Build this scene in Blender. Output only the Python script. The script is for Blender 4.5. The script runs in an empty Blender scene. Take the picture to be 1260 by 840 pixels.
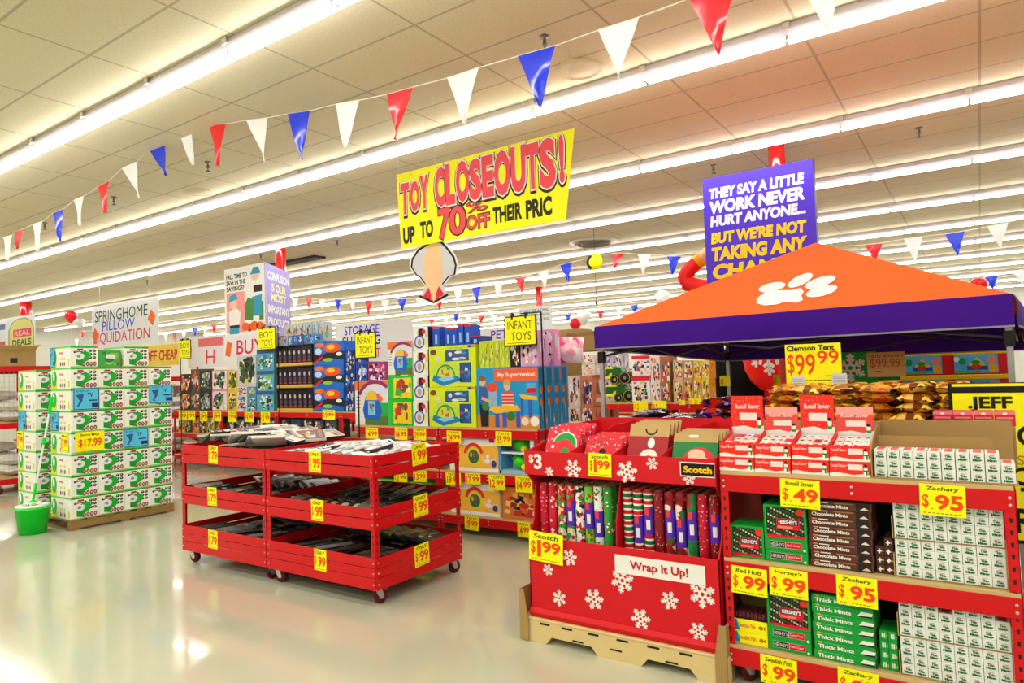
import bpy, math, random
from mathutils import Vector, Matrix
R_ = random.Random
# ---------------------------------------------------------------- camera, world, light, exposure
SC = bpy.context.scene
COL = SC.collection
F_PX = 837.0
EYE = 1.6
def _cam_matrix():
    rx, ry, rz = -0.04566, 0.60148, -0.03322
    a = Matrix.Rotation(rz, 3, 'Z'); b = Matrix.Rotation(rx, 3, 'X'); c = Matrix.Rotation(ry, 3, 'Y')
    return a @ b @ c
M3 = _cam_matrix()                      # world (x, -z, y) -> camera (right, down, forward)
cam_data = bpy.data.cameras.new('camera')
cam = bpy.data.objects.new('camera', cam_data); COL.objects.link(cam)
cam_data.sensor_width = 36.0; cam_data.lens = 36.0 * F_PX / 1260.0
cam_data.clip_start = 0.05; cam_data.clip_end = 200
def _row(i, s=1): return Vector((M3[i][0] * s, M3[i][2] * s, -M3[i][1] * s))
_r, _u, _b = _row(0), _row(1, -1), _row(2, -1)
cam.matrix_world = Matrix(((_r.x, _u.x, _b.x, 0), (_r.y, _u.y, _b.y, 0), (_r.z, _u.z, _b.z, EYE), (0, 0, 0, 1)))
SC.camera = cam
SC.view_settings.view_transform = 'Standard'
SC.view_settings.look = 'None'
SC.view_settings.gamma = 1.0
SC.view_settings.use_curve_mapping = False
SC.view_settings.exposure = 0.2
TUBE_STRENGTH = 17.5
w = bpy.data.worlds.new('World'); SC.world = w; w.use_nodes = True
w.node_tree.nodes['Background'].inputs[0].default_value = (0.9, 0.95, 1.0, 1)
w.node_tree.nodes['Background'].inputs[1].default_value = 0.05
CEIL = 4.35
ROW0, ROWSTEP, NROWS = 3.2, 2.6, 12
XL, XR, YB, YF = -36.0, 8.0, 33.5, -7.0
# unseen lamp rows added behind the camera as front fill
for yy in (0.6, -2.0, -4.6):
    ld = bpy.data.lights.new('rear_fill_light', 'AREA'); ld.shape = 'RECTANGLE'; ld.size = 34; ld.size_y = 0.12
    ld.energy = 34 * 13; ld.color = (1.0, 0.97, 0.9)
    lo = bpy.data.objects.new('rear_fill_light', ld); COL.objects.link(lo); lo.location = (-10, yy, CEIL - 0.13)

def at(px, py, Y):
    """the point at world depth Y that the photograph shows at this pixel"""
    d = Vector(((px - 630) / F_PX, (py - 420) / F_PX, 1.0)); v = M3.transposed() @ d
    v = Vector((v.x, v.z, -v.y)); return Vector((0, 0, EYE)) + v * (Y / v.y)
def atz(px, py, z):
    d = Vector(((px - 630) / F_PX, (py - 420) / F_PX, 1.0)); v = M3.transposed() @ d
    v = Vector((v.x, v.z, -v.y)); return Vector((0, 0, EYE)) + v * ((z - EYE) / v.z)
def atx(px, py, x):
    d = Vector(((px - 630) / F_PX, (py - 420) / F_PX, 1.0)); v = M3.transposed() @ d
    v = Vector((v.x, v.z, -v.y)); return Vector((0, 0, EYE)) + v * (x / v.x)

# ---------------------------------------------------------------- materials
def lin(h):
    h = h.lstrip('#'); o = []
    for i in (0, 2, 4):
        c = int(h[i:i + 2], 16) / 255; o.append(c / 12.92 if c <= 0.04045 else ((c + 0.055) / 1.055) ** 2.4)
    return (*o, 1)
_M = {}
def mat(h, rough=0.5, metal=0.0, coat=0.0, name=None, alpha=None, trans=0.0, vary=0.06):
    k = (h, rough, metal, coat, alpha, trans)
    if k in _M: return _M[k]
    m = bpy.data.materials.new(name or 'paint_' + h.strip('#')); m.use_nodes = True
    nt = m.node_tree; b = nt.nodes['Principled BSDF']
    col = lin(h)
    b.inputs['Base Color'].default_value = col
    b.inputs['Roughness'].default_value = rough
    b.inputs['Metallic'].default_value = metal
    b.inputs['Specular IOR Level'].default_value = 0.28
    if coat: b.inputs['Coat Weight'].default_value = coat; b.inputs['Coat Roughness'].default_value = 0.08
    if alpha is not None: b.inputs['Alpha'].default_value = alpha
    if trans: b.inputs['Transmission Weight'].default_value = trans
    # a faint blotchy wear of the colour
    n = nt.nodes.new('ShaderNodeTexNoise'); n.inputs['Scale'].default_value = 9; n.inputs['Detail'].default_value = 3
    tc = nt.nodes.new('ShaderNodeTexCoord'); nt.links.new(tc.outputs['Object'], n.inputs['Vector'])
    mx = nt.nodes.new('ShaderNodeMix'); mx.data_type = 'RGBA'
    mx.inputs['A'].default_value = col; mx.inputs['B'].default_value = tuple(c * (1 - vary * 2) for c in col[:3]) + (1,)
    nt.links.new(n.outputs['Fac'], mx.inputs['Factor']); nt.links.new(mx.outputs['Result'], b.inputs['Base Color'])
    _M[k] = m; return m
def node_mat(name, rough=0.5):
    m = bpy.data.materials.new(name); m.use_nodes = True
    b = m.node_tree.nodes['Principled BSDF']; b.inputs['Roughness'].default_value = rough; b.inputs['Specular IOR Level'].default_value = 0.3
    return m, m.node_tree, b
def dots_mat(name, base, dot, scale=40, thr=0.3, dot2=None, rough=0.4):
    """paper with round dots in one or two colours"""
    m, nt, b = node_mat(name, rough)
    tc = nt.nodes.new('ShaderNodeTexCoord'); v = nt.nodes.new('ShaderNodeTexVoronoi'); v.inputs['Scale'].default_value = scale
    nt.links.new(tc.outputs['Object'], v.inputs['Vector'])
    lt = nt.nodes.new('ShaderNodeMath'); lt.operation = 'LESS_THAN'; lt.inputs[1].default_value = thr
    nt.links.new(v.outputs['Distance'], lt.inputs[0])
    mx = nt.nodes.new('ShaderNodeMix'); mx.data_type = 'RGBA'; mx.inputs['A'].default_value = lin(base); mx.inputs['B'].default_value = lin(dot)
    nt.links.new(lt.outputs[0], mx.inputs['Factor'])
    if dot2:
        sp = nt.nodes.new('ShaderNodeSeparateColor'); nt.links.new(v.outputs['Color'], sp.inputs[0])
        g = nt.nodes.new('ShaderNodeMath'); g.operation = 'GREATER_THAN'; g.inputs[1].default_value = 0.5; nt.links.new(sp.outputs[0], g.inputs[0])
        m2 = nt.nodes.new('ShaderNodeMix'); m2.data_type = 'RGBA'; m2.inputs['A'].default_value = lin(dot); m2.inputs['B'].default_value = lin(dot2)
        nt.links.new(g.outputs[0], m2.inputs['Factor']); nt.links.new(m2.outputs['Result'], mx.inputs['B'])
    nt.links.new(mx.outputs['Result'], b.inputs['Base Color']); return m
def cells_mat(name, cols, scale=30, rough=0.35):
    """busy printed wrap: random coloured cells"""
    m, nt, b = node_mat(name, rough)
    tc = nt.nodes.new('ShaderNodeTexCoord'); v = nt.nodes.new('ShaderNodeTexVoronoi'); v.inputs['Scale'].default_value = scale
    nt.links.new(tc.outputs['Object'], v.inputs['Vector'])
    sp = nt.nodes.new('ShaderNodeSeparateColor'); nt.links.new(v.outputs['Color'], sp.inputs[0])
    r = nt.nodes.new('ShaderNodeValToRGB'); r.color_ramp.interpolation = 'CONSTANT'
    e = r.color_ramp.elements
    while len(e) < len(cols): e.new(0.5)
    for i, c in enumerate(cols): e[i].position = i / len(cols); e[i].color = lin(c)
    nt.links.new(sp.outputs[0], r.inputs[0]); nt.links.new(r.outputs[0], b.inputs['Base Color']); return m
def stripes_mat(name, cols, scale=20, axis=(0, 0, 1), rough=0.35):
    m, nt, b = node_mat(name, rough)
    tc = nt.nodes.new('ShaderNodeTexCoord'); d = nt.nodes.new('ShaderNodeVectorMath'); d.operation = 'DOT_PRODUCT'
    d.inputs[1].default_value = tuple(a * scale for a in axis); nt.links.new(tc.outputs['Object'], d.inputs[0])
    fr = nt.nodes.new('ShaderNodeMath'); fr.operation = 'FRACT'; nt.links.new(d.outputs['Value'], fr.inputs[0])
    r = nt.nodes.new('ShaderNodeValToRGB'); r.color_ramp.interpolation = 'CONSTANT'; e = r.color_ramp.elements
    while len(e) < len(cols): e.new(0.5)
    for i, c in enumerate(cols): e[i].position = i / len(cols); e[i].color = lin(c)
    nt.links.new(fr.outputs[0], r.inputs[0]); nt.links.new(r.outputs[0], b.inputs['Base Color']); return m
def emit_mat(name, col, s):
    m = bpy.data.materials.new(name); m.use_nodes = True; nt = m.node_tree
    b = nt.nodes['Principled BSDF']; b.inputs['Base Color'].default_value = (*col, 1)
    b.inputs['Emission Color'].default_value = (*col, 1); b.inputs['Emission Strength'].default_value = s; return m

RED = mat('#cd000c', 0.4, coat=0.1, name='red_enamel', vary=0.03)
REDCARD = mat('#d00f1c', 0.5, name='red_card', vary=0.03)
MAROON = mat('#5a0a14', 0.6)
WHITE = mat('#f0efea', 0.5); CREAM = mat('#e9e4cf', 0.6)
YEL = mat('#f7f200', 0.5, name='yellow_card', vary=0.02)
BLACK = mat('#0c0c0c', 0.5); DARK = mat('#1d1a1c', 0.5); GREY = mat('#8d8f92', 0.4); STEEL = mat('#c9cbcc', 0.3, metal=0.8)
INK = mat('#15150f', 0.6); ORINK = mat('#f04a08', 0.5); REDINK = mat('#c8102a', 0.5); BLUEINK = mat('#2a2fd0', 0.5)
KRAFT = mat('#a98852', 0.75, name='kraft_card'); KRAFTL = mat('#c2a468', 0.75); BOARD = mat('#c8ad74', 0.7, name='particle_board')
PALLETC = mat('#dcc489', 0.7, name='pale_pallet'); WOOD = mat('#9b7a45', 0.8, name='pallet_wood', vary=0.2)
PURPLE = mat('#4a2fd0', 0.5); TENTP = mat('#3b008c', 0.85, name='purple_canopy_cloth', vary=0.04); TENTO = mat('#f15c00', 0.8, name='orange_canopy_cloth', vary=0.03)
BLUE = mat('#0d3fe0', 0.3); PRED = mat('#e0102a', 0.3); GREEN = mat('#12a038', 0.45); DGREEN = mat('#0c6a2c', 0.45); BROWN = mat('#4d2a20', 0.45)
SKYB = mat('#1597d6', 0.4); PINK = mat('#f49ac8', 0.4); LIME = mat('#d6ea10', 0.4); ORANGE = mat('#f2771a', 0.4); CYAN = mat('#55c3e8', 0.5)

# ---------------------------------------------------------------- mesh building
class Fr:
    """a flat frame on a surface: origin, u to the reader's right, v up, n towards the reader"""
    def __init__(s, o, u=(1, 0, 0), v=(0, 0, 1)):
        s.o = Vector(o); s.u = Vector(u).normalized(); s.v = Vector(v).normalized(); s.n = s.u.cross(s.v)
    def p(s, a, b, c=0.0): return s.o + s.u * a + s.v * b + s.n * c
def front(x=0, y=0, z=0): return Fr((x, y, z))
def side(x=0, y=0, z=0): return Fr((x, y, z), (0, 1, 0), (0, 0, 1))
def top(x=0, y=0, z=0): return Fr((x, y, z), (1, 0, 0), (0, 1, 0))
_T = {}
def text_mesh(s, bold, slant):
    k = (s, bold, slant)
    if k not in _T:
        cu = bpy.data.curves.new('lettering', 'FONT'); cu.body = s; cu.offset = bold; cu.shear = slant; cu.resolution_u = 3
        cu.fill_mode = 'FRONT' if hasattr(cu, 'fill_mode') else cu.fill_mode
        cu.dimensions = '2D'
        ob = bpy.data.objects.new('lettering', cu)
        me = bpy.data.meshes.new_from_object(ob)
        vs = [(v.co.x, v.co.y) for v in me.vertices]; fs = [tuple(p.vertices) for p in me.polygons]
        bpy.data.objects.remove(ob); bpy.data.curves.remove(cu); bpy.data.meshes.remove(me)
        if vs:
            x0 = min(v[0] for v in vs); x1 = max(v[0] for v in vs); y0 = min(v[1] for v in vs); y1 = max(v[1] for v in vs)
        else: x0 = y0 = 0; x1 = y1 = 1
        vs = [((x - x0) / max(x1 - x0, 1e-6), (y - y0) / max(y1 - y0, 1e-6)) for x, y in vs]
        _T[k] = (vs, fs, (x1 - x0) / max(y1 - y0, 1e-6))
    return _T[k]
class MB:
    def __init__(s): s.v = []; s.f = []; s.m = []; s.sm = []; s.mats = []
    def mi(s, m):
        if m not in s.mats: s.mats.append(m)
        return s.mats.index(m)
    def add(s, vs, fs, m, smooth=False):
        k = len(s.v); i = s.mi(m); s.v += [tuple(v) for v in vs]
        for f in fs: s.f.append(tuple(a + k for a in f)); s.m.append(i); s.sm.append(smooth)
        return s
    def box(s, a, b, m, tf=None):
        (x0, y0, z0), (x1, y1, z1) = a, b
        vs = [Vector(p) for p in ((x0, y0, z0), (x1, y0, z0), (x1, y1, z0), (x0, y1, z0), (x0, y0, z1), (x1, y0, z1), (x1, y1, z1), (x0, y1, z1))]
        if tf is not None: vs = [tf @ v for v in vs]
        return s.add(vs, [(0, 3, 2, 1), (4, 5, 6, 7), (0, 1, 5, 4), (1, 2, 6, 5), (2, 3, 7, 6), (3, 0, 4, 7)], m)
    def cbox(s, a, b, m, c=0.003, tf=None):
        """box with chamfered edges"""
        a = Vector(a); b = Vector(b); ce = (a + b) / 2; h = (b - a) / 2; c = min(c, min(h) * 0.5)
        vs = []; ix = {}
        for sx in (-1, 1):
            for sy in (-1, 1):
                for sz in (-1, 1):
                    for ax in range(3):
                        p = [sx * (h.x - c), sy * (h.y - c), sz * (h.z - c)]; p[ax] = (sx, sy, sz)[ax] * h[ax]
                        ix[(sx, sy, sz, ax)] = len(vs); v = ce + Vector(p); vs.append(tf @ v if tf is not None else v)
        fs = []
        for ax in range(3):
            o = [i for i in range(3) if i != ax]
            for sg in (-1, 1):
                q = []
                for (p1, p2) in ((-1, -1), (1, -1), (1, 1), (-1, 1)):
                    k = [0, 0, 0]; k[ax] = sg; k[o[0]] = p1; k[o[1]] = p2; q.append(ix[(*k, ax)])
                fs.append(tuple(q))
            for p1 in (-1, 1):
                for p2 in (-1, 1):
                    e = []
                    for sg in (-1, 1):
                        k = [0, 0, 0]; k[ax] = sg; k[o[0]] = p1; k[o[1]] = p2; e.append((ix[(*k, o[0])], ix[(*k, o[1])]))
                    fs.append((e[0][0], e[0][1], e[1][1], e[1][0]))
        for sx in (-1, 1):
            for sy in (-1, 1):
                for sz in (-1, 1): fs.append((ix[(sx, sy, sz, 0)], ix[(sx, sy, sz, 1)], ix[(sx, sy, sz, 2)]))
        return s.add(vs, fs, m)
    def rect(s, F, x0, y0, x1, y1, m, off=0.0006):
        return s.add([F.p(x0, y0, off), F.p(x1, y0, off), F.p(x1, y1, off), F.p(x0, y1, off)], [(0, 1, 2, 3)], m)
    def poly(s, F, pts, m, off=0.0006):
        return s.add([F.p(x, y, off) for x, y in pts], [tuple(range(len(pts)))], m)
    def ell(s, F, cx, cy, rx, ry, m, off=0.0006, n=14, rot=0.0):
        c, sn = math.cos(rot), math.sin(rot); P = []
        for i in range(n):
            t = 2 * math.pi * i / n; x, y = rx * math.cos(t), ry * math.sin(t); P.append((cx + x * c - y * sn, cy + x * sn + y * c))
        return s.poly(F, P, m, off)
    def ring(s, F, cx, cy, r0, r1, m, off=0.0006, n=20, a0=0, a1=2 * math.pi):
        vs = []; fs = []
        for i in range(n + 1):
            t = a0 + (a1 - a0) * i / n
            vs += [F.p(cx + r0 * math.cos(t), cy + r0 * math.sin(t), off), F.p(cx + r1 * math.cos(t), cy + r1 * math.sin(t), off)]
            if i: fs.append((2 * i - 2, 2 * i - 1, 2 * i + 1, 2 * i))
        return s.add(vs, fs, m)
    def bar(s, F, x0, y0, x1, y1, w, m, off=0.0006):
        d = Vector((x1 - x0, y1 - y0)); d.normalize(); q = Vector((-d.y, d.x)) * w / 2
        return s.poly(F, [(x0 + q.x, y0 + q.y), (x0 - q.x, y0 - q.y), (x1 - q.x, y1 - q.y), (x1 + q.x, y1 + q.y)], m, off)
    def flake(s, F, cx, cy, r, m, off=0.0008, rot=0.0):
        w = r * 0.15
        for k in range(6):
            a = rot + k * math.pi / 3; dx, dy = math.cos(a), math.sin(a)
            s.bar(F, cx + dx * r * .22, cy + dy * r * .22, cx + dx * r, cy + dy * r, w, m, off)
            for t, l in ((0.42, 0.30), (0.68, 0.28)):
                for sg in (-1, 1):
                    b = a + sg * math.radians(52)
                    s.bar(F, cx + dx * r * t, cy + dy * r * t, cx + dx * r * t + math.cos(b) * r * l, cy + dy * r * t + math.sin(b) * r * l, w, m, off + 0.0001)
        s.ring(F, cx, cy, r * .15, r * .32, m, off + 0.0002, 12)
        return s
    def text(s, F, t, x, y, w, h, m, off=0.0012, bold=0.0, slant=0.0, fit=True, warp=None):
        vs, fs, asp = text_mesh(t, bold, slant)
        if not fit: w = h * asp
        if warp: P = [F.p(*warp(a, b), off) for a, b in vs]
        else: P = [F.p(x + a * w, y + b * h, off) for a, b in vs]
        return s.add(P, fs, m)
    def prism(s, F, pts, d, m, back=0.0):
        """outline pts in frame F, extruded from -back to d along its normal"""
        n = len(pts); vs = [F.p(x, y, d) for x, y in pts] + [F.p(x, y, -back) for x, y in pts]
        return s.add(vs, [tuple(range(n)), tuple(range(2 * n - 1, n - 1, -1))] + [(i, i + n, (i + 1) % n + n, (i + 1) % n) for i in range(n)], m)
    def tube(s, pts, r, m, n=8, cap=True, smooth=True):
        pts = [Vector(p) for p in pts]; vs = []; fs = []; N = len(pts)
        rr = r if isinstance(r, (list, tuple)) else [r] * N
        ref = None
        for i, p in enumerate(pts):
            d = (pts[min(i + 1, N - 1)] - pts[max(i - 1, 0)]).normalized()
            if ref is None: ref = d.orthogonal().normalized()
            a = (ref - d * ref.dot(d)).normalized(); b = d.cross(a); ref = a
            for k in range(n):
                t = 2 * math.pi * k / n; vs.append(p + (a * math.cos(t) + b * math.sin(t)) * rr[i])
        for i in range(N - 1):
            for k in range(n): fs.append((i * n + k, i * n + (k + 1) % n, (i + 1) * n + (k + 1) % n, (i + 1) * n + k))
        s.add(vs, fs, m, smooth)
        if cap: s.add([vs[k] for k in range(n)], [tuple(range(n - 1, -1, -1))], m); s.add([vs[(N - 1) * n + k] for k in range(n)], [tuple(range(n))], m)
        return s
    def lathe(s, prof, m, n=20, o=(0, 0, 0), axis='z', smooth=True):
        vs = []; fs = []
        for r, z in prof:
            for k in range(n):
                t = 2 * math.pi * k / n; c, q = r * math.cos(t), r * math.sin(t)
                p = {'z': (c, q, z), 'y': (c, z, q), 'x': (z, c, q)}[axis]; vs.append((p[0] + o[0], p[1] + o[1], p[2] + o[2]))
        for i in range(len(prof) - 1):
            for k in range(n): fs.append((i * n + k, i * n + (k + 1) % n, (i + 1) * n + (k + 1) % n, (i + 1) * n + k))
        return s.add(vs, fs, m, smooth)
    def ball(s, c, r, m, n=16, sc=(1, 1, 1)):
        pr = [(max(r * math.sin(math.pi * i / 10), 1e-4), -r * math.cos(math.pi * i / 10)) for i in range(11)]
        k = len(s.v); s.lathe(pr, m, n)
        for i in range(k, len(s.v)): v = s.v[i]; s.v[i] = (v[0] * sc[0] + c[0], v[1] * sc[1] + c[1], v[2] * sc[2] + c[2])
        return s
    def move(s, tf, k=0):
        for i in range(k, len(s.v)): s.v[i] = tuple(tf @ Vector(s.v[i]))
        return s
    def build(s, name, parent=None, loc=None, label=None):
        me = bpy.data.meshes.new(name); me.from_pydata(s.v, [], s.f)
        for m in s.mats: me.materials.append(m)
        me.polygons.foreach_set('material_index', s.m); me.polygons.foreach_set('use_smooth', s.sm); me.update()
        o = bpy.data.objects.new(name, me); COL.objects.link(o)
        if parent: o.parent = parent
        if loc is not None: o.location = loc
        if label: o['label'] = label
        return o
def tag_(o, label, cat, group=None, kind=None):
    if label: o['label'] = label
    if cat: o['category'] = cat
    if group: o['group'] = group
    if kind: o['kind'] = kind
    return o
def thing(name, label, cat, loc=(0, 0, 0), rz=0.0, group=None):
    o = bpy.data.objects.new(name, None); COL.objects.link(o); o.location = loc; o.rotation_euler = (0, 0, rz); o.empty_display_size = 0.1
    return tag_(o, label, cat, group)
def solo(mb, name, label, cat, loc=(0, 0, 0), rot=(0, 0, 0), group=None):
    o = mb.build(name); o.location = loc; o.rotation_euler = rot; return tag_(o, label, cat, group)
def dup(o, loc, rot=None, label=None, group=None):
    c = o.copy(); COL.objects.link(c); c.location = loc
    if rot is not None: c.rotation_euler = rot
    if label: c['label'] = label
    if group: c['group'] = group
    for ch in o.children:
        d = ch.copy(); COL.objects.link(d); d.parent = c
        for g in ch.children: e = g.copy(); COL.objects.link(e); e.parent = d
    return c
def struct(mb, name):
    o = mb.build(name); o['kind'] = 'structure'; return o
ORD = 'zeroth first second third fourth fifth sixth seventh eighth ninth tenth eleventh twelfth thirteenth fourteenth fifteenth sixteenth seventeenth eighteenth nineteenth twentieth'.split()

# ---------------------------------------------------------------- the room
fm, nt, b = node_mat('polished_floor', 0.13)
tc = nt.nodes.new('ShaderNodeTexCoord'); n = nt.nodes.new('ShaderNodeTexNoise'); n.inputs['Scale'].default_value = 0.7; n.inputs['Detail'].default_value = 5
nt.links.new(tc.outputs['Object'], n.inputs['Vector'])
rp = nt.nodes.new('ShaderNodeValToRGB'); rp.color_ramp.elements[0].color = lin('#b2b39c'); rp.color_ramp.elements[1].color = lin('#c2c3ac')
nt.links.new(n.outputs['Fac'], rp.inputs[0]); nt.links.new(rp.outputs[0], b.inputs['Base Color'])
b.inputs['Specular IOR Level'].default_value = 0.5; b.inputs['Coat Weight'].default_value = 0.35; b.inputs['Coat Roughness'].default_value = 0.04
n2 = nt.nodes.new('ShaderNodeTexNoise'); n2.inputs['Scale'].default_value = 1.6; nt.links.new(tc.outputs['Object'], n2.inputs['Vector'])
bp = nt.nodes.new('ShaderNodeBump'); bp.inputs['Strength'].default_value = 0.04; bp.inputs['Distance'].default_value = 0.05
nt.links.new(n2.outputs['Fac'], bp.inputs['Height']); nt.links.new(bp.outputs['Normal'], b.inputs['Normal']); nt.links.new(bp.outputs['Normal'], b.inputs['Coat Normal'])
struct(MB().box((XL, YF, -0.1), (XR, YB, 0), fm), 'floor')
cm, nt, b = node_mat('ceiling_tile', 0.85)
tc = nt.nodes.new('ShaderNodeTexCoord'); sp = nt.nodes.new('ShaderNodeSeparateXYZ'); nt.links.new(tc.outputs['Object'], sp.inputs[0])
def grid_line(out, step, shift):
    a = nt.nodes.new('ShaderNodeMath'); a.operation = 'ADD'; a.inputs[1].default_value = shift; nt.links.new(out, a.inputs[0])
    d = nt.nodes.new('ShaderNodeMath'); d.operation = 'DIVIDE'; d.inputs[1].default_value = step; nt.links.new(a.outputs[0], d.inputs[0])
    f = nt.nodes.new('ShaderNodeMath'); f.operation = 'FRACT'; nt.links.new(d.outputs[0], f.inputs[0])
    l = nt.nodes.new('ShaderNodeMath'); l.operation = 'LESS_THAN'; l.inputs[1].default_value = 0.024 / step; nt.links.new(f.outputs[0], l.inputs[0]); return l
g1 = grid_line(sp.outputs[0], 1.22, 100 * 1.22 - 0.13); g2 = grid_line(sp.outputs[1], 0.65, 100 * 0.65 - 0.01)
mxm = nt.nodes.new('ShaderNodeMath'); mxm.operation = 'MAXIMUM'; nt.links.new(g1.outputs[0], mxm.inputs[0]); nt.links.new(g2.outputs[0], mxm.inputs[1])
n = nt.nodes.new('ShaderNodeTexNoise'); n.inputs['Scale'].default_value = 60; n.inputs['Detail'].default_value = 4; nt.links.new(tc.outputs['Object'], n.inputs['Vector'])
rp = nt.nodes.new('ShaderNodeValToRGB'); rp.color_ramp.elements[0].position = 0.3; rp.color_ramp.elements[0].color = lin('#d2c8ab'); rp.color_ramp.elements[1].position = 0.7; rp.color_ramp.elements[1].color = lin('#e0d6b9')
nt.links.new(n.outputs['Fac'], rp.inputs[0])
mx = nt.nodes.new('ShaderNodeMix'); mx.data_type = 'RGBA'; mx.inputs['B'].default_value = lin('#b5ab90')
nt.links.new(mxm.outputs[0], mx.inputs['Factor']); nt.links.new(rp.outputs[0], mx.inputs['A']); nt.links.new(mx.outputs['Result'], b.inputs['Base Color'])
struct(MB().box((XL, YF, CEIL), (XR, YB, CEIL + 0.1), cm), 'ceiling')
WALLM = mat('#dcdad0', 0.7, name='wall_paint')
struct(MB().box((XL - .1, YF, 0), (XL, YB, CEIL), WALLM), 'wall_left')
struct(MB().box((XR, YF, 0), (XR + .1, YB, CEIL), WALLM), 'wall_right')
struct(MB().box((XL, YB, 0), (XR, YB + .1, CEIL), WALLM), 'wall_back')
struct(MB().box((XL, YF - .1, 0), (XR, YF, CEIL), WALLM), 'wall_front')
# ---------------------------------------------------------------- strip lights
TUBE = emit_mat('glowing_tube', (1.0, 0.98, 0.94), TUBE_STRENGTH)
HOUS = mat('#d9d4dc', 0.45, name='strip_housing')
FL = 2.44
def make_strip(row):
    t = thing('strip_light', 'x', 'ceiling light')
    h = MB(); zc = 0.0
    h.prism(Fr((-FL / 2, 0, 0), (0, 1, 0), (0, 0, 1)), [(-0.062, -0.018), (0.062, -0.018), (0.045, -0.07), (0.045, -0.085), (-0.045, -0.085), (-0.045, -0.07)][::-1] if False else [(-0.045, -0.1), (0.045, -0.1), (0.07, -0.055), (0.05, 0), (-0.05, 0), (-0.07, -0.055)], 0, HOUS, back=-FL)
    h.build('housing', t)
    br = MB()
    for x in (-FL / 2 + 0.02, 0.0):
        br.cbox((x - .03, -0.085, -0.06), (x + .03, -0.066, 0.0), STEEL, 0.002); br.cbox((x - .03, 0.066, -0.06), (x + .03, 0.085, 0.0), STEEL, 0.002)
        br.cbox((x - .012, -0.055, -0.135), (x + .012, 0.055, -0.1), STEEL, 0.002)
    br.build('bracket', t)
    for x in (-FL / 2, 0.0):
        for y in (-0.031, 0.031):
            MB().tube([(x + .02, y, -0.117), (x + FL / 2 - .02, y, -0.117)], 0.024, TUBE, 8).build('tube', t)
    return t
proto = None
for r in range(NROWS):
    y = ROW0 + r * ROWSTEP
    rowname = 'ceiling row ' + ORD[r + 1] + ' from the front' if r else 'nearest ceiling row'
    xl = max(XL + 1.3, -3.3 * y - 4); xr = max(0.12 * y + 3.2, 4.0)
    k0 = math.ceil((xl - 0.05) / FL); k1 = math.floor((xr - 0.05) / FL)
    for k in range(k0, k1 + 1):
        loc = (k * FL + 0.05, y, CEIL)
        lb = 'white fluorescent strip fixture in the ' + (ORD[r + 1] + ' ceiling row counted from the front' if r else 'nearest ceiling row')
        gp = 'strip lights in ceiling row ' + ORD[r + 1]
        if proto is None: proto = make_strip(0); proto.location = loc; tag_(proto, lb, None, gp)
        else: dup(proto, loc, None, lb, gp)
# ---------------------------------------------------------------- shared builders
L1, L2, L3 = 1.065, 0.63, 0.2
def post_mb(x, y, z0, z1, fx, fy, holes=True):
    """steel angle post: one leg to fx (+1/-1) along x, one to fy along y, with its row of keyholes"""
    m = MB(); w_, t = 0.042, 0.004
    xa, xb = (x, x + fx * w_) if fx > 0 else (x - w_, x)
    ya, yb = (y, y + fy * w_) if fy > 0 else (y - w_, y)
    yo = y if fy > 0 else y - t; xo = x if fx > 0 else x - t
    m.cbox((xa, yo, z0), (xb, yo + t, z1), RED, 0.001); m.cbox((xo, ya, z0), (xo + t, yb, z1), RED, 0.001)
    if holes:
        F = front((xa + xb) / 2, yo, z0); S = Fr((xo + t if fx < 0 else xo, (ya + yb) / 2, z0), (0, 1, 0) if fx < 0 else (0, -1, 0))
        k = 0.05
        while k < z1 - z0 - 0.03:
            m.poly(F, [(-.007, k + .02), (-.004, k), (.004, k), (.007, k + .02)], DARK, .0005)
            m.poly(S, [(-.007, k + .02), (-.004, k), (.004, k), (.007, k + .02)], DARK, .0005)
            k += 0.05
    return m
def bolts(m, F, pts, r=0.007):
    for x, y in pts: m.lathe([(1e-4, .004), (r * .7, .004), (r, .001), (r, -.001)], STEEL, 8); m.move(Matrix.Translation(F.p(x, y, 0)) @ Matrix((F.u, F.v, F.n)).transposed().to_4x4(), len(m.v) - 32)
    return m
def caster(parent, x, y, yaw=0.4, brake=True):
    tf = Matrix.Translation((x, y, 0)) @ Matrix.Rotation(yaw, 4, 'Z')
    f = MB(); f.cbox((-.035, -.035, .118), (.04, .04, .124), STEEL, .001, tf)
    f.lathe([(.03, .104), (.03, .118)], STEEL, 12); f.move(tf, len(f.v) - 24)
    for sg in (-1, 1):
        F = Fr((0.03, sg * .024, .05), (1, 0, 0), (0, 0, 1)); k = len(f.v)
        f.prism(F, [(-.014, -.012), (.014, -.012), (.016, .008), (0.0, .056), (-.05, .056), (-.04, .03)], .0015, STEEL, .0015); f.move(tf, k)
    if brake: f.cbox((.03, -.016, .09), (.085, .016, .095), STEEL, .002, tf)
    c = f.build('caster', parent)
    k = MB(); k.lathe([(.012, -.018), (.045, -.018), (.05, -.01), (.05, .01), (.045, .018), (.012, .018)], MAROON, 20, axis='y'); k.lathe([(1e-4, -.0205), (.014, -.0205), (.014, .0205), (1e-4, .0205)], STEEL, 10, axis='y')
    k.move(tf @ Matrix.Translation((0.03, 0, .051))); k.build('wheel', c)
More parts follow.
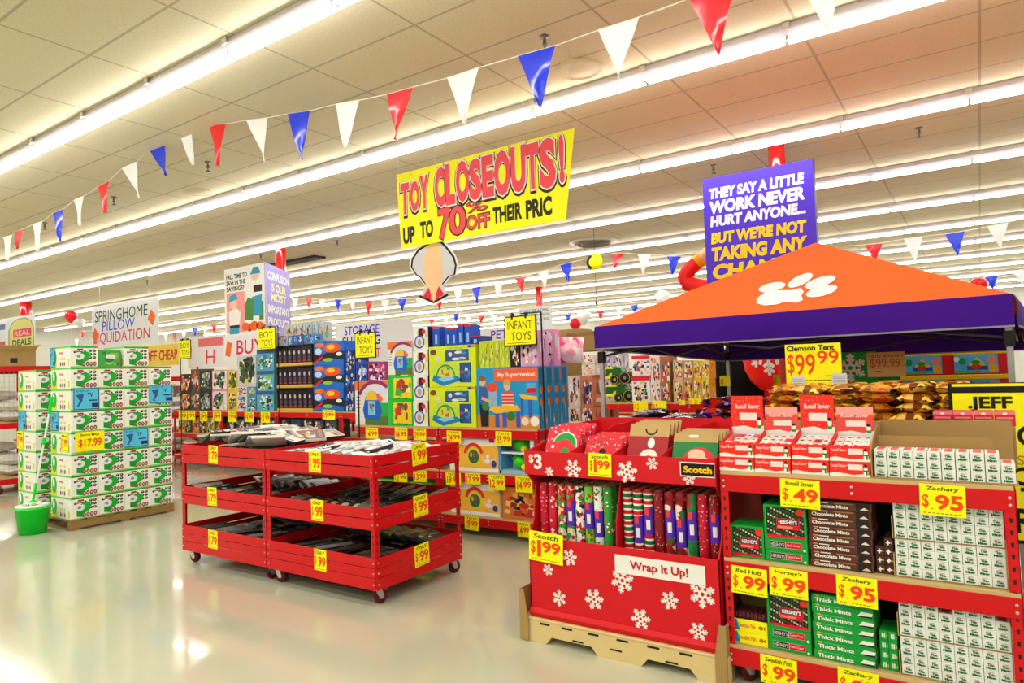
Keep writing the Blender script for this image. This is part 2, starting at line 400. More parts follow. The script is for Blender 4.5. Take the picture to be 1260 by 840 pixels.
def make_rack(x0, y0, wd, dp, label, zb=0.0, levels=(L3, L2, L1), casters=False, tall=None, bh=0.085):
    t = thing('shelving_rack', label, 'rack', (x0, y0, 0)); zt = tall or max(levels) - .012
    for px, fx in ((0, 1), (wd, -1)):
        for py, fy in ((0, 1), (dp, -1)): post_mb(px, py, zb, zt, fx, fy).build('post', t)
    for z in levels:
        f = MB(); f.cbox((.002, -.004, z - .018 - bh), (wd - .002, .006, z - .018), RED, .002)
        bolts(f, front(0, -.004, z - .018), [(.02, -.03), (.02, -.06), (wd - .02, -.03), (wd - .02, -.06), (wd / 2, -.025), (wd / 2, -.055)]); f.build('beam', t)
        MB().cbox((.006, dp - .006, z - .018 - bh), (wd - .006, dp + .004, z - .018), RED, .002).build('beam', t)
        for px in (-.003, wd - .005): MB().cbox((px, .008, z - .018 - bh), (px + .008, dp - .008, z - .018), RED, .002).build('side_beam', t)
        MB().cbox((.005, -.002, z - .0178), (wd - .005, dp, z - .0005), BOARD, .001).build('shelf_board', t)
    if casters:
        for px in (.06, wd - .06):
            for py in (.06, dp - .06): caster(t, px, py, 0.9)
    return t
def price_tag(loc, w_, h_, title, price, label, face='front', tilt=0.0, group=None, foot=True, col=None):
    """a yellow price card hung flat on a beam; loc is its lower middle"""
    m = MB(); m.cbox((-w_ / 2, -.0012, 0), (w_ / 2, 0, h_), col or YEL, .0004); F = front(-w_ / 2, -.0012, 0)
    if title: m.text(F, title, w_ * .14, h_ * .77, w_ * .72, h_ * .16, INK, bold=.012, slant=.12)
    if price:
        body = price; x = .08
        if price[0] == '$': m.text(F, '$', w_ * .06, h_ * .2, w_ * .14, h_ * .48, ORINK, bold=.015); body = price[1:]; x = .25
        big, _, small = body.partition('.')
        if not big: m.ell(F, w_ * (x + .02), h_ * .22, w_ * .018, w_ * .018, ORINK, .0012, 8); m.text(F, small, w_ * (x + .09), h_ * .2, w_ * (.86 - x), h_ * .48, ORINK, bold=.035)
        else:
            wb = (.15 if len(big) == 1 else .34) * (1 if x > .2 else 1.15); m.text(F, big, w_ * x, h_ * .16, w_ * wb * .8, h_ * .56, ORINK, bold=.03)
            if small: m.text(F, small, w_ * (x + wb), h_ * .32, w_ * (.93 - x - wb), h_ * .38, ORINK, bold=.035)
    if foot:
        for i in range(9): m.rect(F, w_ * (.08 + .095 * i), h_ * .07, w_ * (.145 + .095 * i), h_ * .09, INK)
    rz = {'front': 0, 'side': math.pi / 2}[face]
    o = m.build('price_tag'); o.matrix_world = Matrix.Translation(loc) @ Matrix.Rotation(rz, 4, 'Z') @ Matrix.Rotation(tilt, 4, 'Y'); return tag_(o, label, 'price tag', group)
def tag_px(px0, py0, px1, py1, Y, title, price, label, tilt=0.0, group=None, foot=True):
    a = at(px0, py1, Y); b_ = at(px1, py0, Y); return price_tag(((a.x + b_.x) / 2, Y, a.z), abs(b_.x - a.x), abs(b_.z - a.z), title, price, label, 'front', tilt, group, foot)

def art(m, F, x0, y0, x1, y1, pal, n, seed, off=0.0007, big=0.4):
    """printed picture of loose shapes kept inside its rectangle"""
    g = R_(seed); w_, h_ = x1 - x0, y1 - y0
    for i in range(n):
        rx = w_ * g.uniform(.05, big / 2 + .05); ry = h_ * g.uniform(.05, big / 2 + .05)
        cx = g.uniform(x0 + rx, x1 - rx); cy = g.uniform(y0 + ry, y1 - ry); c = mat(pal[g.randrange(len(pal))], .4); o = off + i * .00004
        if g.random() < .6: m.ell(F, cx, cy, rx, ry, c, o, 10)
        else:
            k = g.uniform(-.4, .4) * rx; m.poly(F, [(cx - rx, cy - ry * .7), (cx + rx * .8, cy - ry), (cx + rx * .9 + 0 * k, cy + ry * .8), (cx - rx * .7, cy + ry)], c, o)
    return m
# ---------------------------------------------------------------- red slatted bin carts
CX0, CY0, CW, CD = -5.98, 3.39, 1.215, 0.945
SLATS = [(.974, 1.05), (.892, .966), (.608, .682), (.53, .603), (.268, .338), (.2, .264), (.115, .196)]
DECKS = (.905, .545, .215)
def make_cart(x0, label):
    t = thing('bin_cart', label, 'cart', (x0, CY0, 0)); wd, dp = CW, CD
    for px, fx in ((0, 1), (wd, -1)):
        for py, fy in ((0, 1), (dp, -1)): post_mb(px, py, .125, 1.052, fx, fy).build('post', t)
    for a, b_ in SLATS:
        m = MB().cbox((.001, -.006, a), (wd - .001, -.0005, b_), RED, .0015)
        bolts(m, front(0, -.006, a), [(.018, (b_ - a) * .5), (wd - .018, (b_ - a) * .5)], .006); m.build('slat', t)
        MB().cbox((.001, dp + .0005, a), (wd - .001, dp + .006, b_), RED, .0015).build('slat', t)
        for px in (-.006, wd + .0005):
            m = MB().cbox((px, -.002, a), (px + .0055, dp + .002, b_), RED, .0015)
            if px > 0: bolts(m, side(px + .0055, 0, a), [(.018, (b_ - a) * .5), (dp - .018, (b_ - a) * .5)], .006)
            m.build('side_slat', t)
    for z in DECKS: MB().cbox((.006, .006, z - .02), (wd - .006, dp - .006, z), mat('#7d0a10', .5), .001).build('shelf', t)
    for px in (.06, wd - .06):
        for py in (.06, dp - .06): caster(t, px, py, 1.38 if px > .5 else .15, px > .5)
    return t
make_cart(CX0, 'red slatted bin cart beside the box pallet, heaped with dark flat packs')
make_cart(CX0 + CW + .012, 'red slatted bin cart topped with pale clear packs, standing next to the wrapping paper display')
for cart, px, title, pr, nm in ((0, (.52, .5, .5), 'ONLY', '$.79', 'cart with the dark packs'), (1, (.60, .62, .64), 'ONLY', '$.99', 'cart with the clear packs')):
    for k, z in enumerate((.925, .565, .2)):
        price_tag((CX0 + cart * (CW + .012) + px[k] - (0 if cart else 0.02), CY0 - .0075, z - .02), .135, .155, title, pr, 'yellow %s price card on the long side of %s, %s tier' % (pr[1:], nm, ('top', 'middle', 'bottom')[k]), 'front', (.03, -.02, .02)[k])
for k, z in enumerate((.95, .565, .2)):
    price_tag((CX0 + 2 * CW + .012 + .0075, CY0 + .47, z - .02), .16, .16, 'ONLY', '$.99', 'yellow .99 price card on the narrow end of the cart, %s tier' % ('top', 'middle', 'bottom')[k], 'side', (-.06, -.03, -.06)[k])
# flat packs
PK = []
def make_pack(w_, d_, h_, base, edge, pal, seed, nm, lb):
    m = MB(); m.cbox((-w_ / 2, -d_ / 2, 0), (w_ / 2, d_ / 2, h_), edge, .002); F = top(-w_ / 2, -d_ / 2, h_)
    m.rect(F, .003, .003, w_ - .003, d_ - .003, base); art(m, F, w_ * .04, d_ * .04, w_ * .96, d_ * .8, pal, 7, seed, .0007, .6); m.rect(F, w_ * .1, d_ * .8, w_ * .9, d_ * .92, mat(pal[0], .4))
    if nm == 'clear_pack':
        k0 = len(m.v); m.ball((0, 0, 0), 1, mat('#dfe4e8', .08, coat=.8) if seed % 2 else mat('#b9bcc0', .08, coat=.8), 10, (w_ * .36, d_ * .3, .02)); m.move(Matrix.Translation((0, -d_ * .08, h_)), k0)
    F2 = Fr((-w_ / 2, -d_ / 2, 0)); m.rect(F2, w_ * .1, h_ * .25, w_ * .7, h_ * .75, mat(pal[1], .4))
    return solo(m, nm, lb, 'packet')
g = R_(5)
DARKPAL = (['#8a8f96', '#2b3b66', '#b4522c', '#d9d2c4'], ['#c9c7bd', '#6a1c22', '#e0a030', '#40506b'], ['#e6e2d8', '#3c6e3a', '#202020', '#d04a34'], ['#b3b8c0', '#202a50', '#c8b08a', '#77303a'])
def fill_cart(cart, tier, rows, n, stacks, base, edge, lb, gp, seed, light):
    g = R_(seed); x0 = CX0 + cart * (CW + .012); z = DECKS[tier]; protos = []
    NP = 6 if (cart, tier) == (0, 0) else 3
    for k in range(NP):
        pal = (['#f4f2ee', '#d8d6d0', '#b9b7b2', '#e3a0b5', '#a5c3d8'], ['#ffffff', '#c7c5c3', '#8e8c90', '#dfe4ea', '#cfa070'], ['#ecebe6', '#f0efe9', '#5b5a60', '#e07070', '#cfd7dd'])[k % 3] if light else DARKPAL[(k + tier) % 4]
        protos.append([.19 + .02 * (k % 3), .26, .018 + .003 * (k % 3), pal, None])
    def place(k, loc, rot):
        P = protos[k]
        if P[4] is None:
            bcol = [mat('#e9e8e4', .12, coat=.6), mat('#d9dade', .12, coat=.6), mat('#2a2a2c', .2)][k] if light else ([mat(c, .35) for c in ('#2a2a2e', '#ece8dc', '#a5a29a', '#48505e', '#d8d2c4', '#7a4a38')] if (cart, tier) == (0, 0) else [mat('#2c2a28', .15), mat('#4a423a', .2), mat('#8a857a', .25)])[k]
            P[4] = make_pack(P[0], P[1], P[2], bcol, bcol if light else ([mat(c, .5) for c in ('#b8b6b0', '#d8d4ca', '#1a1a1c', '#c8c4bc', '#2f2f33', '#e8e4da')] if (cart, tier) == (0, 0) else [mat('#101012', .3), mat('#4a4540', .4), mat('#8b8780', .4)])[k], P[3], seed + k, 'clear_pack' if light else 'flat_pack', lb); tag_(P[4], lb, 'packet', gp); P[4].location = loc; P[4].rotation_euler = rot
        else: dup(P[4], loc, rot, lb, gp)
    nx, ny = stacks[0], stacks[1]; hs = {}
    for i in range(nx):
        for j in range(ny):
            c = g.randint(*stacks[2]); zz = z + .0005
            for q in range(c):
                k = g.randrange(NP); cx = .16 + (CW - .32) * i / (nx - 1); cy = .16 + (CD - .32) * j / (ny - 1)
                place(k, (x0 + cx + g.uniform(-.012, .012), CY0 + cy + g.uniform(-.01, .01), zz), (0, 0, g.uniform(-.12, .12) + (math.pi if g.random() < .5 else 0))); zz += protos[k][2] + .001
            hs[(i, j)] = zz
    zb = max(hs.values()) + .002 if nx * ny else z
    for r in range(rows):
        y = CY0 + .17 + (CD - .34) * (r / max(rows - 1, 1)); yaw = g.uniform(-.45, .45); rise = g.choice((-1, -1, 1))
        for q in range(n):
            k = g.randrange(NP); f = q / max(n - 1, 1); x = x0 + .17 + (CW - .34) * f
            a = rise * (math.radians(13 if light else 16) + g.uniform(-.05, .05) * (2.5 if NP == 6 else 1)); hump = (.05 * math.sin(math.pi * f) * math.sin(math.pi * (r + .5) / rows)) if tier == 0 else 0
            place(k, (x, y + g.uniform(-.012, .012), zb + (.035 if light else .05) + hump), (g.uniform(-.06, .06), -a, yaw + g.uniform(-.12, .12) * (4 if NP == 6 else 1)))
fill_cart(0, 0, 4, 11, (4, 3, (4, 6)), None, None, 'dark flat pack heaped in the top bin of the cart beside the box pallet', 'dark packs heaped in the top bin', 21, False)
fill_cart(0, 1, 2, 8, (4, 3, (1, 1)), None, None, 'dark flat pack in the middle bin of the cart beside the box pallet', 'dark packs in the middle bin', 31, False)
fill_cart(0, 2, 2, 8, (4, 3, (1, 1)), None, None, 'dark flat pack in the bottom bin of the cart beside the box pallet', 'dark packs in the bottom bin', 41, False)
fill_cart(1, 0, 4, 9, (5, 3, (1, 2)), None, None, 'pale clear pack in the top bin of the cart near the wrapping paper', 'clear packs in the top bin', 51, True)
fill_cart(1, 1, 2, 8, (4, 3, (1, 1)), None, None, 'dark pack in the middle bin of the cart near the wrapping paper', 'packs in the middle bin of the nearer cart', 61, False)
fill_cart(1, 2, 2, 8, (4, 3, (1, 1)), None, None, 'dark pack in the bottom bin of the cart near the wrapping paper', 'packs in the bottom bin of the nearer cart', 71, False)

# ---------------------------------------------------------------- wrapping paper display on its pallet
WX0, WX1, WY, WD = -2.30, -1.145, 3.46, 0.98
WW = WX1 - WX0
def beam_profile(w_):
    return [(0, 0), (.16, 0), (.20, .045), (.46, .045), (.5, 0), (.76, 0), (.80, .045), (w_ - .20, .045), (w_ - .16, 0), (w_, 0), (w_, .125), (0, .125)]
t = thing('shipping_pallet', 'pale moulded pallet under the red wrapping paper display', 'pallet', (WX0 - .05, WY - .02, 0)); pw = WW + .08
for k, y in enumerate((0.0, .47, .94)):
    m = MB().prism(front(0, y, 0), beam_profile(pw), 0, PALLETC, .05)
    if k == 0:
        for q in (.12, .27, .44, .62, .80, .98): m.rect(front(0, 0, 0), q, .108, q + .07, .12, DARK)
        for q in (.34, .58, .9): m.rect(front(0, 0, 0), q, .05, q + .07, .06, DARK)
    m.build('runner', t)
MB().cbox((0, .0, .1255), (pw, .99, .14), PALLETC, .003).build('deck', t)
t = thing('wrap_display', 'tall red snowflake cardboard display filled with wrapping paper rolls', 'display', (WX0, WY, 0))
ZB, ZF, ZT0, ZT1 = .141, .615, .985, 1.125
m = MB(); m.box((0, 0, ZB + .05), (WW, .008, ZF), REDCARD); m.prism(Fr((0, 0, 0), (0, 1, 0)), [(0, ZB), (.02, ZB), (.008, ZB + .055), (-.004, ZB + .055), (-.016, ZB + .03)], WW, REDCARD)
F = front(0, 0, 0)
for fx, fz, r, ro in ((.13, .43, .036, .2), (.2, .275, .047, .5), (.43, .305, .06, .15), (.61, .435, .07, .35), (.71, .245, .058, .1), (.88, .37, .05, .2), (1.06, .43, .072, .5), (1.03, .235, .05, .1), (.28, .52, .05, .2)): m.flake(F, fx, fz, r, WHITE, .001, ro)
m.box((.57, -.003, .475), (1.08, -.0005, .575), WHITE); m.text(front(0, -.003, 0), 'Wrap It Up!', .66, .492, .33, .06, REDINK, bold=.03)
m.build('front_panel', t)
SIDEP = [(0, ZB), (.96, ZB), (.96, 1.245), (.62, 1.24), (.02, ZT1), (0, ZT1), (.0, ZT0), (.09, .9), (.06, .7), (0, ZF)]
for x in (0, WW - .006): MB().prism(side(x, 0, 0), SIDEP, .006, REDCARD).build('side_panel', t)
MB().box((.007, .955, ZB), (WW - .007, .962, 1.258), REDCARD).build('back_or_shade_panel', t)
MB().box((.007, .01, ZB), (WW - .007, .95, ZB + .012), REDCARD).build('bin_floor', t)
m = MB(); k = 0; m.box((-.004, -.012, ZT0), (WW + .004, -.004, ZT1), REDCARD); F = front(0, -.012, 0)
m.text(F, '$', .03, 1.05, .03, .055, WHITE, bold=.02); m.text(F, '3', .065, 1.02, .055, .09, WHITE, bold=.03)
for fx, fz, r, ro in ((.33, 1.035, .055, 0), (.5, 1.085, .035, .3), (.67, 1.035, .062, .2), (.82, 1.088, .035, .1), (1.02, 1.02, .035, .2), (.17, 1.01, .03, .2)): m.flake(F, fx, fz, r, WHITE, .001, ro)
m.cbox((.975, -.016, 1.03), (1.158, -.0122, 1.105), WHITE, .002); m.box((.981, -.0172, 1.036), (1.157, -.0161, 1.099), BLACK); m.text(front(0, -.0172, 0), 'Scotch', .995, 1.05, .15, .036, mat('#f2c500', .5), bold=.04)
m.build('tray_front', t)
MB().prism(Fr((.007, 0, 0), (0, 1, 0)), [(-.003, ZT0 + .005), (.95, 1.02), (.95, 1.03), (-.003, ZT0 + .015)], WW - .014, REDCARD).build('tray_floor', t)
DIVX = (.29, .57, .85)
for x in DIVX: MB().prism(side(x, 0, 0), [(-.002, ZT0 + .017), (.95, 1.031), (.95, 1.24), (.62, 1.235), (-.002, ZT1 - .004)], .005, REDCARD).build('divider', t)
MB().prism(side(.565, 0, 0), [(.0, ZB + .013), (.95, ZB + .013), (.95, .97), (.12, .97), (.04, .75)], .006, REDCARD).build('divider', t)
for k, x in enumerate((WX0 - .062, WX1 + .002)):
    m = MB(); a = .06
    m.prism(front(x, WY - .03, 0), [(0, .005), (a, .005), (a, .14), (a * .55, .3), (0, .3)] if k == 0 else [(-.035, .005), (.025, .005), (.025, .3), (-.01, .3), (-.035, .14)], .004, KRAFT)
    m.box((x if k == 0 else x + .021, WY - .03, .005), ((x + .004) if k == 0 else x + .025, WY + .09, .3), KRAFT)
    solo(m, 'corner_board', 'folded kraft corner board at the pallet corner %s' % ('facing the floor aisle' if k == 0 else 'against the candy rack'), 'corner board')
price_tag((WX0 + .125, WY - .0155, .475), .235, .175, 'Scotch', '$1.99', 'large yellow 1.99 price card on the lower front of the wrapping paper display', 'front', .04)
price_tag((WX0 + .505, WY - .016, 1.0), .145, .13, 'Scotch', '$1.99', 'small yellow 1.99 price card on the upper tray of the wrapping paper display', 'front', .02)
# rolls
RW = [dots_mat('wrap_red_dots', '#c41230', '#f6dfe0', 55, .22), dots_mat('wrap_red_flowers', '#d01838', '#f4e6e6', 38, .3), cells_mat('wrap_santa', ['#1fa03a', '#d41c2a', '#f2efe6', '#30b040', '#c81624', '#f2c9a0'], 48),
      cells_mat('wrap_santa_white', ['#f3efe8', '#1fa03a', '#d41c2a', '#f3efe8', '#2a2a2a', '#f4f0ea'], 44), dots_mat('wrap_green_balls', '#7fd040', '#1a8a2a', 36, .36, '#d81c2c'), dots_mat('wrap_white_trees', '#e9f4ea', '#25a048', 42, .34, '#d62a36'),
      dots_mat('wrap_green_snow', '#2c9e3a', '#e9f4d9', 46, .3, '#c8222c'), stripes_mat('wrap_candy_stripe', ['#f0eeec', '#c22a3a', '#f0eeec', '#8a8f90'], 14, (.9, 0, .7)), stripes_mat('wrap_banded', ['#cc1420', '#cc1420', '#f2efe8', '#0d7a34', '#0d7a34', '#f2efe8'], 16),
      dots_mat('wrap_dark_red', '#8c1020', '#c0a070', 50, .25), cells_mat('wrap_red_green', ['#9a1420', '#2c6a34', '#b01a26', '#7c0f1a', '#e3d9c8'], 30), cells_mat('wrap_green_white', ['#1d7a3a', '#2a8a44', '#e4dcc8', '#1d7a3a', '#a8202c'], 26)]
LBAND = mat('#5a2fc0', .35); STICK = mat('#f43a22', .4); RIM = mat('#c9b089', .7)
RNAMES = ['red with white dots', 'red with white flowers', 'busy red and green santa print', 'white santa print', 'light green with coloured balls', 'white with green trees', 'green with snow dots', 'white with red candy stripes', 'red and green bands', 'dark red with gold dots', 'dark red and green blocks', 'green and cream blocks']
FRONTROW = [0, 1, 2, 2, 3, 4, 5, 6, 7, 8, 8, 8, 9, 10, 10, 11, 0, 9]
rolls = {}
def roll(kind, band, loc, label, group):
    key = (kind, band)
    if key not in rolls:
        t = thing('wrapping_roll', label, 'wrapping paper', loc, 0, group)
        m = MB(); m.lathe([(.018, .755), (.018, .762), (.0265, .762), (.0275, .758), (.0275, .002), (.026, 0), (1e-4, 0)], RW[kind], 14); m.build('paper', t)
        MB().lathe([(.0135, .66), (.0135, .764), (.0182, .764), (.0182, .66)], RIM, 12).build('core', t)
        if band:
            m = MB(); z = .42 + .05 * band; m.lathe([(.0281, z), (.0281, z + .15)], LBAND, 14)
            for (za, zb_, mt, a0) in ((z + .11, z + .15, STICK, -2.0), (z + .03, z + .085, WHITE, -1.75)):
                vs = []; fs = []
                for i in range(5):
                    a = a0 + i * .2; vs += [(.0286 * math.cos(a), .0286 * math.sin(a), za), (.0286 * math.cos(a), .0286 * math.sin(a), zb_)]
                    if i: fs.append((2 * i - 2, 2 * i, 2 * i + 1, 2 * i - 1))
                m.add(vs, fs, mt)
            m.build('label_band', t)
        rolls[key] = t; return t
    return dup(rolls[key], loc, None, label, group)
g = R_(8)
for row in range(4):
    for k in range(18):
        x = .05 + k * (WW - .1) / 17
        if .545 < x < .6: x = .538 if x < .57 else .602
        kd = FRONTROW[k] if row == 0 else FRONTROW[(k + row * 0) % 18]
        x2 = x + (.0 if row % 2 == 0 else .0)
        if abs(x2 - .568) < .032: continue
        lb = 'wrapping paper roll, %s, %s from aisle end, %s row' % (RNAMES[kd], ORD[k + 1], ('front', 'second', 'third', 'fourth')[row])
        roll(kd, (1 + (k % 2) if k in (3, 5, 6, 8, 10, 11, 13, 14, 15, 17) else 0) if row == 0 else 0, (WX0 + x2, WY + .115 + row * .066, ZB + .0125 + g.uniform(0, .006)), lb, 'wrapping paper rolls in the red display')
# gift bags in the tray
def gift_bag(loc, w_, h_, kind, label, group):
    m = MB(); tilt = Matrix.Translation(loc) @ Matrix.Rotation(-.42, 4, 'X')
    base = [dots_mat('bag_red_dots', '#dc2038', '#ffffff', 45, .2), dots_mat('bag_red_snow', '#d81a2c', '#ffffff', 60, .2), mat('#a51420', .35), mat('#0f8038', .35)][kind]
    m.cbox((0, 0, 0), (w_, .012, h_), base, .002); F = front(0, 0, 0)
    if kind == 0:
        m.ell(F, w_ * .56, h_ * .56, w_ * .38, h_ * .34, WHITE, .001); m.ell(F, w_ * .56, h_ * .56, w_ * .35, h_ * .31, GREEN, .0012); m.ell(F, w_ * .56, h_ * .52, w_ * .24, h_ * .2, PRED, .0014); m.ell(F, w_ * .26, h_ * .48, w_ * .17, h_ * .16, PRED, .0016); m.ell(F, w_ * .8, h_ * .46, w_ * .13, h_ * .13, PRED, .0016); m.ell(F, w_ * .6, h_ * .42, w_ * .12, h_ * .1, GREEN, .0018); m.ell(F, w_ * .22, h_ * .53, w_ * .05, h_ * .04, WHITE, .0018)
    elif kind == 1:
        m.poly(F, [(w_ * .05, h_ * .2), (w_ * .5, h_ * .62), (w_ * .6, h_ * .5), (w_ * .2, h_ * .12)], BLACK, .001); m.ell(F, w_ * .5, h_ * .58, w_ * .1, h_ * .09, BLACK, .0011); m.rect(F, w_ * .2, 0.01, w_ * .9, h_ * .3, WHITE, .0013); m.text(F, 'HO HO', w_ * .5, h_ * .1, w_ * .3, h_ * .1, REDINK, .002)
    elif kind == 2:
        m.rect(F, 0, h_ * .75, w_, h_, KRAFTL, .001); m.ell(F, w_ * .55, h_ * .32, w_ * .24, h_ * .18, WHITE, .001); m.ell(F, w_ * .58, h_ * .62, w_ * .09, h_ * .1, WHITE, .001); m.ell(F, w_ * .55, h_ * .28, w_ * .12, h_ * .1, PRED, .0012); m.ring(F, w_ * .55, h_ * .9, w_ * .12, w_ * .16, DARK, .0012, 10, math.pi, 2 * math.pi); m.ell(F, w_ * .2, h_ * .15, w_ * .1, h_ * .08, KRAFTL, .0011)
    else:
        m.rect(F, 0, h_ * .8, w_, h_, KRAFTL, .001); m.ell(F, w_ * .6, h_ * .38, w_ * .35, h_ * .3, PRED, .001); m.ell(F, w_ * .7, h_ * .3, w_ * .25, h_ * .16, WHITE, .0012); m.ell(F, w_ * .55, h_ * .5, w_ * .2, h_ * .14, mat('#f0c8a8', .5), .0013); m.rect(F, w_ * .35, h_ * .9, w_ * .55, h_ * .96, WHITE, .0012)
    m.move(tilt); return solo(m, 'gift_bag', label, 'gift bag', group=group)
BG = ('red polka dot gift bag with a wreath picture', 'red snow-dotted gift bag with a white card', 'red and kraft gift bag with a santa picture', 'green and kraft gift bag with a red picture')
for comp, (xa, wd) in enumerate(((.045, .235), (.325, .235), (.60, .24), (.87, .25))):
    for q in range(4):
        gift_bag((WX0 + xa, WY + .1 + q * .06, ZT0 + .02 + q * .004), wd, (.27, .215, .3, .25)[comp], comp, '%s, %s from the front of its bay' % (BG[comp], ORD[q + 1]), 'gift bags in the display tray')
# ---------------------------------------------------------------- candy rack
KX, KY, KW, KD = -1.13, 3.48, 1.22, 0.93
make_rack(KX, KY, KW, KD, 'red rolling rack of candy boxes beside the wrapping paper display', zb=.115, casters=True)
_rk = [o for o in bpy.data.objects if o.name.startswith('shelving_rack')][-1]
MB().cbox((.045, .6, .205), (KW - .045, .606, L1 - .12), DARK, .001).build('back_or_shade_panel', _rk)  # dark sheet added so the gaps behind the boxes stay black

E_ = .0008
def mint_carton(loc, label, group, P={}):
    w_, d_, h_ = .0495, .145, .0405
    if 'p' not in P:
        m = MB().cbox((0, 0, 0), (w_, d_, h_), mat('#e6ebe6', .45), .0012); F = front()
        m.text(F, 'Thin', w_ * .26, h_ * .42, w_ * .48, h_ * .26, DGREEN, bold=.05); m.text(F, 'Mints', w_ * .17, h_ * .12, w_ * .66, h_ * .26, DGREEN, bold=.06); m.text(F, 'ZACHARY', w_ * .32, h_ * .72, w_ * .36, h_ * .1, REDINK, bold=.02)
        m.rect(top(0, 0, h_), .01, .01, w_ - .01, d_ - .012, mat('#e4574e', .5))
        P['p'] = solo(m, 'mint_carton', label, 'mint carton', loc, group=group); return
    dup(P['p'], loc, None, label, group)
PW, PH = .0507, .0411
g = R_(3)
# upper tray: kraft tray, ten columns
TX = KX + .705; TZ = L1 + E_
t = thing('carton_tray', 'open kraft cardboard tray of white mint cartons on top of the candy rack', 'cardboard tray', (TX - .012, KY + .015, TZ))
MB().cbox((0, 0, 0), (.542, .42, .004), KRAFT, .001).build('tray_floor', t); MB().cbox((0, .42, 0), (.542, .424, .235), KRAFT, .001).build('back_wall', t)
MB().prism(side(0, 0, 0), [(0, .0), (.42, 0), (.42, .225), (.25, .21), (.06, .16), (0, .12)], .004, KRAFT).build('side_wall', t)
MB().prism(Fr((.011, .2, .0), (1, 0, 0)), [(0, .0045), (.45, .0045), (.45, .16), (.43, .175), (0, .175)], .003, KRAFT).build('inner_flap', t)
for c in range(10):
    rows = 3 if c < 9 else 2
    for r in range(rows):
        s = 'white mint carton in the top tray, %s from the snowman boxes, %s up' % (ORD[c + 1], ORD[r + 1])
        mint_carton((TX + c * .0524, KY + .03 + (.01 if c < 3 else 0) + g.uniform(0, .003), TZ + .0045 + r * PH), s, 'mint cartons in the top tray')
# two blocks of eight columns on the lower shelves
def mint_block(z, nm, skip):
    for tier in range(2):
        zz = z + E_ + tier * (4 * PH + .004)
        t = thing('carton_tray', 'shallow kraft tray under the %s four rows of white mint cartons on the %s shelf' % (('lower', 'upper')[tier], nm), 'cardboard tray', (KX + .765, KY + .03, zz))
        m = MB().cbox((0, 0, 0), (8 * PW + .012, .16, .003), KRAFT, .0008).build('tray_floor', t); MB().cbox((-.004, 0, 0), (0, .16, .1), KRAFTL, .0008).build('side_wall', t)
        for c in range(8):
            for r in range(4):
                if (tier, c, r) in skip: continue
                mint_carton((KX + .769 + c * PW + g.uniform(0, .0008), KY + .034 + g.uniform(0, .003), zz + .0034 + r * PH), 'white mint carton on the %s shelf, %s column, %s row up' % (nm, ORD[c + 1], ORD[tier * 4 + r + 1]), 'mint cartons on the %s shelf' % nm)
mint_block(L2, 'middle', set()); mint_block(L3, 'bottom', {(1, 3, 3), (1, 7, 3)})
def stack_box(loc, w_, d_, h_, base, deco, nm, label, cat, group=None, cache={}):
    k = (nm, w_, h_)
    if group and k in cache: return dup(cache[k], loc, None, label, group)
    m = MB().cbox((0, 0, 0), (w_, d_, h_), base, .0015); deco(m, w_, d_, h_); o = solo(m, nm, label, cat, loc, group=group); cache[k] = o; return o
CHB = mat('#5b3128', .4); CHL = mat('#7c5340', .4)
def deco_choc(m, w_, d_, h_):
    F = front(); m.text(F, 'Chocolate Mints', w_ * .06, h_ * .2, w_ * .58, h_ * .42, WHITE, bold=.03); m.rect(F, w_ * .06, h_ * .74, w_ * .14, h_ * .88, ORANGE); m.rect(F, w_ * .16, h_ * .74, w_ * .32, h_ * .84, WHITE)
    m.rect(F, w_ * .42, h_ * .72, w_ * .72, h_ * .86, mat('#a07038', .4)); m.rect(F, w_ * .76, h_ * .05, w_ * .97, h_ * .95, DARK); m.poly(F, [(w_ * .82, h_ * .2), (w_ * .96, h_ * .2), (w_ * .89, h_ * .52)], mat('#e8d4bc', .5), .001)
def deco_thick(m, w_, d_, h_):
    F = front(); m.text(F, 'Thick Mints', w_ * .06, h_ * .2, w_ * .58, h_ * .42, WHITE, bold=.03); m.ell(F, w_ * .1, h_ * .82, w_ * .04, h_ * .1, mat('#d8a040', .4)); m.rect(F, w_ * .16, h_ * .76, w_ * .5, h_ * .84, mat('#59c070', .4))
    m.poly(F, [(w_ * .74, h_ * .3), (w_ * .96, h_ * .3), (w_ * .98, h_ * .7), (w_ * .8, h_ * .75)], WHITE, .001); m.poly(F, [(w_ * .76, h_ * .2), (w_ * .97, h_ * .15), (w_ * .97, h_ * .36), (w_ * .76, h_ * .33)], DARK, .0011)
    m.rect(front(0, 0, 0), w_ * .985, 0, w_, h_, DARK)
for k in range(8):
    z = L2 + E_ + k * .0392; stack_box((KX + .41 + (.004 if k % 3 == 1 else 0), KY + .03, z), .27, .18, .0385, CHB, deco_choc, 'chocolate_mint_box', 'flat brown chocolate mint box, %s up in the stack on the middle shelf' % ORD[k + 1], 'candy box', 'brown chocolate mint boxes')
for k in range(7):
    z = L3 + E_ + k * .0432; stack_box((KX + .405 + (.004 if k % 3 == 1 else 0), KY + .03, z), .265, .18, .0425, GREEN, deco_thick, 'thick_mint_box', 'flat green thick mints box, %s up in the stack on the bottom shelf' % ORD[k + 1], 'candy box', 'green thick mint boxes')
def deco_flower(m, w_, d_, h_):
    F = front(); m.ell(F, w_ * .45, h_ * .5, w_ * .1, h_ * .3, WHITE); m.ell(F, w_ * .45, h_ * .5, w_ * .28, h_ * .09, WHITE, .0007); m.ell(F, w_ * .45, h_ * .5, w_ * .22, h_ * .09, WHITE, .0008, rot=.9); m.ell(F, w_ * .85, h_ * .5, w_ * .06, h_ * .1, mat('#e8b07a', .4))
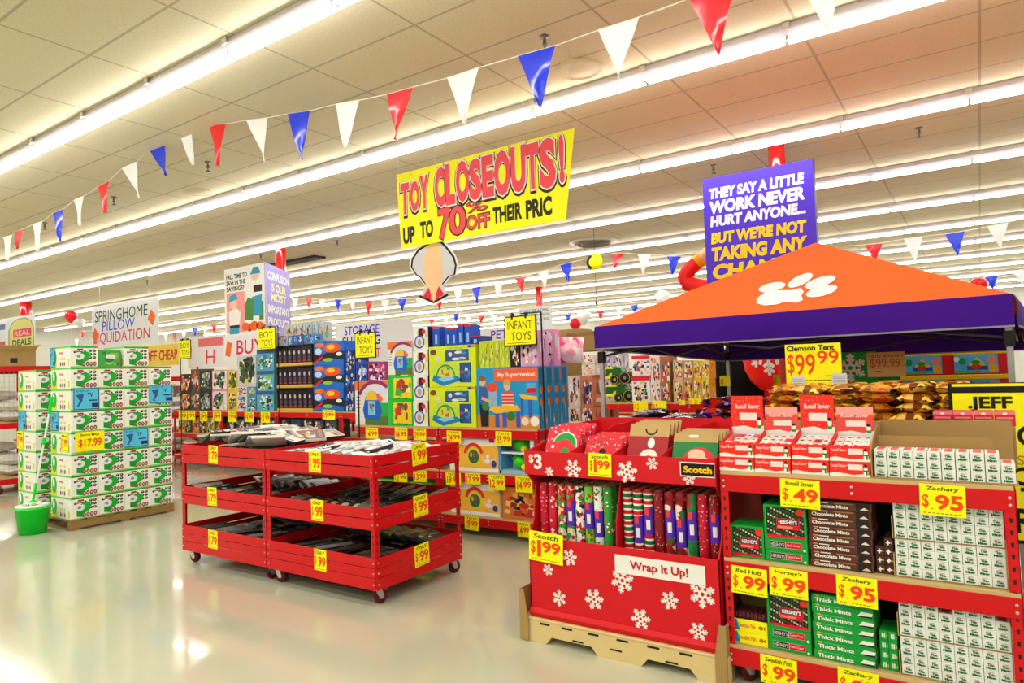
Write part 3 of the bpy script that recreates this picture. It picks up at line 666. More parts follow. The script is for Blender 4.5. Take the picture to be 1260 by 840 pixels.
def deco_glyph(m, w_, d_, h_):
    F = front()
    for q in range(3): m.rect(F, w_ * (.3 + .15 * q), h_ * .25, w_ * (.4 + .15 * q), h_ * .75, WHITE)
    m.ell(F, w_ * .88, h_ * .45, w_ * .06, h_ * .14, mat('#e8b07a', .4))
for c in range(2):
    for r in range(4):
        if r < 3 or c == 1: stack_box((KX + .688 + c * .0365, KY + .05, L2 + E_ + r * .0405), .0355, .16, .0395, BROWN, deco_flower, 'small_chocolate_carton', 'small brown carton on the middle shelf, column %s, %s up' % (('beside the brown stack', 'beside the white cartons')[c], ORD[r + 1]), 'candy box', 'small brown cartons')
        stack_box((KX + .683 + c * .0365, KY + .05, L3 + E_ + r * .0435), .0355, .16, .0425, GREEN, deco_glyph, 'small_mint_carton', 'small green carton on the bottom shelf, column %s, %s up' % (('beside the green stack', 'beside the white cartons')[c], ORD[r + 1]), 'candy box', 'small green cartons')
def deco_herflat(m, w_, d_, h_):
    F = front(); m.rect(F, w_ * .12, h_ * .25, w_ * .86, h_ * .82, mat('#b9b4b0', .4)); m.rect(F, w_ * .13, h_ * .28, w_ * .48, h_ * .79, mat('#3a2a24', .4), .0009); m.text(F, "HERSHEY'S", w_ * .15, h_ * .38, w_ * .31, h_ * .3, WHITE); m.rect(F, w_ * .5, h_ * .28, w_ * .85, h_ * .79, PRED, .0009); m.text(F, 'Candy Canes', w_ * .52, h_ * .4, w_ * .3, h_ * .25, WHITE); m.ell(F, w_ * .93, h_ * .2, w_ * .03, h_ * .12, WHITE)
CANE = stripes_mat('cane_stripe', ['#2a1a16', '#d8d0c0', '#2a1a16', '#5f4a40'], 30, (.4, 0, .9))
def cane_box(loc, w_, d_, h_, label):
    t = thing('candy_cane_box', label, 'candy box', loc); fr = .012
    m = MB().box((0, .02, 0), (w_, d_, h_), GREEN)
    m.cbox((0, 0, 0), (fr, .02, h_), GREEN, .001); m.cbox((w_ - fr, 0, 0), (w_, .02, h_), GREEN, .001); m.cbox((fr, 0, h_ - fr), (w_ - fr, .02, h_), GREEN, .001); m.cbox((fr, 0, 0), (w_ - fr, .02, fr * .6), GREEN, .001); m.cbox((fr, 0.002, fr * .6), (w_ - fr, .02, fr * 1.6), PRED, .001); m.build('box', t)
    n = max(5, int((w_ - 2 * fr) / .0135))
    for k in range(n):
        x = fr + .006 + (w_ - 2 * fr - .012) * k / (n - 1); MB().tube([(x - .004, .013, fr * 1.6), (x, .0125, h_ * .5), (x + .003, .013, h_ - fr)], .0048, CANE, 6).build('candy_cane', t)
    m = MB().box((w_ * .3, .001, h_ * .3), (w_ * .84, .006, h_ * .62), PRED); F = front(w_ * .3, .001, h_ * .3); a, b_ = w_ * .54, h_ * .32
    m.rect(F, a * .04, b_ * .42, a * .96, b_ * .95, mat('#4a3550', .4)); m.text(F, "HERSHEY'S", a * .1, b_ * .5, a * .8, b_ * .36, WHITE, bold=.03); m.rect(F, a * .04, b_ * .1, a * .7, b_ * .3, mat('#f08070', .4)); m.build('name_panel', t)
    m = MB(); m.ell(front(0, .0005, 0), w_ * .86, h_ * .82, .018, .018, mat('#f4301e', .4), 0, 12); m.build('sticker', t)
cane_box((KX + .03, KY + .03, L2 + E_), .168, .18, .16, 'lower candy cane box with green frame next to the rack post, middle shelf')
for k in range(2): stack_box((KX + .202, KY + .03, L2 + E_ + k * .0555), .198, .18, .0545, GREEN, deco_herflat, 'flat_cane_box', 'closed green candy cane box, %s up on the middle shelf' % ORD[k + 1], 'candy box', 'closed cane boxes middle')
cane_box((KX + .202, KY + .03, L2 + E_ + .111), .198, .18, .165, 'open candy cane box with green frame stacked on two closed boxes, middle shelf')
for k in range(2): stack_box((KX + .196, KY + .03, L3 + E_ + k * .0555), .198, .18, .0545, GREEN, deco_herflat, 'flat_cane_box', 'closed green candy cane box, %s up on the bottom shelf' % ORD[k + 1], 'candy box', 'closed cane boxes bottom')
cane_box((KX + .196, KY + .03, L3 + E_ + .111), .2, .18, .16, 'open candy cane box stacked on two closed boxes, bottom shelf')
def deco_fish(m, w_, d_, h_):
    F = front(); m.poly(F, [(0, h_ * .1), (w_ * .2, h_ * .1), (w_ * .12, h_ * .95), (0, h_ * .95)], SKYB); m.text(F, 'Swedish Fish', w_ * .16, h_ * .35, w_ * .5, h_ * .35, mat('#e8603a', .4), bold=.02); m.ell(F, w_ * .82, h_ * .5, w_ * .07, h_ * .16, mat('#b8702a', .4)); m.poly(F, [(w_ * .88, h_ * .5), (w_ * .94, h_ * .7), (w_ * .94, h_ * .3)], mat('#b8702a', .4))
for k in range(2): stack_box((KX + .025, KY + .03, L3 + E_ + k * .0605), .168, .16, .0595, YEL, deco_fish, 'fish_candy_box', 'yellow gummy fish candy box, %s on the bottom shelf' % ('lower one of the pair', 'upper one of the pair')[k], 'candy box', 'yellow fish boxes')
t = thing('open_candy_tray', 'dark open candy tray on the yellow fish boxes, bottom shelf', 'candy box', (KX + .025, KY + .035, L3 + E_ + .1215)); MB().box((0, 0, 0), (.168, .15, .004), DARK).box((0, .146, .004), (.168, .15, .075), mat('#7a6a2a', .5)).box((0, 0, .004), (.003, .146, .045), DARK).box((.165, 0, .004), (.168, .146, .045), DARK).build('tray', t)
for k in range(8): MB().cbox((.008 + .019 * k, .004, .0045), (.024 + .019 * k, .12, .032), (BROWN, mat('#6a2030', .4))[k % 2], .002).build('candy_bar', t)
# snowman boxes on top
REDP = dots_mat('red_snow_print', '#ee2a1c', '#ffd9d0', 90, .14)
def snow_print(m, F, w_, h_, o=.0007):
    m.poly(F, [(0, 0), (w_, 0), (w_, h_ * .16), (w_ * .8, h_ * .2), (w_ * .6, h_ * .12), (w_ * .35, h_ * .2), (w_ * .15, h_ * .28), (0, h_ * .22)], WHITE, o)
    m.rect(F, w_ * .46, h_ * .45, w_ * .82, h_ * .82, mat('#f6ddd8', .4), o); m.text(F, 'Russell Stover', w_ * .04, h_ * .62, w_ * .38, h_ * .2, WHITE, o + .0003, slant=.2)
    x = w_ * .89; m.ell(F, x, h_ * .28, w_ * .06, h_ * .2, WHITE, o + .0002); m.ell(F, x, h_ * .55, w_ * .05, h_ * .14, WHITE, o + .0003); m.rect(F, x - w_ * .055, h_ * .36, x + w_ * .05, h_ * .46, GREEN, o + .0004); m.rect(F, x, h_ * .14, x + w_ * .045, h_ * .42, GREEN, o + .0004); m.rect(F, x - w_ * .05, h_ * .66, x + w_ * .05, h_ * .7, DARK, o + .0004); m.rect(F, x - w_ * .03, h_ * .7, x + w_ * .03, h_ * .84, DARK, o + .0004)
def snowbox(x, y, z, w_, header, label):
    h_, d_ = .072, .235
    t = thing('snowman_candy_box', label, 'candy box', (x, y, z)); m = MB()
    m.box((0, 0, 0), (w_, d_, .003), REDP); m.box((0, 0, .003), (w_, .003, h_), REDP); snow_print(m, front(), w_, h_)
    m.prism(side(0, 0, 0), [(0, .003), (d_, .003), (d_, h_ + .05), (.03, h_)], .003, REDP); m.prism(side(w_ - .003, 0, 0), [(0, .003), (d_, .003), (d_, h_ + .05), (.03, h_)], .003, REDP); m.box((0, d_ - .003, .003), (w_, d_, h_), REDP); m.build('box', t)
    H = .225 if header else .165
    m = MB(); m.box((0, d_ - .006, h_), (w_ * .96, d_ - .003, h_ + H), REDP if header else mat('#ef4a44', .4)); F = front(0, d_ - .006, h_); W = w_ * .96
    m.rect(F, 0, 0, W, H * .16, mat('#e8ecf2', .5)); m.poly(F, [(0, H * .16), (W, H * .16), (W, H * .3), (W * .7, H * .24), (W * .4, H * .3), (0, H * .26)], WHITE, .0008)
    m.rect(F, W * .25, H * .42, W * .8, H * .6, mat('#f8e3df', .4)); m.text(F, 'Russell Stover', W * .12, H * .7, W * .76, H * .11, WHITE, slant=.2, bold=.01); xx = W * .86
    m.ell(F, xx, H * .22, W * .08, H * .1, WHITE, .0009); m.ell(F, xx, H * .38, W * .07, H * .08, WHITE, .001); m.rect(F, xx - W * .06, H * .24, xx + W * .07, H * .31, GREEN, .0011); m.ell(F, xx, H * .46, W * .06, H * .04, DARK, .0012)
    if not header: m.rect(F, 0, H * .78, W, H, mat('#f7a29c', .4), .0006)
    m.build('header_card', t)
    gg = R_(int(x * 1000) + 5000)
    for a in range(4):
        for b_ in range(3):
            m = MB().cbox((-.018, -.03, -.004), (.018, .03, .004), mat(gg.choice(['#f0eeea', '#f2d6d2', '#d8303a', '#e8e4e0']), .3), .003); F = top(-.018, -.03, .004); m.ell(F, 0.018, .03, .01, .012, mat(gg.choice(['#d8303a', '#3a9a4a', '#333333']), .3))
            m.move(Matrix.Translation((.028 + (w_ - .056) * a / 3, .045 + .062 * b_, h_ - .008 + .012 * b_)) @ Matrix.Rotation(gg.uniform(-.08, .08), 4, 'Z') @ Matrix.Rotation(.18, 4, 'X')); m.build('wrapped_candy', t)
SB = [(.0, .198, True), (.2, .192, False), (.395, .19, True), (.588, .196, False)]
NM = ('next to the wrapping paper display', 'second along from the wrapping paper', 'third along from the wrapping paper', 'next to the white mint cartons')
for k, (dx, w_, hd) in enumerate(SB):
    x = KX - .0 + dx * .88; w_ *= .875
    m = MB().cbox((0, 0, 0), (w_, .235, .07), REDP, .001); snow_print(m, front(), w_, .07); solo(m, 'closed_candy_box', 'closed red snowman candy box in the lower row, ' + NM[k], 'candy box', (x, KY + .02 + .012 * (k > 1) - .01, L1 + E_), group='closed snowman boxes')
    snowbox(x + .004, KY + .02 + .012 * (k > 1) - .008, L1 + E_ + .0708, w_, hd, 'open red snowman candy box with %s header card, %s' % ('a tall' if hd else 'a folded', NM[k]))
def deco_redtop(m, w_, d_, h_):
    F = front(); m.rect(F, w_ * .1, h_ * .5, w_ * .9, h_ * .62, mat('#f07a80', .4)); m.text(F, 'candy', w_ * .2, h_ * .25, w_ * .6, h_ * .25, mat('#5a0a14', .4), bold=.05) if False else m.rect(F, w_ * .2, h_ * .22, w_ * .8, h_ * .42, mat('#6a0d18', .4)); m.rect(F, w_ * .4, h_ * .08, w_ * .6, h_ * .18, WHITE); m.rect(F, 0, h_ * .78, w_, h_, mat('#f0788a', .4)); m.ell(F, w_ * .5, h_ * .85, w_ * .12, h_ * .08, WHITE, .001)
m = MB().cbox((0, 0, 0), (.55, .3, .2), KRAFT, .003); solo(m, 'cardboard_carton', 'plain kraft carton behind the mint tray, red boxes on it', 'cardboard box', (KX + .70, KY + .52, L1 + E_))
m = MB().cbox((0, 0, 0), (.2, .16, .014), mat('#c4705c', .5), .002); solo(m, 'flat_carton', 'flat pinkish carton lying beside the small red boxes', 'candy box', (KX + .70, KY + .53, L1 + E_ + .201))
for k in range(4): stack_box((KX + .92 + k * .084, KY + .53, L1 + E_ + .2008), .081, .12, .07, mat('#d81e38', .35), deco_redtop, 'small_red_box', 'small red candy box, %s from the snowman boxes on the kraft carton' % ORD[k + 1], 'candy box', 'small red boxes on the carton')
# price cards of the rack
YK = KY - .0062
for r in ((958, 587, 1010, 623, 'Russell Stover', '$.49', 'yellow .49 price card under the snowman candy boxes'), (1129, 592, 1190, 634, 'Zachary', '$.95', 'yellow .95 price card under the top mint tray'), (898, 694, 945, 731, 'Red Hots', '$.99', 'yellow .99 price card headed red hots, middle beam by the post'), (945, 698, 995, 732, "Hersey's", '$.99', 'yellow .99 price card above the candy cane box, middle beam'),
          (1027, 704, 1081, 746, 'Zachary', '$.95', 'yellow .95 price card above the green thick mints stack'), (934, 804, 982, 843, 'Swedish Fish', '$.99', 'yellow .99 price card on the bottom beam near the caster'), (1029, 819, 1083, 862, 'Zachary', '$.95', 'yellow .95 price card on the bottom beam below the green stack')):
    a = at(r[0], r[1], YK); b_ = at(r[2], r[3], YK); hh = .155; price_tag(((a.x + b_.x) / 2, YK, (a.z + b_.z) / 2 - hh * .5 + .0), abs(b_.x - a.x) * .97, hh * .87, r[4], r[5], r[6], 'front', .02)
# ---------------------------------------------------------------- pallet of mop boxes
MX, MY, BW, BD, BH = -8.44, 3.50, .288, .50, .243
t = thing('wooden_pallet', 'wooden pallet under the stack of white and green mop boxes', 'pallet', (MX - 1.52, MY - .01, 0)); pd = 4 * BW + .03
for k in range(3):
    x = (0, .72, 1.44)[k]; MB().cbox((x, 0, .02), (x + .09, pd, .095), WOOD, .003).build('stringer', t)
for k in range(7): y = .0 + k * (pd - .1) / 6; MB().cbox((0, y, .0955), (1.53, y + .1, .115), WOOD, .003).build('deck_board', t)
for k in range(3): y = .0 + k * (pd - .1) / 2; MB().cbox((0, y, .0), (1.53, y + .1, .0195), WOOD, .003).build('bottom_board', t)
MOPG = mat('#19b32e', .4); MOPW = mat('#eef0e6', .45); DKT = mat('#2d4a3a', .5); BRN = mat('#8a4a50', .5)
def mop_box_proto():
    m = MB().cbox((-BD, 0, 0), (0, BW, BH), MOPW, .002); F = side(0, 0, 0)
    m.rect(F, 0, BH * .91, BW, BH, MOPG); m.rect(F, 0, 0, BW, BH * .05, mat('#8fcf70', .4))
    m.ell(F, BW * .5, BH * .5, BW * .25, BH * .24, MOPG, .0008, rot=.5); m.ell(F, BW * .34, BH * .5, BW * .17, BH * .14, mat('#dfe6ea', .3), .001, rot=.35); m.poly(F, [(BW * .2, BH * .44), (BW * .5, BH * .3), (BW * .44, BH * .06), (BW * .2, BH * .12)], mat('#0f9a28', .4), .0009); m.ell(F, BW * .3, BH * .52, BW * .07, BH * .07, GREY, .0011)
    m.poly(F, [(BW * .1, BH * .74), (BW * .3, BH * .86), (BW * .56, BH * .8), (BW * .54, BH * .68), (BW * .3, BH * .72), (BW * .12, BH * .66)], DKT, .0008); m.text(F, 'spin mop', BW * .16, BH * .72, BW * .34, BH * .1, mat('#ffffff', .4), .0012, bold=.02, slant=.2); m.rect(F, BW * .24, BH * .82, BW * .46, BH * .88, REDINK, .0009)
    for a in range(2):
        for b_ in range(3): m.ell(F, BW * (.72 + .15 * a), BH * (.46 + .16 * b_), BW * .07, BH * .068, DKT, .0008, 8); m.ell(F, BW * (.71 + .15 * a), BH * (.48 + .16 * b_), BW * .025, BH * .025, mat('#c8d0c8', .4), .001, 6)
    for a in range(4): m.ell(F, BW * (.48 + .135 * a), BH * (.15 + .015 * (a % 2)), BW * .066, BH * .11, BRN, .001, 9); m.ell(F, BW * (.48 + .135 * a), BH * .16, BW * .028, BH * .05, mat('#d8b0a8', .4), .0012, 8)
    S = Fr((-BD, 0, 0)); m.rect(S, 0, BH * .92, BD, BH, mat('#7fd058', .4)); m.rect(S, 0, 0, BD * .3, BH * .3, mat('#d8d820', .4)); m.ell(S, BD * .17, BH * .5, BD * .13, BH * .38, MOPG, .0008); m.ell(S, BD * .14, BH * .6, BD * .05, BH * .2, MOPW, .001)
    m.text(S, 'mop', BD * .42, BH * .62, BD * .2, BH * .12, REDINK, .001, bold=.03)
    for a in range(3): m.ell(S, BD * (.5 + .1 * a), BH * .18, BD * .035, BH * .11, BRN, .0008, 8); m.ell(S, BD * (.5 + .1 * a), BH * .42, BD * .03, BH * .07, mat('#e0c820', .4), .0008, 8)
    m.rect(S, BD * .88, BH * .08, BD * .95, BH * .4, mat('#d8d820', .4)); m.rect(F, BW * .86, BH * .9, BW * .97, BH * 1.0, mat('#f2542a', .4), .001); return m
P = None
g = R_(2)
for r in range(8):
    for c in range(4):
        for col in range(2):
            if r == 7 and (c in (1, 3)): continue
            if r == 7 and col == 1: continue
            if r > 0 and r < 7 and col == 1 and c > 1: continue
            x = MX - g.uniform(0, .012) - (.93 if col else 0); loc = (x, MY + c * (BW + .003) + g.uniform(0, .0015), .116 + r * (BH + .001))
            lb = 'white mop box, %s row up, %s from near corner, %s' % (ORD[r + 1], ORD[c + 1], 'aisle-side stack' if col == 0 else 'stack behind the bucket')
            if P is None: P = solo(mop_box_proto(), 'mop_box', lb, 'boxed mop', loc, group='mop boxes stacked on the pallet')
            else: dup(P, loc, None, lb)
zt = .116 + 7 * (BH + .001)
m = MB().cbox((0, 0, 0), (.42, .26, .2), mat('#4aa850', .5), .002); art(m, side(.42, 0, 0), .01, .01, .25, .19, ['#7ac83a', '#e9efe6', '#2f7a3a', '#c8d830'], 9, 4); solo(m, 'mop_box_on_side', 'mop box laid on its side in the top row of the stack', 'boxed mop', (MX - .46, MY + BW + .012, zt))
g = R_(9)
def blue_sign(y0, y1, z0, z1, x, label, face):
    w_, h_ = y1 - y0, z1 - z0; m = MB()
    if face == 'side': m.box((x, y0, z0), (x + .002, y1, z1), CYAN); F = side(x + .002, y0, z0)
    else: m.box((y0, x - .002, z0), (y1, x, z1), CYAN); F = front(y0, x - .002, z0)
    nv = mat('#14306a', .5)
    for q in ((.02, .02, .98, .05), (.02, .95, .98, .98), (.02, .02, .045, .98), (.955, .02, .98, .98)): m.rect(F, w_ * q[0], h_ * q[1], w_ * q[2], h_ * q[3], nv)
    m.text(F, 'AS SEEN ON', w_ * .1, h_ * .82, w_ * .5, h_ * .08, nv, .001); m.text(F, 'TV', w_ * .54, h_ * .58, w_ * .2, h_ * .2, nv, .001, bold=.03); m.poly(F, [(w_ * .1, h_ * .7), (w_ * .4, h_ * .74), (w_ * .34, h_ * .4), (w_ * .22, h_ * .2), (w_ * .3, h_ * .12), (w_ * .14, h_ * .16), (w_ * .24, h_ * .42)], mat('#2c5aa0', .5), .001)
    m.rect(F, w_ * .6, h_ * .4, w_ * .9, h_ * .46, nv); m.rect(F, w_ * .7, h_ * .12, w_ * .95, h_ * .3, nv, .001); return solo(m, 'blue_sign', label, 'sign')
def mz(r): return .116 + r * (BH + .001)
blue_sign(MY + .02, MY + .30, mz(5) + .0, mz(5) + .25, MX + .004, 'light blue card on the sixth row of mop boxes at the near corner', 'side')
blue_sign(MY + .87, MY + 1.17, mz(5) + .03, mz(5) + .26, MX + .004, 'light blue card on the sixth row at the far end of the mop stack', 'side')
blue_sign(MY + .56, MY + .86, mz(3) + .01, mz(3) + .23, MX + .004, 'light blue card on the fourth row of mop boxes, two boxes from the far end', 'side')
for x0_, x1_, nm in ((MX - .5, MX - .3, 'aisle-side stack'), (MX - 1.42, MX - 1.2, 'stack behind the bucket')):
    blue_sign(x0_, x1_, mz(4) + .01, mz(4) + .24, MY - .004, 'light blue folded card facing the bucket on the %s, fifth row' % nm, 'front')
blue_sign(MX - .52, MX - .40, mz(7) + .01, mz(7) + .24, MY - .004, 'light blue card on the top row box of the mop stack', 'front')
m = MB(); m.box((0, 0, 0), (.002, .31, .22), YEL); F = side(.002, 0, 0); m.text(F, 'Storm Mop', .05, .165, .2, .035, INK, bold=.02); m.text(F, '$17.99', .03, .04, .25, .1, ORINK, bold=.03); solo(m, 'price_tag', 'large yellow 17.99 price card on the mop box stack', 'price tag', (MX + .004, MY + .04, mz(3) + .02))
for x_, nm in ((MX - .2, 'aisle-side stack'), (MX - 1.42, 'stack behind the bucket')):
    price_tag((x_ + .05, MY - .004, mz(3) + .02), .18, .21, 'Mop', '17.99', 'yellow 17.99 price card facing the bucket on the %s' % nm, 'front')
# bucket with mop
bx, by = -8.75, 3.24
t = thing('mop_bucket', 'bright green spin mop bucket on the floor before the mop stack', 'bucket', (bx, by, 0)); BG_ = mat('#10e030', .25)
MB().lathe([(1e-4, .003), (.125, .003), (.13, 0), (.165, .27), (.185, .275), (.185, .285), (.155, .29), (.14, .1), (1e-4, .09)], BG_, 28).build('pail', t)
MB().lathe([(.09, .24), (.152, .288), (.168, .31), (.12, .318), (.085, .29)], mat('#e9efe6', .4), 24).build('spin_basket', t)
m = MB(); m.lathe([(.05, .30), (.06, .33), (.02, .36), (1e-4, .365)], BG_, 18)
mt = thing('spin_mop', 'green and white spin mop standing in the green bucket', 'mop', (bx, by, 0))
m.tube([(0, 0, .34), (.02, .03, .55)], .014, BG_); m.build('mop_head', mt)
P0, P1 = Vector((.02, .03, .55)), Vector((-.03 + .12, .16, 1.5))
MB().tube([P0, P1], .011, mat('#e8eeea', .3), 10).build('pole', mt)
MB().tube([P0 + (P1 - P0) * .44, P0 + (P1 - P0) * .52], .017, BG_, 10).build('joint', mt); MB().tube([P1 + (P0 - P1) * .2, P1], [.017, .019], BG_, 10).build('grip', mt)
m = MB()
for k in range(46):
    a = k * 2 * math.pi / 46; rr = .05 + .04 * ((k * 7) % 5) / 5
    m.tube([(.03 * math.cos(a), .03 * math.sin(a), .335), (rr * math.cos(a), rr * math.sin(a), .335), (rr * 1.15 * math.cos(a), rr * 1.15 * math.sin(a), .318)], .006, mat('#eef2ea', .8), 5)
m.build('mop_strands', mt)
# ---------------------------------------------------------------- wire cage racks at the aisle end
WIRE = mat('#a9a9ae', .4, metal=.5)
def cage_rack(x0, y0, wd, dp, h_, label, levels, shelves_goods=None):
    t = thing('cage_rack', label, 'rack', (x0, y0, 0))
    for px, fx in ((0, 1), (wd, -1)):
        for py, fy in ((0, 1), (dp, -1)): post_mb(px, py, .11, h_, fx, fy, False).build('post', t)
    for z in levels:
        MB().cbox((0, -.005, z - .09), (wd, .0, z), RED, .002).cbox((0, dp, z - .09), (wd, dp + .005, z), RED, .002).build('beam', t); MB().cbox((wd, 0, z - .09), (wd + .005, dp, z), RED, .002).cbox((-.005, 0, z - .09), (0, dp, z), RED, .002).build('side_beam', t)
        MB().cbox((.005, .005, z - .02), (wd - .005, dp - .005, z - .002), BOARD, .002).build('shelf_board', t)
    for nm, F, L in (('front_mesh', front(0, -.004, 0), wd), ('side_mesh', side(wd + .004, 0, 0), dp)):
        m = MB()
        for a, b_ in zip(levels[:-1], levels[1:]):
            if b_ - a < .25: continue
            n = int(L / .06)
            for k in range(1, n): x = L * k / n; m.tube([F.p(x, a, 0), F.p(x, b_ - .09, 0)], .0022, WIRE, 4, False)
            n = int((b_ - a - .09) / .075)
            for k in range(1, n): z = a + (b_ - a - .09) * k / n; m.tube([F.p(0, z, .003), F.p(L, z, .003)], .0022, WIRE, 4, False)
        m.build(nm, t)
    for px in (.08, wd - .08):
        for py in (.08, dp - .08): caster(t, px, py)
    return t
def pillow(loc, a, b_, c, mt, rz, label, cat, nm, group, tilt=0.0, prm=6, pal=None, seed=0):
    m = MB(); N = prm; vs = []; fs = []
    for sg in (1, -1):
        k0 = len(vs)
        for i in range(N + 1):
            for j in range(N + 1):
                u, v = i / N * 2 - 1, j / N * 2 - 1; e = max(0, (1 - u ** 4) * (1 - v ** 4)) ** .6; pin = 1 - .06 * (u * u * (1 - v * v) + v * v * (1 - u * u))
                vs.append((u * a / 2 * pin, v * b_ / 2 * pin, sg * c / 2 * e))
        for i in range(N):
            for j in range(N):
                q = (k0 + i * (N + 1) + j, k0 + (i + 1) * (N + 1) + j, k0 + (i + 1) * (N + 1) + j + 1, k0 + i * (N + 1) + j + 1); fs.append(q if sg > 0 else q[::-1])
    m.add(vs, fs, mt, True)
    return solo(m, nm, label, cat, loc, (tilt, 0, rz), group)
cage_rack(-14.2, 4.1, 1.75, .95, 1.96, 'tall red wire cage rack of pillows at the aisle end', (.22, 1.08, 1.96))
cage_rack(-13.2, 5.2, 1.4, .9, 1.16, 'low red wire cage rack of pillows behind the tall cage', (.22, 1.16))
cage_rack(-15.2, 7.2, 1.5, .95, 1.95, 'red wire cage rack behind the mop box pallet', (.22, 1.0, 1.75))
PIL = mat('#e8e4de', .7)
g = R_(12)
for (x0_, y0_, z0_, n, nm) in ((-14.1, 4.2, .225, 5, 'bottom of the tall cage rack'), (-14.1, 4.2, 1.085, 5, 'upper bay of the tall cage rack'), (-13.1, 5.3, .225, 5, 'low cage rack'), (-15.0, 7.3, .225, 4, 'bottom of the cage rack behind the mop boxes'), (-15.0, 7.3, 1.005, 4, 'upper bay of the cage rack behind the mop boxes')):
    for k in range(n):
        pillow((x0_ + .35 + (k % 2) * .72, y0_ + .4, z0_ + .08 + (k // 2) * .165), .66, .5, .16, PIL, g.uniform(-.05, .05), 'bagged white pillow in the %s' % nm, 'pillow', 'bagged_pillow', 'pillows in the ' + nm)
def open_box(loc, w_, d_, h_, label, nm='cardboard_box', holes=True, flaps=True, group=None):
    t = thing(nm, label, 'cardboard box', loc, 0, group); m = MB()
    m.box((0, 0, 0), (w_, .006, h_), KRAFT).box((0, d_ - .006, 0), (w_, d_, h_), KRAFT).box((0, .006, 0), (.006, d_ - .006, h_), KRAFT).box((w_ - .006, .006, 0), (w_, d_ - .006, h_), KRAFT).box((.006, .006, 0), (w_ - .006, d_ - .006, .006), KRAFT)
    if holes: m.ell(front(), w_ * .5, h_ * .55, w_ * .1, h_ * .14, DARK); m.rect(front(), w_ * .1, h_ * .2, w_ * .3, h_ * .45, WHITE); m.rect(side(w_, 0, 0), d_ * .3, h_ * .2, d_ * .5, h_ * .5, DARK)
    m.build('carton', t)
    if flaps:
        for F, L in ((Fr((0, 0, h_), (1, 0, 0), (0, -.7, .6)), w_), (Fr((w_, 0, h_), (0, 1, 0), (.7, 0, .5)), d_), (Fr((0, d_, h_), (1, 0, 0), (0, .6, .7)), w_)): MB().prism(F, [(0, 0), (L, 0), (L, .12), (0, .12)], .004, KRAFTL).build('flap', t)
    return t
for k in range(3): open_box((-14.15 + k * .58, 4.15, 1.961), .55, .5, .25, 'open kraft carton on the tall cage rack, %s from the aisle wall side' % ORD[k + 1])
# ---------------------------------------------------------------- toy racks
TY = 5.37
BAYX = [-5.86, -4.64, -3.42 - .0]
make_rack(-5.86, TY, 1.215, .95, 'red shelving rack of infant toys with the play tent boxes')
make_rack(-4.64, TY, 1.215, .95, 'red shelving rack of infant toys with the supermarket box')
BY = 7.45; BBX = [-13.43, -11.78, -10.13, -8.48, -6.83]
for k in range(4): make_rack(BBX[k], BY, 1.64, .95, 'red shelving rack bay of boy toys, %s from the box pallet' % ORD[k + 1])
def rel(px, py, Y): p = at(px, py, Y); return p.x, p.z
def toy_box(px0, py0, px1, py1, Y, d_, base, deco, nm, label, cat='toy box', group=None, z=None, sidebase=None):
    """a carton whose printed face fills the pixel rectangle at depth Y"""
    x0, _ = rel(px0, (py0 + py1) / 2, Y); x1, _ = rel(px1, (py0 + py1) / 2, Y); _, z0 = rel((px0 + px1) / 2, py1, Y); _, z1 = rel((px0 + px1) / 2, py0, Y)
    if z is not None: z1 += 0; z0 = z
    w_, h_ = x1 - x0 - .003, z1 - z0; m = MB().cbox((0, 0, 0), (w_, d_, h_), base, .002)
    if sidebase: m.rect(side(w_, 0, 0), 0, 0, d_, h_, sidebase, .0004)
    deco(m, w_, h_, d_); return solo(m, nm, label, cat, (x0, Y, z0), group=group)
def A(pal, n=12, seed=1, bar=None, big=.4, frame=None):
    def f(m, w_, h_, d_):
        F = front(); art(m, F, w_ * .04, h_ * .04, w_ * .96, h_ * (.8 if bar else .96), pal, n, seed, .0006, big); art(m, F, w_ * .04, h_ * .04, w_ * .96, h_ * (.8 if bar else .96), pal + ['#1c1c22', '#efeae2'], n * 3, seed + 77, .0012, big * .35)
        if bar: m.rect(F, 0, h_ * .82, w_, h_, mat(bar, .4), .0007)
        if frame:
            for q in ((0, 0, 1, .05), (0, .95, 1, 1), (0, 0, .05, 1), (.95, 0, 1, 1)): m.rect(F, w_ * q[0], h_ * q[1], w_ * q[2], h_ * q[3], mat(frame, .4), .0016)
        art(m, side(w_, 0, 0), d_ * .1, h_ * .1, d_ * .9, h_ * .9, pal, 4, seed + 9, .0006, .5)
    return f
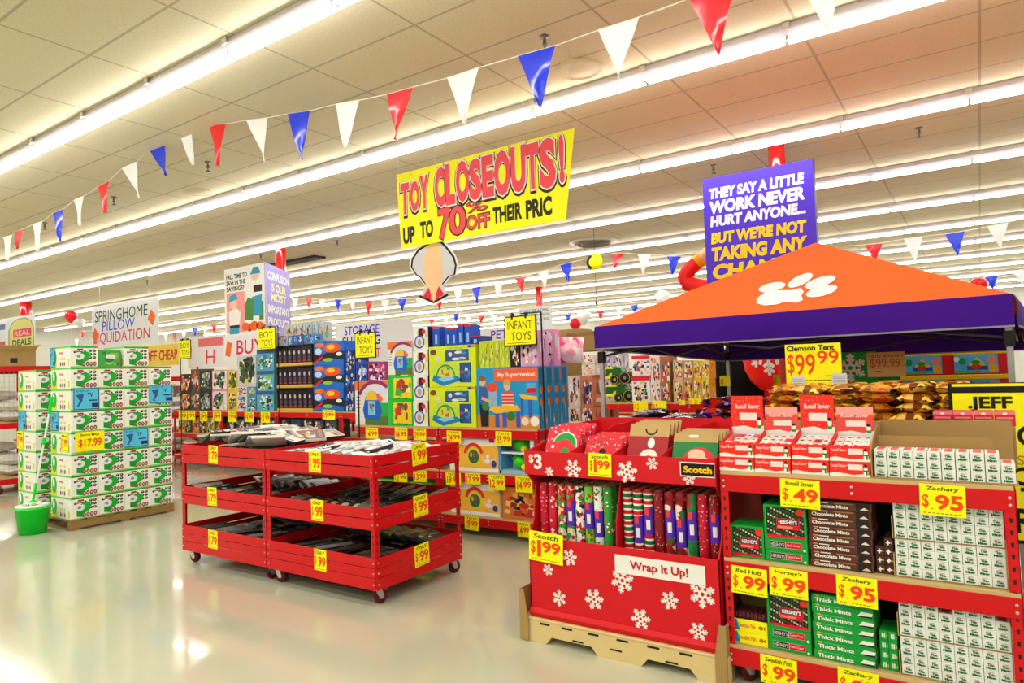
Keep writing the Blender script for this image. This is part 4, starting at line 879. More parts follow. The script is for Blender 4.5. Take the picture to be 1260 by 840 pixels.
def d_tent(m, w_, h_, d_):
    F = front(); m.rect(F, 0, h_ * .78, w_, h_, ORANGE); m.ring(F, w_ * .62, h_ * .38, w_ * .52, w_ * .6, mat('#8a2a6a', .4), .0009, 20, .9, 2.6); m.ell(F, w_ * .6, h_ * .78, w_ * .4, h_ * .14, mat('#dfe0ee', .4), .0008); m.rect(F, w_ * .3, 0, w_, h_ * .2, mat('#4f7a30', .5), .0008); m.rect(F, w_ * .72, h_ * .2, w_, h_ * .5, mat('#20b04a', .5), .0008)
    m.poly(F, [(w_ * .28, h_ * .16), (w_ * .7, h_ * .1), (w_ * .82, h_ * .3), (w_ * .7, h_ * .7), (w_ * .5, h_ * .78), (w_ * .34, h_ * .66), (w_ * .24, h_ * .35)], mat('#1560d0', .4), .001); m.poly(F, [(w_ * .32, h_ * .56), (w_ * .68, h_ * .56), (w_ * .66, h_ * .7), (w_ * .5, h_ * .78), (w_ * .36, h_ * .7)], mat('#f4c512', .4), .0012); m.poly(F, [(w_ * .7, h_ * .72), (w_ * .86, h_ * .6), (w_ * .8, h_ * .5), (w_ * .68, h_ * .58)], mat('#f06a5a', .4), .0012)
    m.rect(F, w_ * .4, h_ * .22, w_ * .62, h_ * .54, mat('#7fc4ea', .4), .0014); art(m, F, w_ * .42, h_ * .24, w_ * .6, h_ * .5, ['#3a5a9a', '#e8c0a0', '#f0f0f0', '#c84a4a'], 6, 3, .0016)
    for k in range(5): m.rect(F, w_ * .04, h_ * (.3 + .08 * k), w_ * .17, h_ * (.32 + .08 * k), GREY, .0008)
TW = mat('#eceae6', .45)
toy_box(437, 468, 478, 524, TY + .03, .3, TW, d_tent, 'tent_toy_box', 'white boxed play tent with orange top, lower one at the cart end of the shelf', z=L1 + E_)
def d_green(seed):
    def f(m, w_, h_, d_):
        F = front(); m.rect(F, w_ * .22, h_ * .08, w_ * .96, h_ * .9, mat('#f3d418', .4)); art(m, F, w_ * .25, h_ * .1, w_ * .95, h_ * .9, ['#e8431c', '#2fb84a', '#f3a01a', '#7a4a2a', '#f8e9b0', '#d02a2a'], 10, seed, .0009, .35); m.text(F, 'sing', w_ * .3, h_ * .03, w_ * .5, h_ * .08, DGREEN, .002, bold=.03)
    return f
def d_white(m, w_, h_, d_):
    F = front(); art(m, F, w_ * .06, h_ * .06, w_ * .94, h_ * .94, ['#f3efe4', '#e8c030', '#d8d4ea', '#f0b890'], 7, 2, .0006, .3); m.rect(F, w_ * .36, h_ * .6, w_ * .7, h_ * .92, DARK, .0012); m.ell(F, w_ * .72, h_ * .78, w_ * .13, h_ * .1, PRED, .0014); m.ring(F, w_ * .42, h_ * .36, w_ * .26, w_ * .34, mat('#3a55b8', .4), .0016); m.ell(F, w_ * .42, h_ * .36, w_ * .25, h_ * .22, mat('#cfe0f2', .4), .0014); m.ell(F, w_ * .42, h_ * .34, w_ * .12, h_ * .14, mat('#d89a78', .4), .0018); m.ell(F, w_ * .8, h_ * .3, w_ * .1, h_ * .1, YEL, .0012)
xs = [478, 508, 527]
for k, (y0_, y1_) in enumerate(((492, 524), (462, 492))):
    za = L1 + E_ if k == 0 else None
    toy_box(478, y0_, 508, y1_, TY + .03, .28, mat('#1fc43a', .4), d_green(k + 1), 'musical_toy_box', 'green and yellow musical toy box, %s of the pair beside the play tent boxes' % ('lower', 'upper')[k], z=za or rel(490, 492, TY + .03)[1] + .002)
za = L1 + E_
for k, (y0_, y1_) in enumerate(((493, 524), (462, 493), (431, 462), (402, 431))):
    zt_ = rel(517, y0_, TY + .03)[1]; toy_box(508.5, y0_, 527, y1_, TY + .03, .28, WHITE, d_white, 'activity_toy_box', 'white toy box with a blue ring picture, %s up in its column' % ORD[k + 1], z=za, sidebase=mat('#1c2350', .4)); za = zt_ + .001
toy_box(477, 420, 507.5, 461, TY + .03, .28, TW, d_tent, 'tent_toy_box', 'white boxed play tent with orange top, upper one on the green toy boxes', z=rel(490, 461.5, TY + .03)[1] + .003)
def d_mat(m, w_, h_, d_):
    F = front(); m.ell(F, w_ * .36, h_ * .38, w_ * .3, h_ * .26, mat('#bfe04a', .4)); m.poly(F, [(w_ * .06, h_ * .16), (w_ * .3, h_ * .02), (w_ * .72, h_ * .16), (w_ * .6, h_ * .26), (w_ * .36, h_ * .2), (w_ * .1, h_ * .3)], mat('#1580c8', .4), .0009); m.poly(F, [(w_ * .18, h_ * .2), (w_ * .32, h_ * .12), (w_ * .56, h_ * .2), (w_ * .42, h_ * .26)], mat('#8fd0e8', .4), .001)
    m.ring(F, w_ * .36, h_ * .24, w_ * .18, w_ * .21, mat('#2f9a3a', .4), .0011, 16, 0, math.pi); art(m, F, w_ * .24, h_ * .2, w_ * .5, h_ * .52, ['#3aa84a', '#e85a3a', '#f2c030', '#5a3a8a'], 6, 5, .0013, .3)
    m.rect(F, w_ * .36, h_ * .62, w_ * .86, h_ * .9, mat('#2a5a9a', .3), .0009); art(m, F, w_ * .38, h_ * .63, w_ * .85, h_ * .89, ['#f0d8c0', '#d8a080', '#3a8ac8', '#f2e9e0', '#8ab8e0'], 8, 8, .0011, .35); m.rect(F, w_ * .66, h_ * .1, w_ * .9, h_ * .58, mat('#24558f', .3), .0009); art(m, F, w_ * .67, h_ * .12, w_ * .89, h_ * .56, ['#c83a6a', '#3a8ac8', '#2f5a9a', '#e8e0d8'], 6, 11, .0011, .4)
    m.text(F, 'activity gym', w_ * .4, h_ * .92, w_ * .4, h_ * .04, mat('#2f7a3a', .4), .001); m.ell(F, w_ * .1, h_ * .86, w_ * .07, h_ * .07, mat('#7a3a3a', .4), .0009); m.ell(F, w_ * .2, h_ * .7, w_ * .07, h_ * .05, mat('#d8d8d0', .4), .0009); m.rect(F, w_ * .84, h_ * .93, w_ * .92, h_ * .99, BLUE, .0009); m.rect(F, w_ * .92, h_ * .93, w_ * .98, h_ * .99, ORANGE, .0009)
for k, (y0_, y1_) in enumerate(((476, 525), (425, 476))):
    toy_box(528, y0_, 586, y1_, TY + .03, .22, LIME, d_mat, 'play_mat_box', 'yellow-green boxed activity gym, %s of the two' % ('lower', 'upper')[k], z=L1 + E_ if k == 0 else rel(555, 476, TY + .03)[1] + .002)
def d_market(m, w_, h_, d_):
    F = front(); m.rect(F, 0, 0, w_, h_ * .22, mat('#d8883a', .4)); m.rect(F, w_ * .3, h_ * .78, w_, h_ * .98, mat('#f0603a', .4), .0009); m.text(F, 'My Supermarket', w_ * .36, h_ * .83, w_ * .6, h_ * .09, WHITE, .0015, bold=.02)
    sk = mat('#e8b48a', .5)
    m.poly(F, [(w_ * .06, 0.01), (w_ * .19, .01), (w_ * .2, h_ * .4), (w_ * .04, h_ * .4)], DARK, .0012); m.poly(F, [(w_ * .02, h_ * .4), (w_ * .2, h_ * .38), (w_ * .17, h_ * .68), (w_ * .05, h_ * .7)], mat('#3a5fa8', .5), .0013); m.ell(F, w_ * .1, h_ * .78, w_ * .055, h_ * .085, sk, .0014); m.ell(F, w_ * .1, h_ * .83, w_ * .06, h_ * .05, mat('#8a5a30', .5), .0015); m.bar(F, w_ * .08, h_ * .5, w_ * .22, h_ * .44, h_ * .05, sk, .0016)
    m.poly(F, [(w_ * .41, h_ * .3), (w_ * .62, h_ * .3), (w_ * .6, h_ * .6), (w_ * .43, h_ * .6)], mat('#e04a3a', .5), .0012)
    for q in range(5): m.rect(F, w_ * .42, h_ * (.32 + .055 * q), w_ * .61, h_ * (.34 + .055 * q), mat('#f6e0d8', .5), .0013)
    m.ell(F, w_ * .51, h_ * .7, w_ * .055, h_ * .085, sk, .0013); m.ell(F, w_ * .51, h_ * .76, w_ * .06, h_ * .05, mat('#c8a050', .5), .0014)
    m.poly(F, [(w_ * .2, h_ * .3), (w_ * .32, h_ * .24), (w_ * .72, h_ * .3), (w_ * .66, h_ * .38), (w_ * .24, h_ * .36)], mat('#f0c020', .5), .0017); bl = mat('#3a58c0', .5)
    for q in (.3, .42, .64): m.rect(F, w_ * q, 0.01, w_ * (q + .07), h_ * .27, bl, .0016)
    m.rect(F, w_ * .2, h_ * .36, w_ * .34, h_ * .68, mat('#8fb8d0', .5), .0011); m.ell(F, w_ * .26, h_ * .68, w_ * .1, h_ * .08, mat('#e04a2a', .5), .0013); m.ell(F, w_ * .14, h_ * .36, w_ * .06, h_ * .07, mat('#2f8a3a', .5), .0018); m.ell(F, w_ * .56, h_ * .2, w_ * .07, h_ * .08, mat('#3a7a2a', .5), .0018)
    m.poly(F, [(w_ * .7, h_ * .56), (w_ * .98, h_ * .52), (w_ * .98, h_ * .46), (w_ * .74, h_ * .48)], mat('#f0c020', .5), .0012); m.rect(F, w_ * .72, h_ * .2, w_ * .76, h_ * .5, bl, .0011); m.rect(F, w_ * .84, h_ * .18, w_ * .9, h_ * .47, bl, .0011); m.rect(F, w_ * .82, h_ * .58, w_ * .96, h_ * .66, PRED, .0012); m.rect(F, w_ * .82, h_ * .66, w_ * .96, h_ * .74, mat('#5ab0d8', .5), .0012); m.ell(F, w_ * .78, h_ * .12, w_ * .06, h_ * .07, mat('#e8e0c8', .5), .0014); m.ell(F, w_ * .93, h_ * .12, w_ * .07, h_ * .08, WHITE, .0014)
    S = side(w_, 0, 0); m.rect(S, d_ * .12, h_ * .1, d_ * .88, h_ * .95, mat('#1580b8', .4)); m.rect(S, d_ * .2, h_ * .72, d_ * .8, h_ * .98, mat('#1a6a9a', .4), .0008)
    for q in (.62, .42): m.ell(S, d_ * .35, h_ * q, d_ * .2, h_ * .06, mat('#d88a2a', .4), .001); m.ell(S, d_ * .6, h_ * (q + .02), d_ * .16, h_ * .05, mat('#c84a2a', .4), .0011)
    m.rect(S, d_ * .45, h_ * .12, d_ * .55, h_ * .36, mat('#7fd0ea', .4), .001)
for k in range(4):
    o = toy_box(585 if k else 587, 452, 663, 526, TY + .02, .125, SKYB, d_market, 'supermarket_toy_box', 'large blue play supermarket box, %s from the front of the shelf' % ORD[k + 1], group='blue supermarket boxes', z=L1 + E_) if k == 0 else dup(o, (o.location.x + .004, TY + .02 + k * .135, L1 + E_), None, 'large blue play supermarket box, %s from the front of the shelf' % ORD[k + 1])
zs = L1 + E_ + .57
def loosebox(x, y, z, w_, d_, h_, base, deco, nm, label, cat='toy box', group=None):
    m = MB().cbox((0, 0, 0), (w_, d_, h_), base, .002); deco(m, w_, h_, d_); return solo(m, nm, label, cat, (x, y, z), group=group)
ztop = L1 + E_ + (rel(625, 452, TY + .02)[1] - L1)
for k in range(6): loosebox(-4.12 + k * .062, TY + .05, ztop + .002, .058, .3, .27, mat('#c4d22a', .4), A(['#9ab010', '#e8f090', '#d8e850', '#3a6aa0'], 3, 40 + k, None, .25), 'game_box', 'narrow yellow-green box standing on the supermarket boxes, %s from the activity gyms' % ORD[k + 1], group='yellow-green boxes')
loosebox(-3.74, TY + .04, ztop + .002, .11, .25, .26, DARK, A(['#e8e8e0', '#5a4030', '#a05a3a'], 5, 3), 'game_box', 'black picture box beside the yellow-green spines')
loosebox(-3.62, TY + .04, ztop + .002, .2, .2, .3, mat('#d9a2d0', .4), A(['#f2d8ea', '#e8b030', '#5a3a2a', '#f0e0e8', '#b06ab0'], 8, 5, None, .3), 'doll_box', 'pink doll box under the infant toys sign')
loosebox(-3.645, TY + .36, ztop + .002, .21, .12, .36, mat('#e890c0', .35), A(['#f4c8e0', '#c8e0f0', '#f0e8f4', '#b86aa0', '#ffd0e4'], 9, 15, None, .4), 'doll_box', 'tall pink princess doll box behind the sign pole')
pillow((-3.5, TY + .72, ztop + .16), .36, .3, .26, cells_mat('pink_bag_print', ['#f6a6c8', '#ffd7e6', '#e84a8a', '#f8c8d8', '#f2f0ee'], 14), .3, 'pink bagged toy bundle behind the princess doll box', 'toy', 'pink_toy_bag', None, 1.2)
def d_blueroll(m, w_, h_, d_): F = front(); m.rect(F, w_ * .35, h_ * .12, w_ * .65, h_ * .6, mat('#9cc4f0', .4)); m.rect(F, 0, h_ * .9, w_, h_, PRED)
ztg = rel(555, 425, TY + .03)[1]
for k, (dx, w_, h_) in enumerate(((0, .1, .25), (.17, .08, .23), (.25, .08, .22), (.335, .08, .26), (.43, .085, .25))): loosebox(-4.74 + dx, TY + .06, ztg + .002, w_, .16, h_ * .82, mat('#0f52c8', .35), d_blueroll, 'blue_book_pack', 'small upright blue pack on the activity gyms, %s from the play tent end' % ORD[k + 1], group='blue packs')
loosebox(-4.24, TY + .06, ztg + .002, .13, .2, .08, mat('#0f3a98', .35), d_blueroll, 'blue_flat_pack', 'short dark blue pack lying beside the upright blue packs')
# lower infant shelves
def d_baby(m, w_, h_, d_):
    F = front(); m.rect(F, 0, 0, w_, h_ * .74, mat('#f2b83a', .4)); m.rect(F, w_ * .02, h_ * .76, w_ * .3, h_ * .98, mat('#e9eff4', .4)); m.ring(F, w_ * .42, h_ * .46, w_ * .17, w_ * .24, mat('#d8382a', .4), .0012, 18, .2, 3.0); m.ell(F, w_ * .42, h_ * .42, w_ * .17, h_ * .27, mat('#d8d428', .4), .001); m.ell(F, w_ * .42, h_ * .42, w_ * .13, h_ * .2, mat('#2f6a4a', .4), .0012); art(m, F, w_ * .33, h_ * .28, w_ * .52, h_ * .56, ['#c83a3a', '#3a7ac8', '#e8c040', '#46a04a'], 5, 7, .0014, .4)
    m.rect(F, 0, 0, w_, h_ * .1, mat('#e8eef2', .4), .0009); art(m, F, w_ * .6, h_ * .12, w_ * .95, h_ * .7, ['#f0d060', '#f2a0a0', '#e8eef4', '#e87a3a'], 8, 17, .0009, .3); m.ell(F, w_ * .9, h_ * .24, w_ * .06, h_ * .1, mat('#1e4a8a', .4), .0013); m.rect(F, w_ * .8, h_ * .84, w_ * .92, h_ * .94, PRED, .0009)
def d_cow(m, w_, h_, d_): F = front(); art(m, F, w_ * .05, h_ * .05, w_ * .95, h_ * .95, ['#f6f2e8', '#2a2a2a', '#e8742a', '#f0ead8', '#b0d8a0'], 9, 4, .0007, .4)
for lev, nm, yy in ((L2, 'middle', 0), (L3, 'bottom', 0)):
    loosebox(-4.53, TY + .03, lev + E_, .09, .3, .3, mat('#f0ece0', .4), d_cow, 'animal_toy_box', 'cream spotted animal toy box on the %s infant shelf' % nm)
    loosebox(-4.435, TY + .03, lev + E_, .52, .3, .345 if lev == L2 else .33, WHITE, d_baby, 'learning_table_box', 'orange and white learning table box on the %s infant shelf' % nm)
# frog display and giraffe boxes
t = thing('frog_toy_display', 'white open display with two green frog toys on the middle infant shelf', 'toy', (-3.9, TY + .03, L2 + E_))
MB().box((0, .2, 0), (.4, .204, .4), mat('#e8eef4', .4)).box((0, 0, 0), (.4, .2, .03), mat('#9cc8ea', .4)).box((0, 0, .19), (.4, .2, .205), mat('#dfeaf4', .4)).box((0, 0, 0), (.02, .2, .4), mat('#58a8d8', .4)).box((.36, 0, 0), (.4, .2, .4), mat('#e8eef4', .4)).build('display_box', t)
for z in (.03, .205):
    m = MB().ball((.19, .1, z + .075), .075, mat('#3ad018', .3), 14, (1.1, 1, .95)); m.ball((.14, .05, z + .13), .025, mat('#3ad018', .3), 8).ball((.24, .05, z + .13), .025, mat('#3ad018', .3), 8).ball((.14, .03, z + .135), .012, DARK, 6).ball((.24, .03, z + .135), .012, DARK, 6).ball((.25, .06, z + .03), .035, mat('#e8e020', .3), 8); m.build('frog', t)
loosebox(-3.88, TY + .03, L3 + E_, .4, .28, .3, mat('#d87a30', .4), A(['#e8b050', '#b83a2a', '#8a3a1a', '#f2d080', '#e8542a'], 10, 12, None, .35), 'giraffe_toy_box', 'orange animal toy box on the bottom infant shelf')
for k in range(2): loosebox(-5.75 + k * .5, TY + .03, L2 + E_, .46, .3, .26, mat('#3abf3a', .4), A(['#8fe05a', '#e9f4e0', '#208a30', '#f0d030'], 8, 30 + k), 'green_toy_box', 'bright green toy box on the middle infant shelf, %s from the cart side' % ORD[k + 1])
for k in range(2): loosebox(-5.75 + k * .5, TY + .03, L3 + E_, .46, .3, .28, mat('#52c03a', .4), A(['#a8e06a', '#f2f4e0', '#2f8a40', '#e88030'], 8, 50 + k), 'green_toy_box', 'bright green toy box on the bottom infant shelf, %s from the cart side' % ORD[k + 1])
ti = 0
for (x0_, y0_, x1_, y1_, pr) in ((450, 526, 465, 540, '14.99'), (486, 526, 501, 541, '14.99'), (509, 527, 524, 541, '29.99'), (550, 530, 567, 545, '24.99'), (610, 531, 629, 548, '35.99')): ti += 1; tag_px(x0_, y0_, x1_, y1_, TY - .0065, 'TOYS', pr, 'small yellow %s price card on the top infant toy beam, %s along' % (pr, ORD[ti]), 0.02, None, False)
ti = 0
for (x0_, y0_, x1_, y1_, pr) in ((485, 582, 501, 592, '12.99'), (509, 579, 525, 592, '13.99'), (549, 582, 567, 596, '19.99'), (573, 583, 591, 595, '17.99'), (602, 585, 621, 602, '12.99'), (635, 587, 655, 605, '14.99')): ti += 1; tag_px(x0_, y0_, x1_, y1_, TY - .0065, 'TOYS', pr, 'small yellow %s price card on the middle infant toy beam, %s along' % (pr, ORD[ti]), -0.02, None, False)
ti = 0
for (x0_, y0_, x1_, y1_, pr) in ((572, 636, 589, 651, '19.99'), (637, 643, 652, 660, '14.99')): ti += 1; tag_px(x0_, y0_, x1_, y1_, TY - .0065, 'TOYS', pr, 'small yellow %s price card on the bottom infant toy beam, %s along' % (pr, ORD[ti]), 0.02, None, False)
# boy toys, top shelf
def boy(px0, py0, px1, py1, base, deco, nm, label, d_=.3, z=None): return toy_box(px0, py0, px1, py1, BY + .03, d_, mat(base, .4), deco, nm, label, z=z)
zb = L1 + E_
def column(px0, px1, rows, base, pals, nm, lb, n=10, bar=None, frame=None, seed=0, d_=.3):
    z = zb
    for k in range(len(rows) - 1):
        y1_, y0_ = rows[k], rows[k + 1]; zt_ = rel((px0 + px1) / 2, y0_, BY + .03)[1]
        boy(px0, y0_, px1, y1_, base, A(pals, n, seed * 10 + k, bar, .4, frame), nm, '%s, %s up' % (lb, ORD[k + 1]), d_, z); z = zt_ + .001
column(222, 235, (505, 483, 460), '#3a2a22', ['#f08a2a', '#e8611a', '#2a2420', '#d9c8a8'], 'action_figure_box', 'dark box with orange figure at the pallet end of the boy shelf', seed=1)
column(235, 246, (505, 482, 454), '#5a4a42', ['#e8702a', '#3a3a40', '#c8b8a8', '#8a3a20'], 'action_figure_box', 'brown figure box second along the boy toy shelf', seed=2)
column(246, 260, (505, 480, 456), '#2a2e30', ['#6a8a4a', '#c8ccc8', '#1a1a20', '#8a9aa0'], 'robot_toy_box', 'dark grey robot toy box third along the boy toy shelf', seed=3)
column(261, 280, (506, 480, 455), '#e8e4e4', ['#8aa858', '#5a6a6a', '#c8d0c0', '#3a4440'], 'vehicle_toy_box', 'white toy box with pink edging on the boy toy shelf', frame='#e88a90', seed=4)
column(281, 292, (506, 481, 456), '#e8c020', ['#3a6a3a', '#f0e060', '#2a2a20', '#b08a20'], 'yellow_toy_box', 'narrow yellow toy box on the boy toy shelf', seed=5)
column(292, 304, (507, 495, 487, 476), '#d8d8e0', ['#d84a4a', '#e8e8f0', '#58a0a8', '#4a4a50'], 'flat_toy_box', 'pale flat toy box before the figure play set', seed=6)
column(304, 315, (507, 496, 487, 476), '#5a90c8', ['#3a6ab0', '#e0c860', '#8ac8e0', '#3aa05a'], 'flat_toy_box', 'blue flat toy box beside the pale flat boxes', seed=7)
boy(292, 437, 315, 475, '#c8ccd0', A(['#2a3a5a', '#1a1a1a', '#6a3a2a', '#e8d040', '#3a5a2a'], 10, 77), 'play_set_box', 'large grey figure play set box standing on the flat boxes', .2, rel(303, 476, BY + .03)[1] + .003)
column(316, 337, (508, 481, 456, 430), '#58a8c8', ['#3a7ab8', '#7ac850', '#e8f0f0', '#2a4a3a', '#a0d8e8'], 'water_toy_box', 'blue and green toy box column beside the dark figure trays', seed=8, bar='#3a5a90')
# three trays of dark figure packs
zc = zb
for k, (y1_, y0_) in enumerate(((508, 477), (477, 450), (450, 424))):
    x0_, _ = rel(341, 490, BY + .03); x1_, _ = rel(385, 490, BY + .03); zt_ = rel(363, y0_, BY + .03)[1]
    t = thing('figure_tray', 'yellow-edged open tray of dark figure packs, %s up' % ORD[k + 1], 'toy display', (x0_, BY + .03, zc)); w_, h_ = x1_ - x0_ - .01, zt_ - zc - .003
    MB().cbox((0, 0, 0), (w_, .25, .05), mat('#d8b040', .4), .002).cbox((0, .24, .05), (w_, .25, h_), DARK, .002).cbox((0, 0, h_ - .02), (w_, .25, h_), mat('#2a1a12', .4), .002).cbox((0, 0, .05), (.012, .24, h_ - .02), mat('#3a2a1a', .4), .001).cbox((w_ - .012, 0, .05), (w_, .24, h_ - .02), mat('#3a2a1a', .4), .001).build('tray', t)
    for q in range(7):
        xx = .018 + q * (w_ - .036) / 7; m = MB().cbox((xx, .02, .052), (xx + (w_ - .036) / 7 - .008, .22, h_ - .03), mat('#201824', .3), .003); F = front(xx, .02, .052); pw = (w_ - .036) / 7 - .008; m.ell(F, pw * .45, h_ * .5, pw * .2, h_ * .1, mat('#c8c0c8', .4)); m.ell(F, pw * .5, h_ * .25, pw * .25, h_ * .12, mat('#5a4468', .4)); m.rect(F, pw * .2, h_ * .05, pw * .8, h_ * .12, mat('#a04a3a', .4)); m.build('figure_pack', t)
    zc = zt_ + .002
for q in range(7):
    x0_, z_ = rel(341 + 6.3 * q, 424, BY + .03); loosebox(x0_, BY + .05, zc, .12, .2, .16, mat(('#b8bcc4', '#b8bcc4', '#3a7ac8', '#2f6ac0', '#2a5ab0', '#3a8ad0', '#4a9ad8')[q], .4), A(['#e0e4e8', '#2a4a8a', '#8ab8e0', '#a84a4a'], 4, 60 + q), 'small_toy_pack', 'small pack on the dark figure trays, %s from the yellow boy toys sign' % ORD[q + 1], group='small packs on the trays')
def d_race(seed):
    def f(m, w_, h_, d_):
        F = front(); m.poly(F, [(0, h_ * .1), (w_ * .5, h_ * .3), (w_, h_ * .2), (w_, h_ * .55), (w_ * .6, h_ * .6), (w_ * .2, h_ * .4), (0, h_ * .5)], DARK, .0008); m.ell(F, w_ * .62, h_ * .72, w_ * .28, h_ * .2, mat('#e8501a', .4), .001); m.ell(F, w_ * .58, h_ * .76, w_ * .14, h_ * .1, mat('#f8c830', .4), .0012); m.ell(F, w_ * .2, h_ * .86, w_ * .16, h_ * .1, ORANGE, .001); m.ell(F, w_ * .16, h_ * .6, w_ * .12, h_ * .14, mat('#c8d8f0', .4), .001); m.ell(F, w_ * .48, h_ * .22, w_ * .16, h_ * .08, mat('#8ad030', .4), .001); m.bar(F, 0.02, h_ * .1, w_ * .3, h_ * .35, h_ * .1, PRED, .0012); m.ell(F, w_ * .85, h_ * .45, w_ * .1, h_ * .08, WHITE, .0011)
    return f
zc = zb
for k, (y1_, y0_) in enumerate(((508, 477), (477, 449), (449, 420))):
    zt_ = rel(404, y0_, BY + .03)[1]; boy(386, y0_, 423, y1_, '#1a6ad0', d_race(k), 'race_track_box', 'blue race track toy box with orange flames, %s up' % ORD[k + 1], .3, zc); zc = zt_ + .001
column(425, 437, (505, 480, 458, 430), '#16308a', ['#2a50b0', '#0f1f5a', '#c8c8a8', '#3a6ad8'], 'navy_toy_box', 'navy toy box beside the race track boxes', seed=9)
column(438, 452, (505, 470, 445), '#2a55b0', ['#3a6ad8', '#8ab0f0', '#e8e8f0', '#1a2a7a'], 'blue_bottle_pack', 'blue bubble bottle pack behind the play tent box', seed=10)
column(453, 476, (505, 470, 445), '#a02a6a', ['#c83a8a', '#f0a0c8', '#5a2a8a', '#e8d0e0'], 'pink_bottle_pack', 'pink bottle pack behind the play tent box', seed=11)
_zc = rel(372, 421, BY + .3)[1]; _xa = rel(345, 410, BY + .3)[0]; _xb = rel(402, 410, BY + .3)[0]
loosebox(_xa, BY + .3, zb, _xb - _xa, .5, _zc - zb, KRAFT, lambda *a: None, 'cardboard_box', 'tall plain carton behind the dark figure trays', 'cardboard box')
for k, (a_, b_, c_) in enumerate(((350, 360, '#d8d0c0'), (360, 369, '#cfd4c8'), (369, 377, '#c8d8d8'), (377, 384, '#b8c8d0'), (385, 391, '#c0d0d8'), (392, 398, '#b8ccd8'))):
    x0_, _ = rel(a_, 410, BY + .3); x1_, _ = rel(b_, 410, BY + .3); loosebox(x0_, BY + .3, _zc + .001, x1_ - x0_ - .01, .2, .33, mat(c_, .4), A(['#d84a4a', '#2a3a5a', '#7ab04a', '#e8c840', '#5a90b8'], 6, 80 + k, None, .3), 'picture_toy_box', 'tall pale picture box on top of the boy toys, %s from the confusion sign' % ORD[k + 1])
for k in range(6): loosebox(-13.35 + k * .25, BY + .05, L2 + E_, .235, .3, .3, mat(('#e8b020', '#2a2a2a', '#d8802a', '#3a3a42', '#e8c83a', '#4a5a3a')[k], .4), A(['#e8501a', '#f0d040', '#2a2a2a', '#c8c8c0', '#3a8a4a'], 9, 90 + k), 'boxed_toy', 'yellow and black boxed toy on the lower boy shelf, %s from the box pallet' % ORD[k + 1], group='toys on the lower boy shelf')
for k in range(10): loosebox(-11.7 + k * .295 + (.12 if k > 4 else 0), BY + .05, L2 + E_, .27, .3, .3, mat(('#22242a', '#2a3a5a', '#3a2a22', '#1a1a20', '#44464a')[k % 5], .4), A(['#4a5a7a', '#8a8a90', '#c86a2a', '#d8d0c0', '#2f4a6a'], 8, 110 + k), 'boxed_toy', 'dark boxed toy on the lower boy shelf behind the cart, %s along' % ORD[k + 1], group='dark toys on the lower boy shelf')
ti = 0
for (x0_, y0_, x1_, y1_, pr) in ((220, 505, 230, 517, '9.99'), (231, 505, 240, 517, '7.99'), (246, 506, 255, 518, '3.99'), (262, 506, 272, 518, '5.99'), (281, 506, 291, 519, '7.99'), (301, 507, 312, 519, '19.99'), (321, 507, 332, 520, '12.99'), (397, 504, 412, 516, '19.99')): ti += 1; tag_px(x0_, y0_, x1_, y1_, BY - .0065, 'TOYS', pr, 'small yellow %s price card on the boy toy beam, %s from the box pallet' % (pr, ORD[ti]), .02, None, False)
# ---------------------------------------------------------------- the canopy tent
TL, TR = Vector((-2.85, 5.49, 0)), Vector((.19, 5.26, 0))
fu = (TR - TL).normalized(); fb = Vector((-fu.y, fu.x, 0)); S_ = (TR - TL).length
VB, EV, PK_ = 1.78, 1.985, 2.73
cor = [TL.copy(), TR.copy(), TR + fb * S_, TL + fb * S_]; ctr = (cor[0] + cor[2]) / 2
tent = thing('canopy_tent', 'pop-up canopy tent with orange roof and purple valance standing over the candy bags', 'canopy tent', ctr)
def loc_(p): return Vector(p) - ctr
tops = [Vector((c.x, c.y, EV)) for c in cor]; pk = Vector((ctr.x, ctr.y, PK_))
def panel(i, u, v):
    a, b_ = tops[i], tops[(i + 1) % 4]; p = (a + (b_ - a) * u) * (1 - v) + pk * v; sag = .035 * math.sin(math.pi * u) * (1 - v) * 4 * v * .6; return p - Vector((0, 0, sag))
m = MB()
for i in range(4):
    vs = []; fs = []; N, K = 16, 12
    for j in range(K + 1):
        for k in range(N + 1): vs.append(loc_(panel(i, k / N, j / K) + Vector((0, 0, .003 * math.sin(k * 1.9 + j * 2.3) * (1 - j / K) * (0 < k < N) * (j > 0)))))
    for j in range(K):
        for k in range(N): fs.append((j * (N + 1) + k, j * (N + 1) + k + 1, (j + 1) * (N + 1) + k + 1, (j + 1) * (N + 1) + k))
    m.add(vs, fs, TENTO, True)
roof = m.build('roof_cloth', tent)
# paw mark printed on the front slope, fitted to the panel's plane
def on_panel(px, py):
    d = at(px, py, 5) - Vector((0, 0, EYE)); a, b_, c = tops[0], tops[1], pk; n_ = (b_ - a).cross(c - a).normalized(); o = Vector((0, 0, EYE)); q = o + d * ((a - o).dot(n_) / d.dot(n_))
    # panel coordinates
    v = (q.z - EV) / (PK_ - EV); e = q - pk * v; ab = b_ - a; u = ((e / (1 - v)) - a).dot(ab) / ab.dot(ab); return panel(0, u, v) + n_ * (.005 if n_.z > 0 else -.005)
def mark(pts, cx, cy):
    vs = [loc_(on_panel(cx, cy))]; fs = []; n = len(pts)
    for r in (.5, 1.0):
        for x, y in pts: vs.append(loc_(on_panel(cx + (x - cx) * r, cy + (y - cy) * r)))
    for k in range(n): fs.append((0, 1 + k, 1 + (k + 1) % n)); fs.append((1 + k, 1 + n + k, 1 + n + (k + 1) % n, 1 + (k + 1) % n))
    return vs, fs
m = MB(); PAWM = mat('#f3ece4', .6)
